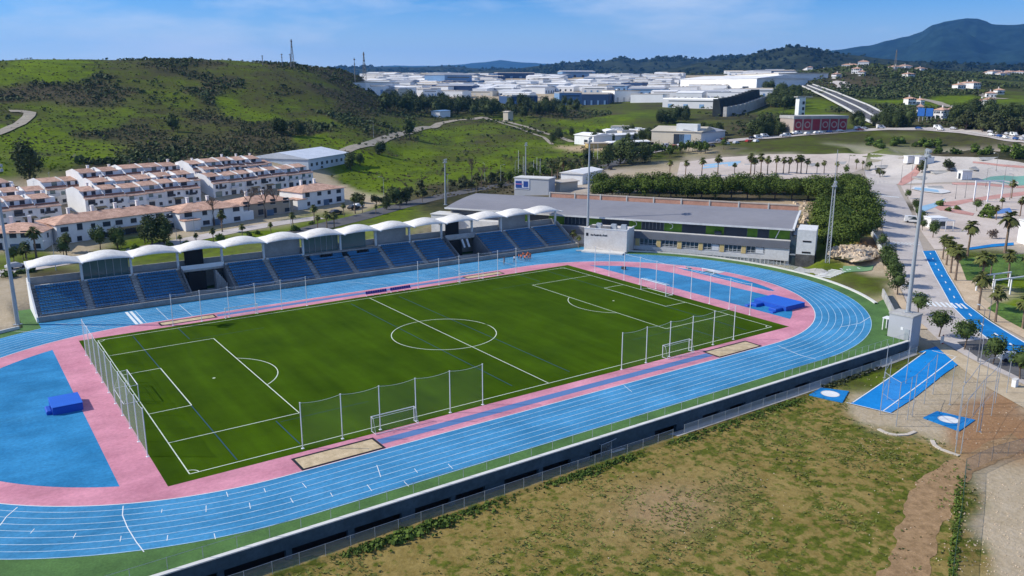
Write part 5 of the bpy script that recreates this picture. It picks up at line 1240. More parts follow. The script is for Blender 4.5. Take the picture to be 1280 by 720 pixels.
# stairs, rubble and yard right of the clubhouse
p0, p1 = P(1029, 346), P(1048, 338.5); d = p1 - p0; d.z = 0; t = thing('stairway', 'pale concrete steps between the green apron and the grassy bank', 'stairs', p0); dn = Vector((d.y, -d.x, 0)).normalized(); ang = math.atan2(d.y, d.x)
for k in range(7): q = p0.lerp(p1, k / 6); b = MB(); b.box(q.x - p0.x, q.y - p0.y, hz_(q) - p0.z - .4, d.length / 6 * .42, 3.6, .52, ang); b.build('step', WHW, t)
drape('stair_path', px([992, 337.5, 1010, 341, 1030, 347]), px([1000, 333.5, 1016, 336, 1036, 340]), CONC, .08, 10, 3)
drape('garden_path', px([1052, 342, 1065, 340, 1090, 338]), px([1054, 333, 1066, 333, 1092, 332]), M('path green', (.16, .30, .14), .9, .1, .4), .12, 12, 3)
zebra('path_bars', (1053, 338), (1075, 336), 6, 2.6, .5)
RUB = M('pale rubble', (.48, .37, .25), .95, .2, .8, (.62, .50, .36), 3, .6, 6)
o = P(1068, 318); bb = bmesh.new(); bmesh.ops.create_icosphere(bb, subdivisions=4, radius=1)
for v in bb.verts: n_ = float(fbm(np.array(v.co.x * 9 + 3), np.array(v.co.y * 9 + v.co.z * 7), 3, 4, 5)); v.co = Vector((v.co.x * 7.2, v.co.y * 5.2, v.co.z * 1.5)) * (1 + n_ * .4)
me = bpy.data.meshes.new('rubble_heap'); bb.to_mesh(me); bb.free(); me.materials.append(RUB); tag(put('rubble_heap', me, None, o + Vector((0, 0, .2)), .5), 'pale heap of broken rock beside the stone pines', 'rubble heap')
b = MB()
for k in range(260):
    a, r_ = random.uniform(0, 6.28), random.uniform(0, 1) ** .6; b.box(o.x + 7.6 * r_ * math.cos(a), o.y + 6 * r_ * math.sin(a), o.z + 1.35 * math.sqrt(max(0, 1 - r_ * r_)) - .15, random.uniform(.3, 1), random.uniform(.3, .8), random.uniform(.4, .9), random.uniform(0, 3), top=.7)
tag(b.build('loose_stones', RUB), kind='stuff')
o = P(1000, 268); b = MB()
for k in range(60): u, v = random.uniform(988, 1010), random.uniform(252, 286); q = P(u, v); b.box(q.x, q.y, q.z - .2, random.uniform(.5, 1.4), random.uniform(.5, 1.2), random.uniform(.5, 1), random.uniform(0, 3), top=.7)
tag(b.build('bank_stones', RUB), kind='stuff')
q = px([1108, 330, 1098, 308, 1086, 286, 1078, 272]); t = thing('bank_wall', 'low pale wall stepping up between rubble heap and pavement', 'wall', q[0]); b = MB()
for a, c in zip(q, q[1:]): b.extr([(0, a.z - q[0].z - 1), (0, max(a.z, c.z) - q[0].z + 1.0), (.4, max(a.z, c.z) - q[0].z + 1.0), (.4, a.z - q[0].z - 1)], (a.x - q[0].x, a.y - q[0].y), (c.x - q[0].x, c.y - q[0].y))
b.build('wall_body', COPE, t)
# ================================================================ plaza furniture
p = P(1172, 286); t = thing('kiosk', 'white kiosk with slatted pergola roof beside the street trees', 'kiosk', p, R(-32)); b = MB(); b.box(0, 2, 0, 4.6, 4.4, 3.0); b.build('wall', WHITE, t); b = MB(); b.box(0, 2, 3.003, 5, 4.8, .25); b.build('roof', WHITE, t)
for s in (-2.2, 0, 2.2): b = MB(); b.box(s, -4, 0, .18, .18, 2.9); b.build('post', WHITE, t)
for k in range(9): b = MB(); b.box(0, -4.2 + k * .5, 2.9, 5, .14, .2); b.build('slat', WHITE, t)
b = MB(); b.box(1.2, -.25, .8, 1.5, .06, 1.3); b.build('hatch', GLASS, t)
p = P(1312, 316); t = thing('white_building', 'white flat roofed building at the right edge by the palms', 'building', (p.x, p.y, p.z), R(-33)); b = MB(); b.box(5, 6, -1, 12, 12, 7.5); b.build('wall', WHITE, t); b = MB(); b.box(5, 6, 6.503, 12.4, 12.4, .4); b.build('roof', COPE, t); b = MB(); b.box(2, -.05, .3, 2, .1, 2.3); b.build('door', GLASS, t)
p = P(1205, 224); t = thing('plaza_hut', 'small white hut by the skate ramps', 'hut', p, R(-30)); b = MB(); b.box(0, 0, 0, 4, 3.4, 3.4); b.build('wall', WHITE, t); b = MB(); b.box(0, 0, 3.403, 4.5, 3.9, .25); b.build('roof', COPE, t); b = MB(); b.box(-2.05, 0, .2, .08, 1.4, 2.2); b.build('door', SHUT, t)
for i, (u, v, l) in enumerate([(1141, 203.5, 7), (1155, 205, 7)]): p = P(u, v); t = thing('low_hut', f'long low white hut at the back of the plaza, {nth(i)} from the left', 'hut', p, R(-28), 'low huts'); b = MB(); b.box(0, 0, 0, l, 3, 3); b.build('wall', WHITE, t); b = MB(); b.box(0, 0, 3.003, l + .4, 3.4, .2); b.build('roof', COPE, t)
p = P(1234, 252); t = thing('swing_frame', 'tall white portal frame on the skate plaza', 'frame', p, R(-30))
for x in (-5, 0, 5): b = MB(); b.box(x, 0, 0, .35, .35, 7); b.build('post', WPOLE, t)
b = MB(); b.box(0, 0, 7, 10.4, .4, .4); b.build('beam', WPOLE, t)
p = P(1262, 368); t = thing('shade_frame', 'white posts and beams of a shade frame on the grass by the palms', 'frame', p, R(-12))
for x, y in ((-5, 0), (0, 0), (5, 0), (-5, 4), (0, 4), (5, 4)): b = MB(); b.box(x, y, 0, .22, .22, 3.4); b.build('post', WPOLE, t)
for y in (0, 4): b = MB(); b.box(0, y, 3.4, 10.4, .25, .25); b.build('beam', WPOLE, t)
for i, (u, v, L_, W_, H_) in enumerate([(1180, 217, 8, 4, .9), (1160, 224, 6, 5, .7), (1196, 212, 7, 3, 1.2), (1172, 236, 6, 3, .8), (1110, 210, 7, 4, .9), (1225, 212, 8, 3, .9), (1240, 200, 9, 3, 1), (1060, 205, 8, 4, .7), (1020, 207, 7, 3, .7), (940, 207, 6, 3, .6)]):
    p = P(u, v); t = thing('skate_ramp', f'grey concrete skate ramp, {nth(i)} counted around the plaza', 'skate ramp', p, R(-30 + 20 * (i % 3)), 'skate ramps'); b = MB(); b.extr([(0, 0), (W_, 0), (W_, H_), (W_ * .8, H_)], (-L_ / 2, 0), (L_ / 2, 0)); b.build('ramp', CONC, t); b = MB(); b.tube([(-L_ / 2, W_ * .8, H_), (L_ / 2, W_ * .8, H_)], .05, 5); b.build('coping_rail', STEEL, t)
# ================================================================ plants
def leafmat(n, c, c2, inst=.2): return M(n, c, .75, .22, .5, c2, 2.5, inst=inst, spec=.15)
PINEF = leafmat('stone pine needles', (.048, .076, .012), (.092, .132, .021)); DARKF = leafmat('dark foliage', (.036, .054, .017), (.072, .098, .03)); MIDF = leafmat('street tree leaves', (.040, .066, .018), (.074, .11, .028)); OLIVE = leafmat('olive scrub', (.038, .05, .018), (.075, .085, .032)); PALMF = leafmat('palm fronds', (.06, .075, .018), (.12, .13, .035)); DRYF = leafmat('dry fronds', (.16, .10, .05), (.22, .15, .08)); BARE = leafmat('bare twigs', (.11, .08, .06), (.17, .13, .10)); FRESH = leafmat('fresh foliage', (.05, .085, .014), (.085, .13, .02))
BARK = M('bark', (.10, .07, .05), .95, .2, 1.5, (.15, .11, .08)); PBARK = M('palm bark', (.17, .12, .08), .95, .2, 2, (.24, .17, .12))
def leafcloud(clumps, n, size, flat=.7, seed=0):
    """many small leaf-sized faces spread through clumps [(x,y,z,rx,ry,rz)]"""
    g = np.random.default_rng(seed); vol = np.array([c[3] * c[4] * c[5] for c in clumps]) ** .7; idx = g.choice(len(clumps), n, p=vol / vol.sum()); C_ = np.array(clumps)[idx]
    d = g.normal(size=(n, 3)); d /= np.linalg.norm(d, axis=1, keepdims=True); r = g.uniform(.25, 1, (n, 1)) ** .45; c = C_[:, :3] + d * r * C_[:, 3:] * g.uniform(.85, 1.12, (n, 1))
    nn = d * np.array([1, 1, 1]) + g.normal(size=(n, 3)) * .55 + np.array([0, 0, .35]); nn /= np.linalg.norm(nn, axis=1, keepdims=True)
    a = np.cross(nn, g.normal(size=(n, 3))); a /= np.linalg.norm(a, axis=1, keepdims=True); b_ = np.cross(nn, a); s = size * g.uniform(.6, 1.4, (n, 1))
    V = np.stack([c - a * s, c + b_ * s * flat, c + a * s, c - b_ * s * flat], 1).reshape(-1, 3); return V, np.arange(4 * n).reshape(-1, 4)
def meshVF(name, V, F, mat):
    me = bpy.data.meshes.new(name); k = F.shape[1]; me.vertices.add(len(V)); me.vertices.foreach_set('co', np.ascontiguousarray(V, np.float32).ravel()); me.loops.add(F.size); me.loops.foreach_set('vertex_index', F.astype(np.int32).ravel()); me.polygons.add(len(F)); me.polygons.foreach_set('loop_start', np.arange(len(F)) * k); me.update(); me.materials.append(mat); return me
def crown_clumps(r, h, n, g, sq=1.0):
    c = []
    for k in range(n): a = g.uniform(0, 6.28); q = math.sqrt(g.uniform(0, 1)) * r * .62; zz = g.uniform(-.4, .55) * h * (1 - q / r * .5); s = g.uniform(.34, .55); c.append((q * math.cos(a), q * math.sin(a), zz, r * s, r * s, h * s * sq))
    return c
def core(r, h, g):
    bb = bmesh.new(); bmesh.ops.create_icosphere(bb, subdivisions=2, radius=1)
    for v in bb.verts: v.co = Vector((v.co.x * r, v.co.y * r, v.co.z * h)) * g.uniform(.8, 1.1)
    V = np.array([v.co[:] for v in bb.verts]); F = np.array([[v.index for v in f.verts] for f in bb.faces]); bb.free(); return V, np.concatenate([F, F[:, 2:3]], 1)
TREES = {}
def tree_proto(kind, name, r, h, th, nleaf, size, mat, clumps=9, corek=.55, var=3, trunk_r=.16, limbs=5, bark=None, lean=.25):
    L = []
    for s in range(var):
        g = np.random.default_rng(abs(hash(kind)) % 1000 + s * 17 if False else sum(map(ord, kind)) + s * 17)
        cl_ = crown_clumps(r, h, clumps, g); V, F = leafcloud(cl_, nleaf, size, .7, s + 5); V[:, 2] += th + h * .45
        if corek:
            V2, F2 = core(r * corek, h * corek * .62, g); V2[:, 2] += th + h * .5; F = np.concatenate([F, F2 + len(V)]); V = np.concatenate([V, V2])
        cm = meshVF('crown', V, F, mat)
        b = MB(); top = (g.uniform(-lean, lean), g.uniform(-lean, lean), th + h * .25); b.tube([(0, 0, -.4), (top[0] * .4, top[1] * .4, th * .5), top], trunk_r * 1.25, 6, r2=trunk_r * .6)
        for k in range(limbs): a = 6.28 * k / limbs + g.uniform(-.4, .4); q = .6 * r; b.tube([(top[0] * .7, top[1] * .7, th * .8), (q * .5 * math.cos(a), q * .5 * math.sin(a), th + h * .2), (q * math.cos(a), q * math.sin(a), th + h * .5)], trunk_r * .5, 4, r2=trunk_r * .15)
        L.append((cm, b.mesh('trunk', bark or BARK)))
    TREES[kind] = (name, L)
tree_proto('pine', 'stone_pine', 3.7, 3.6, 1.9, 2400, .21, PINEF, 14, .62, 4, .2)
tree_proto('street', 'street_tree', 1.9, 2.6, 1.7, 1400, .145, MIDF, 10, .62, 3, .11)
tree_proto('broad', 'broadleaf_tree', 4.2, 6.2, 2.2, 1900, .30, DARKF, 14, .55, 3, .26)
tree_proto('olive', 'olive_tree', 2.4, 2.6, 1.0, 420, .3, OLIVE, 9, .55, 3, .15)
tree_proto('conifer', 'dark_conifer', 4.6, 8.0, 2.4, 900, .5, DARKF, 12, .6, 3, .25, 3)
tree_proto('bush', 'bush', 1.6, 1.5, .1, 330, .2, FRESH, 7, .6, 3, .05, 3)
tree_proto('fresh', 'young_tree', 1.6, 2.3, 1.6, 300, .22, FRESH, 8, .4, 3, .08)
tree_proto('dry', 'dry_bush', 1.5, 1.6, .4, 260, .2, BARE, 7, .3, 2, .06)
def bare_proto():
    L = []
    for s in range(2):
        g = random.Random(s + 3); b = MB()
        def br(p, d, l, r, n):
            q = p + d * l; b.tube([p, (p + q) / 2 + Vector((g.uniform(-.1, .1), g.uniform(-.1, .1), 0)) * l, q], r, 4, r2=r * .6, cap=False)
            if n:
                for k in range(4 if n > 1 else 5): br(q - d * l * g.uniform(0, .35), (d + Vector((g.uniform(-.8, .8), g.uniform(-.8, .8), g.uniform(-.1, .5)))).normalized(), l * g.uniform(.6, .8), r * .55, n - 1)
        t_ = MB(); t_.tube([(0, 0, -.3), (0, 0, 1.6)], .2, 6, r2=.15); br(Vector((0, 0, 1.5)), Vector((0, 0, 1)), 1.7, .12, 4); L.append((b.mesh('crown', BARE), t_.mesh('trunk', BARK)))
    TREES['bare'] = ('bare_tree', L)
bare_proto()
def palm_proto():
    L = []
    for s in range(4):
        g = random.Random(s + 11); h = 6.2; b = MB(); lx, ly = g.uniform(-.3, .3), g.uniform(-.3, .3); b.tube([(0, 0, -.3), (lx * .3, ly * .3, h * .4), (lx, ly, h)], .24, 7, r2=.17); b.tube([(0, 0, -.3), (0, 0, .5)], .36, 7, r2=.25); tm = b.mesh('trunk', PBARK)
        def fronds(n, e0, e1, ln, seed):
            b = MB()
            for k in range(n):
                a = 6.283 * k / n * 1.618 * 3 + g.uniform(-.2, .2); e = g.uniform(e0, e1); l = ln * g.uniform(.8, 1.15); ca, sa = math.cos(a), math.sin(a); pts = []
                for q in range(4): f = q / 3; x = l * f * math.cos(e) * (1 - .12 * f); z = l * f * math.sin(e) - .75 * f * f * l * .55; pts.append(Vector((lx + x * ca, ly + x * sa, h + .15 + z)))
                sd = Vector((-sa, ca, 0)); wd = [.05, .16, .62, .5]
                for q in range(3):
                    for s_ in (-1, 1):
                        p0, p1 = pts[q], pts[q + 1]; dz = Vector((0, 0, -.12)); b.add([p0, p1, p1 + sd * s_ * wd[q + 1] + dz, p0 + sd * s_ * wd[q] + dz * .5], [(0, 1, 2, 3)])
                tip = pts[3] + (pts[3] - pts[2]) * .35
                for s_ in (-.8, 0, .8): b.add([pts[3], pts[3] + sd * s_ * .5, tip + sd * s_ * .9 + Vector((0, 0, -.25))], [(0, 1, 2)])
            return b
        cm = fronds(30, -.5, 1.35, 1.75, s).mesh('crown', PALMF); dm = fronds(12, -1.4, -.75, 1.2, s).mesh('dry_skirt', DRYF); L.append((cm, tm, dm))
    TREES['palm'] = ('fan_palm', L)
palm_proto()
_cnt = {}
def tree(kind, p, sc, label, group=None, sz=None, shadow=True):
    name, L = TREES[kind]; k = random.randrange(len(L)); m = L[k]; s = sc * random.uniform(.96, 1.04)
    t = thing(name, label, 'palm' if kind == 'palm' else 'bush' if 'bush' in name else 'tree', p, random.uniform(0, 6.28), group, (s, s, s * (sz or 1)))
    put('crown', m[0], t); put('trunk', m[1], t)
    if len(m) > 2: put('dry_skirt', m[2], t)
    return t
# palms: foot pixel and top row
def hpx(p, vtop):
    lo, hi = 0., 60.
    for _ in range(40):
        m = (lo + hi) / 2; d = np.array([p[0], p[1], p[2] + m]) - CAMP; v = 360 - FPX * (d @ _u) / (d @ _f)
        if v > vtop: lo = m
        else: hi = m
    return lo
def palms(l, row, grp):
    for i, (u, v, vt) in enumerate(sorted(l)):
        p = P(u, v); h = hpx(p, vt); tree('palm', p, h / 7.7, f'fan palm, {nth(i)} from the left {row}', grp)
palms([(1178, 324.5, 291), (1182.7, 332, 294), (1188, 341.7, 299), (1194, 351, 304)], 'in the group beside the blue cycle path', 'palms by the cycle path')
palms([(1209, 320, 275), (1256, 316, 262), (1222.8, 388, 336), (1226, 362, 310), (1244, 403, 355), (1260, 350, 309), (1278, 411, 368), (1282, 352, 312), (1238, 345, 316)], 'on the grass beds near the right edge', 'palms near the right edge')
palms([(837, 219, 199), (856.6, 219.5, 199), (877, 219.5, 195), (897, 218, 192), (918, 218, 202), (938, 218, 190), (943, 218, 196), (951, 217, 191), (959, 218, 193), (970, 216, 194), (979, 217, 195), (986, 217, 196), (996, 217, 193), (1001, 217, 193), (1008, 217, 197), (1021, 217, 202), (1030, 217, 200), (1046, 217, 201), (1070, 212, 198), (1078, 212, 200)], 'in the row behind the stone pine hedge', 'palms along the pine hedge')
palms([(278, 290, 263), (303, 299, 279), (339, 293, 276), (366.6, 286, 264), (393, 279, 255), (397, 286, 268), (409, 288, 263), (418, 288, 264), (444, 267, 241), (453, 266, 250), (267, 304, 284), (226, 308, 292), (205, 303, 266), (45.6, 322, 282), (83.5, 320, 292), (34, 326, 306), (246, 306, 290), (430, 270, 253), (470, 268, 255), (500, 262, 249)], 'behind the grandstand canopies', 'palms behind the grandstand')
palms([(528, 253, 240), (545, 247, 236), (596, 240, 226), (612, 236, 224), (690, 224, 199), (697, 224, 202), (704, 224, 196), (711, 224, 203), (716, 223, 205), (728, 216, 200), (722, 226, 207)], 'around the box building with the sign', 'palms near the sign building')
for (s, tt, h, lab) in ((-15.5, 1.5, 5.2, 'tall fan palm between the stand and the white switch building'), (-13, -1.2, 3.6, 'short fan palm beside the white switch building')):
    q = F0 + D_ * s + N_ * tt; tree('palm', (q.x, q.y, 0 if tt < 0 else -.6), h / 7.7, lab, 'palms near the clubhouse')
palms([(1264, 248, 224), (1252, 262, 246), (1245, 275, 255), (1275, 270, 244)], 'on the skate plaza', 'palms on the plaza')
# stone pines: double row and cluster
k = 0
for row, (v0, v1) in enumerate(((240.5, 242.5), (247.5, 250.0))):
    for i in range(16):
        f = i / 15; u = 748 + 278 * f + random.uniform(-3, 3); p = P(u, v0 + (v1 - v0) * f); tree('pine', p, random.uniform(1.02, 1.2), f'stone pine, {nth(i)} from the left in the {("back", "front")[row]} row behind the terracotta wall', 'stone pines in the long hedge', .92)
cl_px = [(1046, 238), (1062, 240), (1074, 246), (1034, 250), (1050, 250), (1066, 254), (1082, 258), (1028, 262), (1044, 264), (1060, 266), (1076, 270), (1089, 272), (1026, 276), (1040, 278), (1056, 281), (1072, 284), (1086, 284), (1032, 290), (1046, 294), (1062, 296), (1076, 298), (1040, 305), (1054, 307), (1022, 248), (1056, 232), (1070, 233)]
for i, (u, v) in enumerate(sorted(cl_px)): p = P(u, v + 6); tree('pine', p, random.uniform(1.0, 1.25), f'dense stone pine, {nth(i)} from the left in the cluster beside the street', 'stone pines in the cluster', .95)
for i, (u, v, s) in enumerate([(1108, 332, 1.15), (1112, 346, 1.25), (1118, 357, 1.2), (1122, 369, 1.1), (1103, 311, .85), (1092, 283, .8), (1097, 290, .7), (1145, 265, .9), (1151, 281, .95), (1166, 297, 1.05), (1135, 248, .7), (1148, 272, .7), (1153, 288, .7)]): tree('street', P(u, v), s, f'round clipped street tree, {nth(i)} listed along the pale road', 'trees along the pale road')
for i, (u, v, s, lab) in enumerate([(1148, 395, 1.0, 'small round tree right behind the floodlight mast on the block'), (1173.5, 421, 1.15, 'round street tree right of the concrete block'), (1205, 437, 1.2, 'round street tree between the runway and the pale road'), (1241, 455, 1.1, 'round street tree beside the dark asphalt'), (1275, 474, 1.1, 'round street tree at the right edge above the field')]): tree('street', P(u, v), s, lab, 'street trees by the throwing field')
for u, v, s, kd, lab in [(1236, 272, 2.0, 'bush', 'wide dark bush on the plaza beside the red path'), (1221, 264, .9, 'street', 'small round tree on the plaza between red paths'), (1174, 257, 1.2, 'bush', 'low bush by the pale blue paving'), (1185, 264, .9, 'bush', 'small bush on the red path edge'), (1196, 262, .9, 'bush', 'second small bush on the red path edge'), (1239, 298, 1.1, 'dry', 'brownish dry shrub before the white building'), (1058, 219, 1.1, 'fresh', 'young tree at the plaza corner near the pines'), (1086, 213, 1.0, 'fresh', 'young tree at the head of the pale road'), (1100, 221, .9, 'olive', 'small olive tree beside the road head'), (1152, 216, 1.2, 'olive', 'olive tree beside the red paving'), (1186, 214, 1.3, 'olive', 'olive tree beside the skate ramps'), (1010, 325, 1.3, 'bare', 'bare brown shrub against the dark clubhouse corner'),
                        (38, 226, 1.45, 'broad', 'big dark tree alone on the left slope above the houses'), (217, 165, .75, 'conifer', 'small dark conifer alone on the green hillside'), (352, 169, 1.1, 'broad', 'dark tree on the hillside above the warehouse'), (375, 170, .8, 'broad', 'rounder dark tree right of the hillside tree'), (512, 174, 1.1, 'conifer', 'tall dark tree beside the hill road'), (474, 193, .75, 'broad', 'dark bush below the hill road'), (438, 212, .85, 'broad', 'dark tree beside the pale warehouse end'), (450, 206, .6, 'broad', 'smaller dark tree beside the pale warehouse end'),
                        (190, 305, .85, 'broad', 'big dark tree between two terracotta roofed houses'), (206, 305, .7, 'broad', 'dark tree right of the big one by the houses'), (495, 256, .75, 'broad', 'dark clump left of the lamp mast'), (508, 255, .65, 'broad', 'dark clump touching the lamp mast'), (483, 262, .5, 'broad', 'low dark clump behind the canopies'),
                        (268, 282, 1.5, 'bare', 'bare tree in front of the hipped terracotta house'), (312, 274, 1.7, 'bare', 'bare tree hiding the sand coloured house'), (332, 272, 1.7, 'bare', 'second bare tree hiding the sand coloured house'), (346, 268, 1.5, 'bare', 'third bare tree, nearest the white house'), (590, 232, 1.9, 'bare', 'pale bare tree below the green field'), (602, 234, 1.5, 'bare', 'second pale bare tree below the green field'),
                        (775, 205, 1.5, 'broad', 'dense green tree left of the plaza paving'), (790, 206, 1.2, 'broad', 'dense green tree before the long low sheds'), (760, 208, 1.1, 'broad', 'dark tree near the end of the back street'), (806, 203, 1.1, 'broad', 'dark tree before the pale factory'), (745, 215, .9, 'olive', 'olive tree above the white switchyard'), (735, 205, .9, 'broad', 'dark tree left of the low sheds')]:
    tree(kd, P(u, v), s, lab)
# scatter: bushes, woods and grass that nobody could count
def scatter(name, pts, sizes, mat, nq=7, leaf=.55, flatz=.75, seed=1, lift=.35):
    g = np.random.default_rng(seed); n = len(pts); pts = np.asarray(pts, float); sizes = np.asarray(sizes, float)
    d = g.normal(size=(n, nq, 3)); d /= np.linalg.norm(d, axis=2, keepdims=True); d[..., 2] = np.abs(d[..., 2]) * flatz; c = pts[:, None] + d * sizes[:, None, None] * g.uniform(.35, .85, (n, nq, 1)); c[..., 2] += sizes[:, None] * lift
    nn = d + g.normal(size=d.shape) * .35 + np.array([0, 0, .25]); nn /= np.linalg.norm(nn, axis=2, keepdims=True); a = np.cross(nn, g.normal(size=d.shape)); a /= np.linalg.norm(a, axis=2, keepdims=True); b_ = np.cross(nn, a); s = (sizes[:, None, None] * leaf * g.uniform(.6, 1.3, (n, nq, 1)))
    V = np.stack([c - a * s, c + b_ * s, c + a * s, c - b_ * s], 2).reshape(-1, 3); o = put(name, meshVF(name, V, np.arange(len(V)).reshape(-1, 4), mat)); return tag(o, kind='stuff')
def rnd_field(n, u0, u1, v0, v1, D0, D1):
    th = YAW + np.arctan((rng.uniform(u0, u1, n) - 640) / FPX); D = np.exp(rng.uniform(np.log(D0), np.log(D1), n)); return CX + D * np.sin(th), CY + D * np.cos(th)
KI = {k: i for i, k in enumerate(KEYS)}
x, y = rnd_field(110000, -90, 760, 0, 0, 330, 1100); cv = cover(x, y); dn = fbm(x, y, 70, 3, 91); fine_ = fbm(x, y, 18, 2, 47)
keep = (rng.uniform(0, 1, len(x)) < np.clip((cv[:, KI['s']] - .25) * 1.1 + dn * .9 + fine_ * .5, .035, 1) * .55) & (cv[:, KI['m']] < .75) & (cv[:, KI['y']] < .5) & (inside(x, y)[0] > 30) & ((np.hypot(x - CX, y - CY) > 530) | (np.arctan2(x - CX, y - CY) - YAW < -.17) | (rng.uniform(0, 1, len(x)) < .3))
for r_ in ROWW:
    m_ = (r_[0] + r_[1]) / 2; keep &= np.hypot(x - m_[0], y - m_[1]) > 34
x, y = x[keep], y[keep]; z = tz(x, y); sz = rng.uniform(.35, 1.55, len(x)) * (1 + .6 * (rng.uniform(0, 1, len(x)) < .08)); dk = rng.uniform(0, 1, len(x)) < np.clip(.25 + dn[keep] * 2.2, .05, .9)
scatter('hillside_scrub', np.stack([x, y, z], 1)[dk], sz[dk] * 1.25, DARKF, 11, .34, seed=2); scatter('hillside_scrub', np.stack([x, y, z], 1)[~dk], sz[~dk], OLIVE, 10, .32, seed=3)
x, y = rnd_field(42000, 830, 1420, 0, 0, 430, 2300); cv = cover(x, y); dn = fbm(x, y, 90, 3, 17); w_ = cv[:, KI['w']] + .55 * cv[:, KI['s']] + .12 * cv[:, KI['g']]; D = np.hypot(x - CX, y - CY)
keep = (rng.uniform(0, 1, len(x)) < np.clip(w_ + dn * .7 - .25, 0, 1)); x, y, D = x[keep], y[keep], D[keep]; z = tz(x, y); sz = rng.uniform(1.5, 3.6, len(x)) * np.clip(D / 900, .5, 1.4); dk = rng.uniform(0, 1, len(x)) < .6
scatter('far_woodland', np.stack([x, y, z], 1)[dk], sz[dk], DARKF, 14, .32, .9, 4, .5); scatter('far_woodland', np.stack([x, y, z], 1)[~dk], sz[~dk], OLIVE, 14, .32, .9, 5, .5)
# rows of weeds along the field fence, tufts on the field
x = rng.uniform(-75, 45, 4200); w_ = np.clip(.5 + .8 * fbm(x, x * 0, 9, 3, 7), .05, 1); y = -51.45 - np.abs(rng.normal(0, .8, len(x))) - .4 * w_; k_ = rng.uniform(0, 1, len(x)) < w_; x, y, w_ = x[k_], y[k_], w_[k_]
scatter('fence_weeds', np.stack([x, y, tz(x, y)], 1), rng.uniform(.2, .75, len(x)) * w_, FRESH, 8, .42, 1.0, 6, .3)
q = np.array([P(1032 + 64 * f + random.uniform(-7, 7), 482 - 26 * f + random.uniform(-4, 5))[:] for f in rng.uniform(0, 1, 300)]); scatter('fence_weeds', q, rng.uniform(.2, .5, len(q)), OLIVE, 7, .45, 1, 7, .3)
q = np.array([P(1201 - f * 11 + random.uniform(-5, 6), 596 + f * 125)[:] for f in rng.uniform(0, 1, 420)]); scatter('fence_weeds', q, rng.uniform(.05, .26, len(q)), FRESH, 7, .45, 1, 8, .3)
n = 60000; th = YAW + np.arctan((rng.uniform(60, 1290, n) - 640) / FPX); D = 58 + 95 * rng.uniform(0, 1, n) ** .8; x, y = CX + D * np.sin(th), CY + D * np.cos(th); cv = cover(x, y); f_ = fbm(x, y, 3.2, 3, 61) + .5 * fbm(x, y, 22, 2, 13)
keep = (cv[:, KI['f']] > .45) & (y < -52) & (rng.uniform(0, 1, n) < np.clip(.25 + f_ * 1.5, .02, 1)); x, y = x[keep], y[keep]; z = tz(x, y); n = len(x); a = rng.uniform(0, 6.28, (n, 3)); s = rng.uniform(.10, .26, n)
V = np.empty((n, 3, 4, 3)); 
for k in range(3):
    dx, dy = np.cos(a[:, k]) * s, np.sin(a[:, k]) * s; zz = s * .55
    V[:, k, 0] = np.stack([x - dy * .35, y + dx * .35, z - .01], 1); V[:, k, 1] = np.stack([x + dy * .35, y - dx * .35, z - .01], 1); V[:, k, 2] = np.stack([x + dx + dy * .2, y + dy - dx * .2, z + zz], 1); V[:, k, 3] = np.stack([x + dx - dy * .2, y + dy + dx * .2, z + zz], 1)
tag(put('field_grass', meshVF('field_grass', V.reshape(-1, 3), np.arange(n * 12).reshape(-1, 4), M('field tufts', (.085, .100, .02), .9, .3, .4, (.15, .165, .035), 3))), kind='stuff')
n = 2600; th = YAW + np.arctan((rng.uniform(60, 1290, n) - 640) / FPX); D = 58 + 95 * rng.uniform(0, 1, n) ** .8; x, y = CX + D * np.sin(th), CY + D * np.cos(th); cv = cover(x, y); f_ = fbm(x, y, 7, 3, 71)
keep = (cv[:, KI['f']] + cv[:, KI['g']] > .45) & (y < -52) & (f_ > .02); x, y = x[keep], y[keep]; scatter('field_weeds', np.stack([x, y, tz(x, y)], 1), rng.uniform(.06, .2, len(x)), OLIVE, 9, .5, .7, 31, .2)
n = 2600; x, y = [], []
for u0, u1, v0, v1, m_ in ((1070, 1280, 470, 570, 420), (1185, 1285, 600, 725, 420), (1085, 1200, 580, 720, 60), (700, 1000, 590, 700, 60)):
    for _ in range(m_): p = P(random.uniform(u0, u1), random.uniform(v0, v1)); x.append(p.x); y.append(p.y)
b = MB()
for px_, py_ in zip(x, y): s_ = random.uniform(.03, .12); b.box(px_, py_, hz_((px_, py_)) - .02, s_ * 1.3, s_, s_ * .8, random.uniform(0, 3), top=.7)
tag(b.build('field_stones', RUB), kind='stuff')
x, y = rnd_field(60000, -90, 760, 0, 0, 300, 720); cv = cover(x, y); f_ = fbm(x, y, 22, 4, 53); ok = (cv[:, KI['y']] < .35) & (inside(x, y)[0] > 25) & (cv[:, KI['p']] < .3)
for r_ in ROWW: m_ = (r_[0] + r_[1]) / 2; ok &= np.hypot(x - m_[0], y - m_[1]) > 32
rd = rng.uniform(0, 1, len(x)); MT = M('meadow tufts', (.082, .115, .012), .95, .3, .12, (.165, .225, .014), .8, spec=.02); BT = M('dry herb tufts', (.085, .082, .034), .95, .3, .12, (.14, .12, .06), .8, spec=.02)
for nm, k_, mt, s0, s1, sd in (('meadow_tufts', ok & (f_ > .0) & (rd < .15), MT, .25, .7, 71), ('dry_tufts', ok & (f_ < .02) & (rd < .17), BT, .3, .85, 72)):
    scatter(nm, np.stack([x[k_], y[k_], tz(x[k_], y[k_])], 1), rng.uniform(s0, s1, k_.sum()), mt, 6, .55, .28, sd, .08)
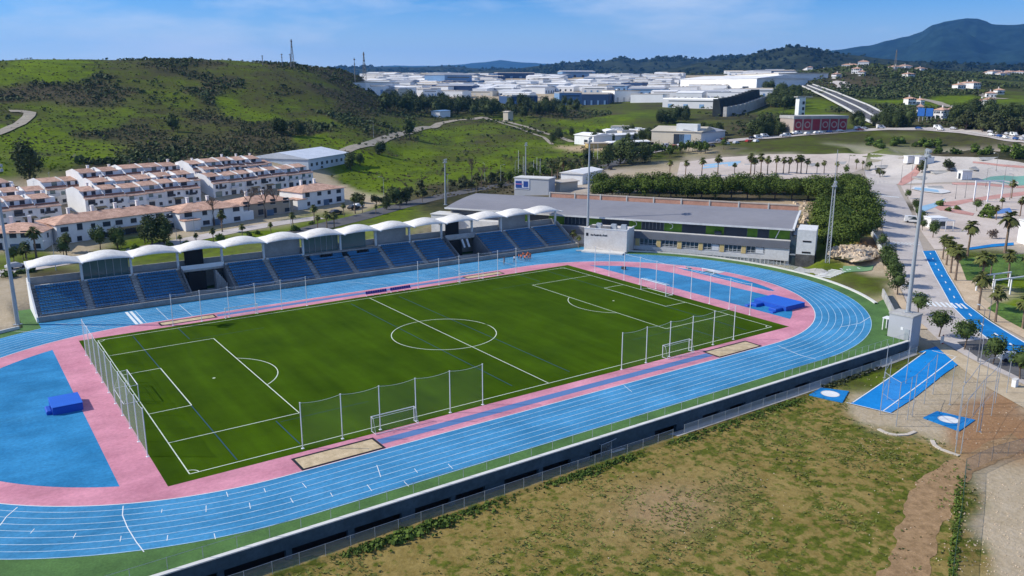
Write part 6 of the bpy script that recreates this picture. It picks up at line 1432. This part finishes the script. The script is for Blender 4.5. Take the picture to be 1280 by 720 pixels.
# ================================================================ far buildings
IW = [M('hall white', (.82, .82, .80), .8, .04, .05, (.88, .87, .85), inst=.05), M('hall grey', (.55, .56, .57), .8, .06, .1, inst=.1), M('hall cream', (.58, .53, .44), .8, .06, .1, inst=.08), M('hall blue', (.16, .28, .45), .7, .06, .1, inst=.1), M('hall navy', (.03, .07, .16), .7, .06, .1, inst=.1)]
IR = [M('hall roof pale', (.72, .72, .71), .8, .06, .06, (.80, .79, .77), inst=.08), M('hall roof grey', (.34, .35, .37), .7, .06, .06, inst=.15), M('hall roof sand', (.50, .44, .36), .8, .06, .06, inst=.1)]
hall_mesh = {}
def hall_parts(kind):
    if kind in hall_mesh: return hall_mesh[kind]
    L = []; b = MB(); b.box(0, 0, -6, 1, 1, 7); L.append(('wall', b.mesh('wall', IW[kind % 5]), None))
    b = MB()
    if kind % 3 == 0: b.extr([(-.51, 1), (0, 1.22), (.51, 1), (.51, .97), (-.51, .97)], (-.51, 0), (.51, 0))
    elif kind % 3 == 1:
        for k in range(3): b.extr([(-.5 + k / 3, 1.0), (-.5 + k / 3 + .02, 1.14), (-.5 + (k + 1) / 3, 1.0)], (-.5, 0), (.5, 0))
    else: b.box(0, 0, 1.0, 1.01, 1.01, .07)
    L.append(('roof', b.mesh('roof', IR[(kind // 2) % 3]), None))
    b = MB()
    for k in range(4): b.box(-.375 + k * .25, -.503, .02, .07, .008, .42)
    L.append(('loading_door', b.mesh('loading_door', [SHUT, IW[3], IW[1]][kind % 3]), 'stuff' if 0 else None))
    if kind % 5 in (1, 2, 3) or kind == 10: b = MB(); b.box(0, -.503, .74, .8, .008, .09); L.append(('window_band', b.mesh('window_band', GLASS), None))
    b = MB(); b.box(-.2 + .1 * (kind % 4), .1, 1.02 if kind % 3 else 1.1, .06, .1, .16); L.append(('roof_vent', b.mesh('roof_vent', IW[1]), None))
    hall_mesh[kind] = L; return L
def hall(p, ang, sx, sy, h, kind, label, grp='industrial halls in the far estate', cat='industrial hall'):
    t = thing('industrial_hall', label, cat, p, ang, grp, (sx, sy, h))
    for nm, me, kd in hall_parts(kind): put(nm, me, t)
    return t
cnames = ['white', 'grey', 'cream', 'blue', 'navy']; rnames = ['low gable roof', 'sawtooth roof', 'flat roof']
rw_ = random.Random(4); ir = 0; HAND = [(700, 124, 22), (743, 126, 22), (787, 124, 16), (645, 96, 24), (722, 94, 22), (905, 104, 60)]
for D in np.arange(915, 1720, 40):
    ir += 1; k = 0
    for u in np.arange(452, 985, (40 if D < 1150 else 36) / D * FPX):
        th = YAW + math.atan((u - 640) / FPX) + rw_.uniform(-.004, .004); x, y = CX + D * math.sin(th), CY + D * math.cos(th); z = hz_((x, y)); d = np.array([x, y, z]) - CAMP; uu, v = 640 + FPX * (d @ _r) / (d @ _f), 360 - FPX * (d @ _u) / (d @ _f)
        lim = 121 if uu < 630 else 124 if uu < 800 else 128
        if v > lim or v < 93 or uu < 458 or uu > 985 or (uu > 955 and v > 108) or any(abs(uu - a) < w and abs(v - b_) < 9 for a, b_, w in HAND): continue
        kind = rw_.choice([0, 5, 0, 5, 0, 10, 5, 10, 0, 5, 15, 20, 2, 0, 5, 0, 5, 1, 3, 4]); k += 1
        hall((x, y, z), -YAW + rw_.choice([-.43, -.43, -.43 + math.pi / 2, -.36]), rw_.uniform(24, 44), rw_.uniform(20, 36), rw_.uniform(4.5, 8.5), kind, f'{cnames[kind % 5]} industrial hall, {rnames[kind % 3]}, {nth(k - 1)} from left in {nth(ir - 1)} row')
def hall_px(u0, v0, u1, v1, dep, h, kind, label, name='industrial_hall', cat='industrial hall'):
    a, c = P(u0, v0), P(u1, v1); d = c - a; L_ = math.hypot(d.x, d.y); ang = math.atan2(d.y, d.x); n_ = Vector((-math.sin(ang), math.cos(ang), 0)); m_ = (a + c) / 2 + n_ * dep / 2; m_.z = min(a.z, c.z)
    return hall(m_, ang, L_, dep, h, kind, label, None, cat)
hall_px(699, 131, 727, 130, 40, 12, 8, 'pale blue hall standing left of the dark hall above the meadow'); hall_px(727, 131.5, 760, 130.5, 40, 11.5, 4, 'dark navy hall facing the meadow, right of the pale blue hall')
hall_px(768, 128, 800, 126, 36, 12, 5, 'white hall with blocks, right of the dark navy hall'); hall_px(828, 134, 908, 136, 30, 8, 1, 'long grey hall with dark openings at the right of the estate'); hall_px(622, 98.5, 668, 98, 50, 11, 4, 'long very dark hall on the far skyline of the estate'); hall_px(703, 97, 744, 96.5, 50, 12, 3, 'long blue hall on the far skyline of the estate')
hall_px(850, 113, 945, 116, 70, 16, 0, 'huge white hall with ribbed roof at the right end of the estate'); hall_px(905, 104, 972, 107, 60, 14, 5, 'second huge white hall behind the ribbed one'); hall_px(457, 113, 500, 116, 40, 11, 10, 'white hall above the pine wood at the left end of the estate'); hall_px(545, 116, 590, 118, 40, 11, 9, 'blue gabled hall peeping above the pine wood'); hall_px(640, 131, 672, 130, 36, 9, 4, 'small navy hall beside the darker pine wood'); hall_px(556, 108, 590, 107, 40, 17, 3, 'tall blue hall in the middle of the estate')
q = resample(px([908, 146, 932, 141, 958, 131]), 12); t = thing('quarry_wall', 'tall concrete retaining wall below the car yard at the estate corner', 'wall', q[0]); b = MB()
for a, c in zip(q, q[1:]): b.extr([(0, a.z - q[0].z - 6), (0, c.z - q[0].z + 7), (3, c.z - q[0].z + 7), (3, a.z - q[0].z - 6)], (a.x - q[0].x, a.y - q[0].y), (c.x - q[0].x, c.y - q[0].y))
b.build('wall_body', CONC, t); b = MB()
for a, c in zip(q, q[1:]): b.extr([(4, 0), (7, c.z - q[0].z + 13), (12, c.z - q[0].z + 13), (12, 0)], (a.x - q[0].x, a.y - q[0].y), (c.x - q[0].x, c.y - q[0].y))
b.build('dark_net', M('dark netting', (.02, .028, .03), .9, .3, .2), t)
# sheds and factory in the middle distance
CREAM = M('factory cream', (.56, .50, .40), .85, .06, .1); PALER = M('factory roof', (.50, .45, .36), .8, .06, .1)
def shed(u0, v0, u1, v1, dep, h, label, wall, roof, extra=None, name='shed', cat='shed'):
    a, c = P(u0, v0), P(u1, v1); d = c - a; L_ = math.hypot(d.x, d.y); ang = math.atan2(d.y, d.x); t = thing(name, label, cat, (a.x, a.y, min(a.z, c.z)), ang)
    b = MB(); b.box(L_ / 2, dep / 2, -2, L_, dep, h + 2); b.build('wall', wall, t); b = MB(); b.extr([(-.5, h), (dep / 2, h + dep * .09), (dep + .5, h), (dep + .5, h - .2), (-.5, h - .2)], (-.5, 0), (L_ + .5, 0)); b.build('roof', roof, t)
    for x, w, z, hh, m in (extra or []): b = MB(); b.box(L_ * x, -.06, z, w, .14, hh); b.build('opening', m, t)
    return t
t = shed(814, 180, 876, 180, 26, 7.5, 'cream factory with blue door beside the highway', CREAM, PALER, [(.56, 6, 0, 6, SHUT), (.68, 6.5, 0, 6, IW[3])], 'factory', 'factory'); b = MB(); b.box(20, 4, 7.5, 12, 6, 4); b.build('roof_hut', WHITE, t)
shed(876, 180, 906, 173, 20, 6, 'grey rounded shed joined to the cream factory', IW[1], IR[1], None, 'shed')
shed(718, 180, 742, 182, 14, 5.5, 'small white house at the left end of the long low sheds', WHITE, IR[0], [(.6, 3, .5, 2.5, SHUT)]); shed(742, 179, 816, 172, 9, 4, 'long low shed with pale roof and dark open front', IW[0], IR[0], [(.2, 14, .2, 2.8, SHUT), (.6, 14, .2, 2.8, IW[1]), (.85, 8, .2, 2.8, SHUT)]); shed(765, 185, 812, 181, 7, 3, 'lower carport with shade painted black before the long shed', IW[0], IR[0], [(.5, 30, .1, 2.4, BLACK)]); shed(735, 186, 758, 184.5, 5, 3, 'low ochre wall hut before the sheds', M('ochre', (.5, .38, .16)), IR[2])  # the carport's black front panel paints the shade under its roof
shed(550, 147, 563, 146, 8, 5, 'tiny blue roofed hut on the crest of the hill road', WHITE, IW[3]); shed(629, 151, 635, 151, 7, 7, 'small sandy gatehouse beside the farm track', CREAM, IR[2], None, 'gatehouse', 'hut')
shed(728, 231, 752, 224, 9, 4.2, 'white switchyard building with flat pale roof by the back street', WHITE, IR[0], [(.3, 3, .3, 2.4, IW[1])]); shed(700, 240, 722, 236, 6, 3.4, 'cream gate lodge below the palms', CREAM, IR[2])
for i, (u, v, kd) in enumerate([(770, 170, 1), (780, 172, 2), (790, 170, 0), (800, 171, 2), (762, 172, 1), (776, 166, 1)]): p = P(u, v); hall(p, .3 + i, 12, 9, 4.5, [1, 2, 0, 7, 6, 11][i], f'small yard shed, {nth(i)} listed in the scrap yard above the sheds', 'scrap yard sheds', 'shed')
# red building with round emblems, and its tower
RED = M('dull red panel', (.30, .035, .05), .75, .1, .3); a, c = P(991, 169), P(1058, 165); d = c - a; L_ = math.hypot(d.x, d.y); ang = math.atan2(d.y, d.x)
t = thing('fire_station', 'long dull red building with round pale emblems beside the highway', 'building', (a.x, a.y, min(a.z, c.z)), ang)
b = MB(); b.box(L_ / 2, 8, -2, L_, 16, 4.5); b.build('base', CREAM, t); b = MB(); b.box(L_ / 2, 8, 2.503, L_, 16, 7); b.build('wall', M('fire station wall', (.38, .32, .28), .85, .08, .2), t); b = MB(); b.box(L_ / 2, 8, 9.506, L_ + .8, 16.8, 1.6); b.build('roof', CONC, t)
for k in range(6):
    x0_ = L_ * k / 6 + .6; w = L_ / 6 - 1.2; b = MB(); b.box(x0_ + w / 2, -.12, 2.8, w, .24, 6.4); pn = b.build('red_panel', RED, t)
    if k not in (2,): b = MB(); b.tube([(x0_ + w / 2, -.25, 6), (x0_ + w / 2, -.34, 6)], 1.9, 20); em = b.build('emblem', M('emblem pale', (.40, .33, .30), .8, .1, .3), pn); b = MB(); b.tube([(x0_ + w / 2, -.345, 6), (x0_ + w / 2, -.40, 6)], 1.3, 18); b.build('emblem_disc', RED, pn)
p = P(999, 149); t = thing('drill_tower', 'slim white tower with window slits behind the red building', 'tower', p, ang); b = MB(); b.box(0, 0, -2, 5, 5, 17.5); b.build('wall', WHITE, t); b = MB(); b.box(2, 0, 15.503, 12, 5.4, .7); b.build('roof', CONC, t)
for z in (2.5, 6.5, 10.5): b = MB(); b.box(1, -2.53, z, 1.8, .1, 2.2); b.build('window', SHUT, t)
a, c = P(1146, 152), P(1165, 152); d = c - a; t = thing('blue_billboard', 'big blue two part board among trees beyond the highway', 'billboard', a, math.atan2(d.y, d.x)); Lb = d.length; b = MB()
for f0, f1 in ((0, .46), (.54, 1)): b = MB(); b.box(Lb * (f0 + f1) / 2, 0, 3.5, Lb * (f1 - f0), .4, 5); b.build('panel', M('board blue', (.02, .12, .42), .6, .08, .3), t)
for f in (.1, .36, .64, .9): b = MB(); b.box(Lb * f, .3, -1, .35, .35, 8); b.build('post', STEEL, t)
# villas on the far slopes
def far_villa(u, v, w, h, label, dep=9, mat=None, roof=None): a, c = P(u - w / 2, v), P(u + w / 2, v); c.z = a.z; villa(a, c, dep, h, label, True, mat or HW, 4, False, a.z, 'villa', 'house', roof or TILE, 1.6, 'villas on the far slopes', 1)
for u, v, w, h, lab in [(1062, 82, 20, 7, 'long white villa on the wooded hilltop'), (1079, 81.5, 14, 9, 'taller villa with red roof on the wooded hilltop'), (1069, 92, 10, 6, 'white villa below the hilltop house'), (1076, 95, 8, 5, 'small white villa lowest under the hilltop'), (1042, 98, 6, 5, 'pale house left below the wooded hilltop'), (1124, 89, 12, 6, 'sandy villa among trees right of the hilltop'), (1136, 88.5, 9, 7, 'white villa right of the sandy villa'), (1155, 91, 8, 6, 'pinkish house right of the white villa'), (1139, 98, 9, 5, 'small white house below the white villa'), (1215, 110, 16, 5, 'long low red roofed farm house'), (1202, 111, 10, 4, 'low red shed left of the farm house'), (1221, 111, 9, 6, 'farm house with two gables'), (1247, 96, 14, 9, 'large white house cluster on the right slope'), (1256, 97, 12, 7, 'white house right of the large cluster'), (1239, 95, 9, 6, 'white house left of the large cluster'), (1265, 94, 11, 7, 'white house furthest right of the cluster'), (1275, 86, 14, 7, 'pale house high at the right edge'), (1262, 87, 10, 6, 'pale house left of the edge house'), (1239, 122, 12, 4, 'sandy ruin beside the dirt road'), (1251, 118, 9, 4, 'sandy shed beyond the dirt road'), (1140, 131, 10, 5, 'white cottage in the green field'), (1153, 131, 5, 4, 'tiny white hut in the green field'), (1172, 149, 12, 6, 'white house right of the blue board'), (1183, 147, 8, 5, 'low white annex right of the blue board'), (1221, 134, 6, 5, 'white house among trees at the right'), (1231, 134, 8, 6, 'taller white house among trees at the right'), (1149, 144, 8, 6, 'white house above the blue board'), (1030, 82, 5, 4, 'small pale house left of the wooded hilltop'), (935, 90, 8, 6, 'tan tower house beyond the huge white halls'), (975, 90, 6, 5, 'pale house on the far valley floor'), (988, 91, 8, 5, 'second pale house on the far valley floor'), (1005, 89, 7, 6, 'third pale house on the far valley floor')]: far_villa(u, v, w, h, lab)
# ================================================================ masts
def antenna(u, v, vt, label, lattice=False):
    p = P(u, v); h = hpx(p, vt); t = thing('antenna_mast', label, 'mast', p, 0, 'antenna masts'); b = MB()
    if lattice:
        w = h * .06
        for sx in (-1, 1):
            for sy in (-1, 1): b.tube([(sx * w, sy * w, -2), (sx * w * .12, sy * w * .12, h)], .16, 4)
        for k in range(9):
            z0, z1 = h * k / 9, h * (k + 1) / 9; w0, w1 = w * (1 - .88 * k / 9), w * (1 - .88 * (k + 1) / 9)
            for (ax, ay), (bx, by) in (((-1, -1), (1, -1)), ((1, -1), (1, 1)), ((1, 1), (-1, 1)), ((-1, 1), (-1, -1))): b.tube([(ax * w0, ay * w0, z0), (bx * w1, by * w1, z1)], .08, 3)
    else: b.tube([(0, 0, -2), (0, 0, h * .6), (0, 0, h)], .45, 5, r2=.18)
    b.build('shaft', CONCD, t); b = MB(); b.box(0, 0, h * .9, 1.2, 1.2, h * .05); b.box(0, 0, h * .72, 1.0, 1.0, h * .04); b.build('aerial', CONCD, t)
antenna(366, 84, 49, 'tallest antenna mast on the left hilltop', True); antenna(353, 84, 67, 'short antenna mast left of the tallest one'); antenna(363.5, 84, 67, 'antenna mast touching the tallest one'); antenna(328.5, 82, 69, 'lone antenna mast furthest left on the hilltop'); antenna(456, 105, 65, 'lattice mast beyond the left shoulder of the hill', True); antenna(444, 103, 72, 'thin mast left of the lattice mast'); antenna(1118, 92, 62, 'grey lattice pylon on the wooded slope', True)
# ================================================================ cars
CARP = {}
def car_proto(k, col, van=False):
    l, w, h = (4.9, 1.9, 2.0) if van else (4.2, 1.75, 1.45); pm = M('car paint ' + k, col, .3, .03, 1, spec=.5); b = MB()
    pr = [(-l / 2, .35), (-l / 2, .85), (-l / 2 + .1, .95)] + ([(-l / 2 + .12, h), (l * .22, h), (l * .36, 1.15), (l / 2 - .05, 1.0)] if van else [(-l * .42, .98), (-l * .30, h), (l * .10, h), (l * .26, .95), (l / 2 - .1, .85)]) + [(l / 2, .6), (l / 2, .35)]
    n = len(pr); vs = []
    for s in (-1, 1):
        for x, z in pr: vs.append((x, s * w / 2 * (1 if z < 1.0 else .86), z))
    b.add(vs, [tuple(range(n))[::-1] if False else tuple(range(n)), tuple(range(2 * n - 1, n - 1, -1))] + [(i, n + i, n + (i + 1) % n, (i + 1) % n) for i in range(n)]); body = b.mesh('body', pm)
    g = MB(); z0, z1 = 1.0, h - .08
    for s in (-1, 1): g.add([(-l * .38, s * w / 2 * .965, z0), (l * .21, s * w / 2 * .965, z0), (l * .09, s * w / 2 * .885, z1), (-l * .29, s * w / 2 * .885, z1)], [(0, 1, 2, 3)])
    xa, xb = (l * .225, l * .365) if van else (l * .115, l * .262); g.add([(xa, -w * .38, h - .06), (xa, w * .38, h - .06), (xb, w * .40, 1.03), (xb, -w * .40, 1.03)], [(0, 1, 2, 3)]); gl = g.mesh('windows', GLASS)
    q = MB(); q.tube([(0, -.11, 0), (0, .11, 0)], .33, 10); wh = q.mesh('wheel', BLACK); CARP[k] = (body, gl, wh, l, w)
for k, c, v in (('white', (.72, .72, .71), 0), ('silver', (.42, .43, .45), 0), ('black', (.02, .02, .025), 0), ('blue', (.03, .08, .25), 0), ('red', (.35, .03, .03), 0), ('white van', (.74, .74, .72), 1)): car_proto(k, c, v)
def car(p, rz, k, label, grp=None, parts=True):
    body, gl, wh, l, w = CARP[k]; t = thing('parked_van' if 'van' in k else 'car', label, 'van' if 'van' in k else 'car', p, rz, grp); put('body', body, t); put('windows', gl, t)
    for x in (-.31, .31):
        for s in (-1, 1): put('wheel', wh, t, (x * l, s * (w / 2 - .1), .33))
p = P(1141, 278.5); p.z += .08; dd = P(1150, 280) - P(1132, 278); car(p, math.atan2(dd.y, dd.x), 'white van', 'white van standing across the pale road beside the trees')
hwc = resample(px([800, 192, 830, 186, 870, 180, 910, 176.5, 960, 172.5, 1010, 168, 1060, 164, 1110, 161.5, 1160, 161.5, 1210, 165, 1250, 170, 1300, 178]), 300); rc = random.Random(9); j = 0
for i in range(6, 294):
    if rc.random() < .17:
        a, c = hwc[i], hwc[i + 1]; d = c - a; n_ = Vector((-d.y, d.x, 0)).normalized(); s = rc.choice([-1, 1]); q = a + n_ * s * 3; k = rc.choice(['white', 'white', 'silver', 'silver', 'black', 'blue', 'red', 'white van']); q.z = hz_(q) + .4; car(q, math.atan2(d.y, d.x), k, f'{k if "van" in k else k + " car"} on the highway, {nth(j)} from the left', 'cars on the highway'); j += 1
for i, (u, v, k, r_) in enumerate([(722, 219, 'black', .6), (763, 212, 'black', .8), (66, 330, 'blue', .3), (20, 336, 'silver', .4), (120, 323, 'white', .3), (420, 268, 'black', .3), (442, 262, 'black', .35), (448, 260, 'white', .35), (908, 181, 'white', .1), (920, 180, 'silver', .1), (935, 178, 'red', .2), (945, 178, 'white', .2), (890, 184, 'black', .2), (1265, 452, 'silver', -.8)]): q = P(u, v); q.z += .12; car(q, r_, k, f'{k} car, {nth(i)} listed among those parked beyond the stadium', 'parked cars')
for i in range(12): u = 915 + i * 3.6 + rc.uniform(-1, 1); v = 128 - i * 1.5; q = P(u, v); car(q, rc.uniform(0, 3), rc.choice(['white', 'silver', 'blue', 'red']), f'car in the yard above the concrete wall, {nth(i)} from the left', 'cars in the high yard')
# ================================================================ woods of single trees
def wood(poly_fn, n, kind, s0, s1, lab, grp):
    pts = []
    for _ in range(n): u, v = poly_fn(); pts.append((u, v))
    for i, (u, v) in enumerate(sorted(pts)): tree(kind, P(u, v), random.uniform(s0, s1), f'{lab[0]}, {nth(i)} from the left {lab[1]}', grp)
def para(u0, u1, f0, f1):
    def f(): u = random.uniform(u0, u1); t = (u - u0) / (u1 - u0); a, b_ = f0[0] + (f0[1] - f0[0]) * t, f1[0] + (f1[1] - f1[0]) * t; return u, random.uniform(a, b_)
    return f
wood(para(478, 622, (126, 137), (143, 146.5)), 74, 'conifer', .85, 1.2, ('dark pine', 'in the wood below the white estate'), 'pines below the estate'); wood(para(632, 722, (133, 134), (149, 147)), 40, 'conifer', .75, 1.05, ('dark round pine', 'in the clump before the pale blue hall'), 'pines before the blue hall'); wood(para(958, 1000, (114, 116), (136, 140)), 34, 'broad', .9, 1.6, ('dark tree', 'on the slope right of the car yard'), 'trees by the car yard'); wood(para(935, 985, (166, 164), (174, 168)), 14, 'broad', .7, 1.3, ('dark tree', 'around the red building'), 'trees around the red building'); wood(para(1064, 1138, (156, 158), (161, 161)), 18, 'broad', .7, 1.3, ('dark tree', 'before the motorway bridge'), 'trees before the bridge'); wood(para(1195, 1285, (158, 166), (163, 172)), 24, 'olive', 1.4, 2.6, ('olive tree', 'along the highway near the right edge'), 'olives along the highway'); wood(para(1190, 1282, (140, 146), (156, 160)), 26, 'broad', .6, 1.3, ('tree', 'beyond the highway at the right'), 'trees beyond the highway'); wood(para(690, 900, (168, 168), (186, 172)), 36, 'broad', .45, .9, ('small tree', 'around the low sheds and the factory'), 'trees around the sheds')
wood(para(815, 860, (150, 146), (158, 152)), 14, 'broad', .8, 1.2, ('dark tree', 'in the clump above the cream factory'), 'trees above the factory'); wood(para(790, 905, (192, 186), (203, 190)), 30, 'fresh', .9, 1.6, ('small roadside tree', 'between the highway and the plaza'), 'roadside trees'); wood(para(1085, 1285, (176, 186), (192, 197)), 30, 'bush', 1.0, 2.4, ('roadside bush', 'on the bank behind the plaza'), 'bushes behind the plaza')
wood(para(620, 720, (226, 214), (236, 222)), 16, 'fresh', .9, 1.6, ('street sapling', 'beside the back street'), 'saplings by the back street'); wood(para(10, 430, (338, 272), (350, 284)), 26, 'bush', .6, 1.2, ('garden bush', 'on the verge between houses and stand'), 'verge bushes'); wood(para(0, 230, (326, 296), (332, 302)), 12, 'street', .8, 1.3, ('garden tree', 'before the front houses'), 'garden trees'); wood(para(440, 640, (246, 222), (262, 234)), 22, 'olive', .6, 1.1, ('olive bush', 'on the verge before the green field'), 'verge olives')
# ================================================================ hills and mountains
def ridge(name, pts, D, dep, mat, base=40, seed=1, amp=.26, nt_=70, na=620, sc=None):
    us = np.array([p[0] for p in pts], float); top = np.array([atD(u, v, D)[2] for u, v in pts]); azs = np.array([math.atan2(atD(u, v, D)[0] - CX, atD(u, v, D)[1] - CY) for u, v in pts]); az = np.linspace(azs[0], azs[-1], na); zt = np.interp(az, azs, top)
    t = np.linspace(0, 1, nt_); A_, T_ = np.meshgrid(az, t, indexing='ij'); prof = np.where(T_ < .62, (T_ / .62) ** 1.15, 1 - ((T_ - .62) / .38) ** 1.6); prof = np.clip(prof, 0, 1); Dm = D * (1 - dep * (1 - T_ / .62)); x, y = CX + Dm * np.sin(A_), CY + Dm * np.cos(A_); sc = sc or D * .12
    Z = base - 60 + (zt[:, None] - base + 60) * prof; n1 = fbm(x, y, sc, 5, seed); rid = 1 - 2 * np.abs(fbm(x, y, sc * .8, 4, seed + 5)); Z = Z + (zt[:, None] - base) * amp * (n1 * 1.2 + (rid - .6) * .8) * np.sin(np.pi * np.clip(T_ / .62 * .5, 0, 1)) * np.clip(1.15 - np.abs(T_ - .62) * .2 - (T_ > .5) * (1 - np.abs(T_ - .62) * 4).clip(0, 1) * .85, 0, 1)
    V = np.stack([x, y, Z], -1).reshape(-1, 3); i, j = np.meshgrid(np.arange(na - 1), np.arange(nt_ - 1), indexing='ij'); a = (i * nt_ + j).ravel(); F = np.stack([a, a + nt_, a + nt_ + 1, a + 1], -1)[:, ::-1]
    me = meshVF(name, V, F, mat); me.polygons.foreach_set('use_smooth', np.ones(len(F), bool)); tag(put(name, me), kind='structure'); return x, y, Z
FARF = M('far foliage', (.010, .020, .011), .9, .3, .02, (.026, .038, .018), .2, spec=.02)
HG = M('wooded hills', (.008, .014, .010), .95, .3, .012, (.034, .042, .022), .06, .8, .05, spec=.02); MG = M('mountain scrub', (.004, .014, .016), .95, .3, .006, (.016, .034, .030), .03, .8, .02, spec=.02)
ridge('far_mountain', [(300, 88), (430, 84), (520, 82), (580, 80), (627, 75), (680, 79), (750, 80), (820, 82), (950, 86)], 15000, .2, MG, 50, 3)
R0 = ridge('hill', [(380, 92), (420, 86), (460, 84), (520, 84.5), (560, 83), (600, 86), (640, 87), (700, 90)], 6000, .25, HG, 50, 11)
R1 = ridge('hill', [(560, 93), (600, 89), (650, 86), (700, 80), (737, 77), (755, 77.5), (774, 71), (800, 74), (824, 71), (850, 71), (880, 74.5), (900, 72), (940, 70), (1000, 74), (1100, 84)], 4600, .3, HG, 52, 17)
R2 = ridge('hill', [(800, 93), (840, 86), (880, 78), (920, 74), (936, 69), (960, 63), (985, 58.5), (1003, 58), (1020, 62), (1045, 66), (1100, 73), (1150, 77), (1200, 80), (1290, 82), (1450, 70), (1700, 78)], 3200, .34, HG, 54, 23)
ridge('mountain', [(900, 78), (960, 70), (1040, 63), (1060, 60), (1086, 57), (1110, 51), (1137, 46), (1153, 40), (1165, 32), (1180, 26), (1207, 22.5), (1223, 23.5), (1240, 29), (1255, 30), (1267, 29), (1300, 27), (1420, 40), (1700, 62)], 8500, .38, MG, 55, 31, .22, 90, 800, 700)
for (x, y, Z), n_, sz_, sd in ((R0, 3000, 14, 21), (R1, 5200, 11, 22), (R2, 6500, 8, 23)):
    g = np.random.default_rng(sd); i = g.integers(0, x.shape[0] - 1, n_); j = g.integers(0, int(x.shape[1] * .66), n_); fx, fy = g.uniform(0, 1, n_), g.uniform(0, 1, n_)
    def bl(A): return (A[i, j] * (1 - fx) + A[i + 1, j] * fx) * (1 - fy) + (A[i, j + 1] * (1 - fx) + A[i + 1, j + 1] * fx) * fy
    X, Y, z = bl(x), bl(y), bl(Z); k = g.uniform(0, 1, n_) < .45 + 1.3 * fbm(X, Y, 260, 3, sd); scatter('hill_woodland', np.stack([X, Y, z], 1)[k], g.uniform(.6, 1.5, n_)[k] * sz_, FARF, 7, .5, .8, sd, .2)
# ================================================================ air
hz = bpy.data.meshes.new('haze'); b = MB(); b.box(-40, 6900, -8, 31000, 21500, 840); o = b.build('haze', [], None); hm_ = bpy.data.materials.new('air'); hm_.use_nodes = True; n = hm_.node_tree.nodes; n.remove(n['Principled BSDF']); v = n.new('ShaderNodeVolumePrincipled')
v.inputs['Color'].default_value = (.16, .47, 1, 1); v.inputs['Density'].default_value = 5.2e-5; v.inputs['Anisotropy'].default_value = .2; hm_.node_tree.links.new(v.outputs[0], n['Material Output'].inputs['Volume']); o.data.materials.append(hm_); tag(o, kind='stuff')
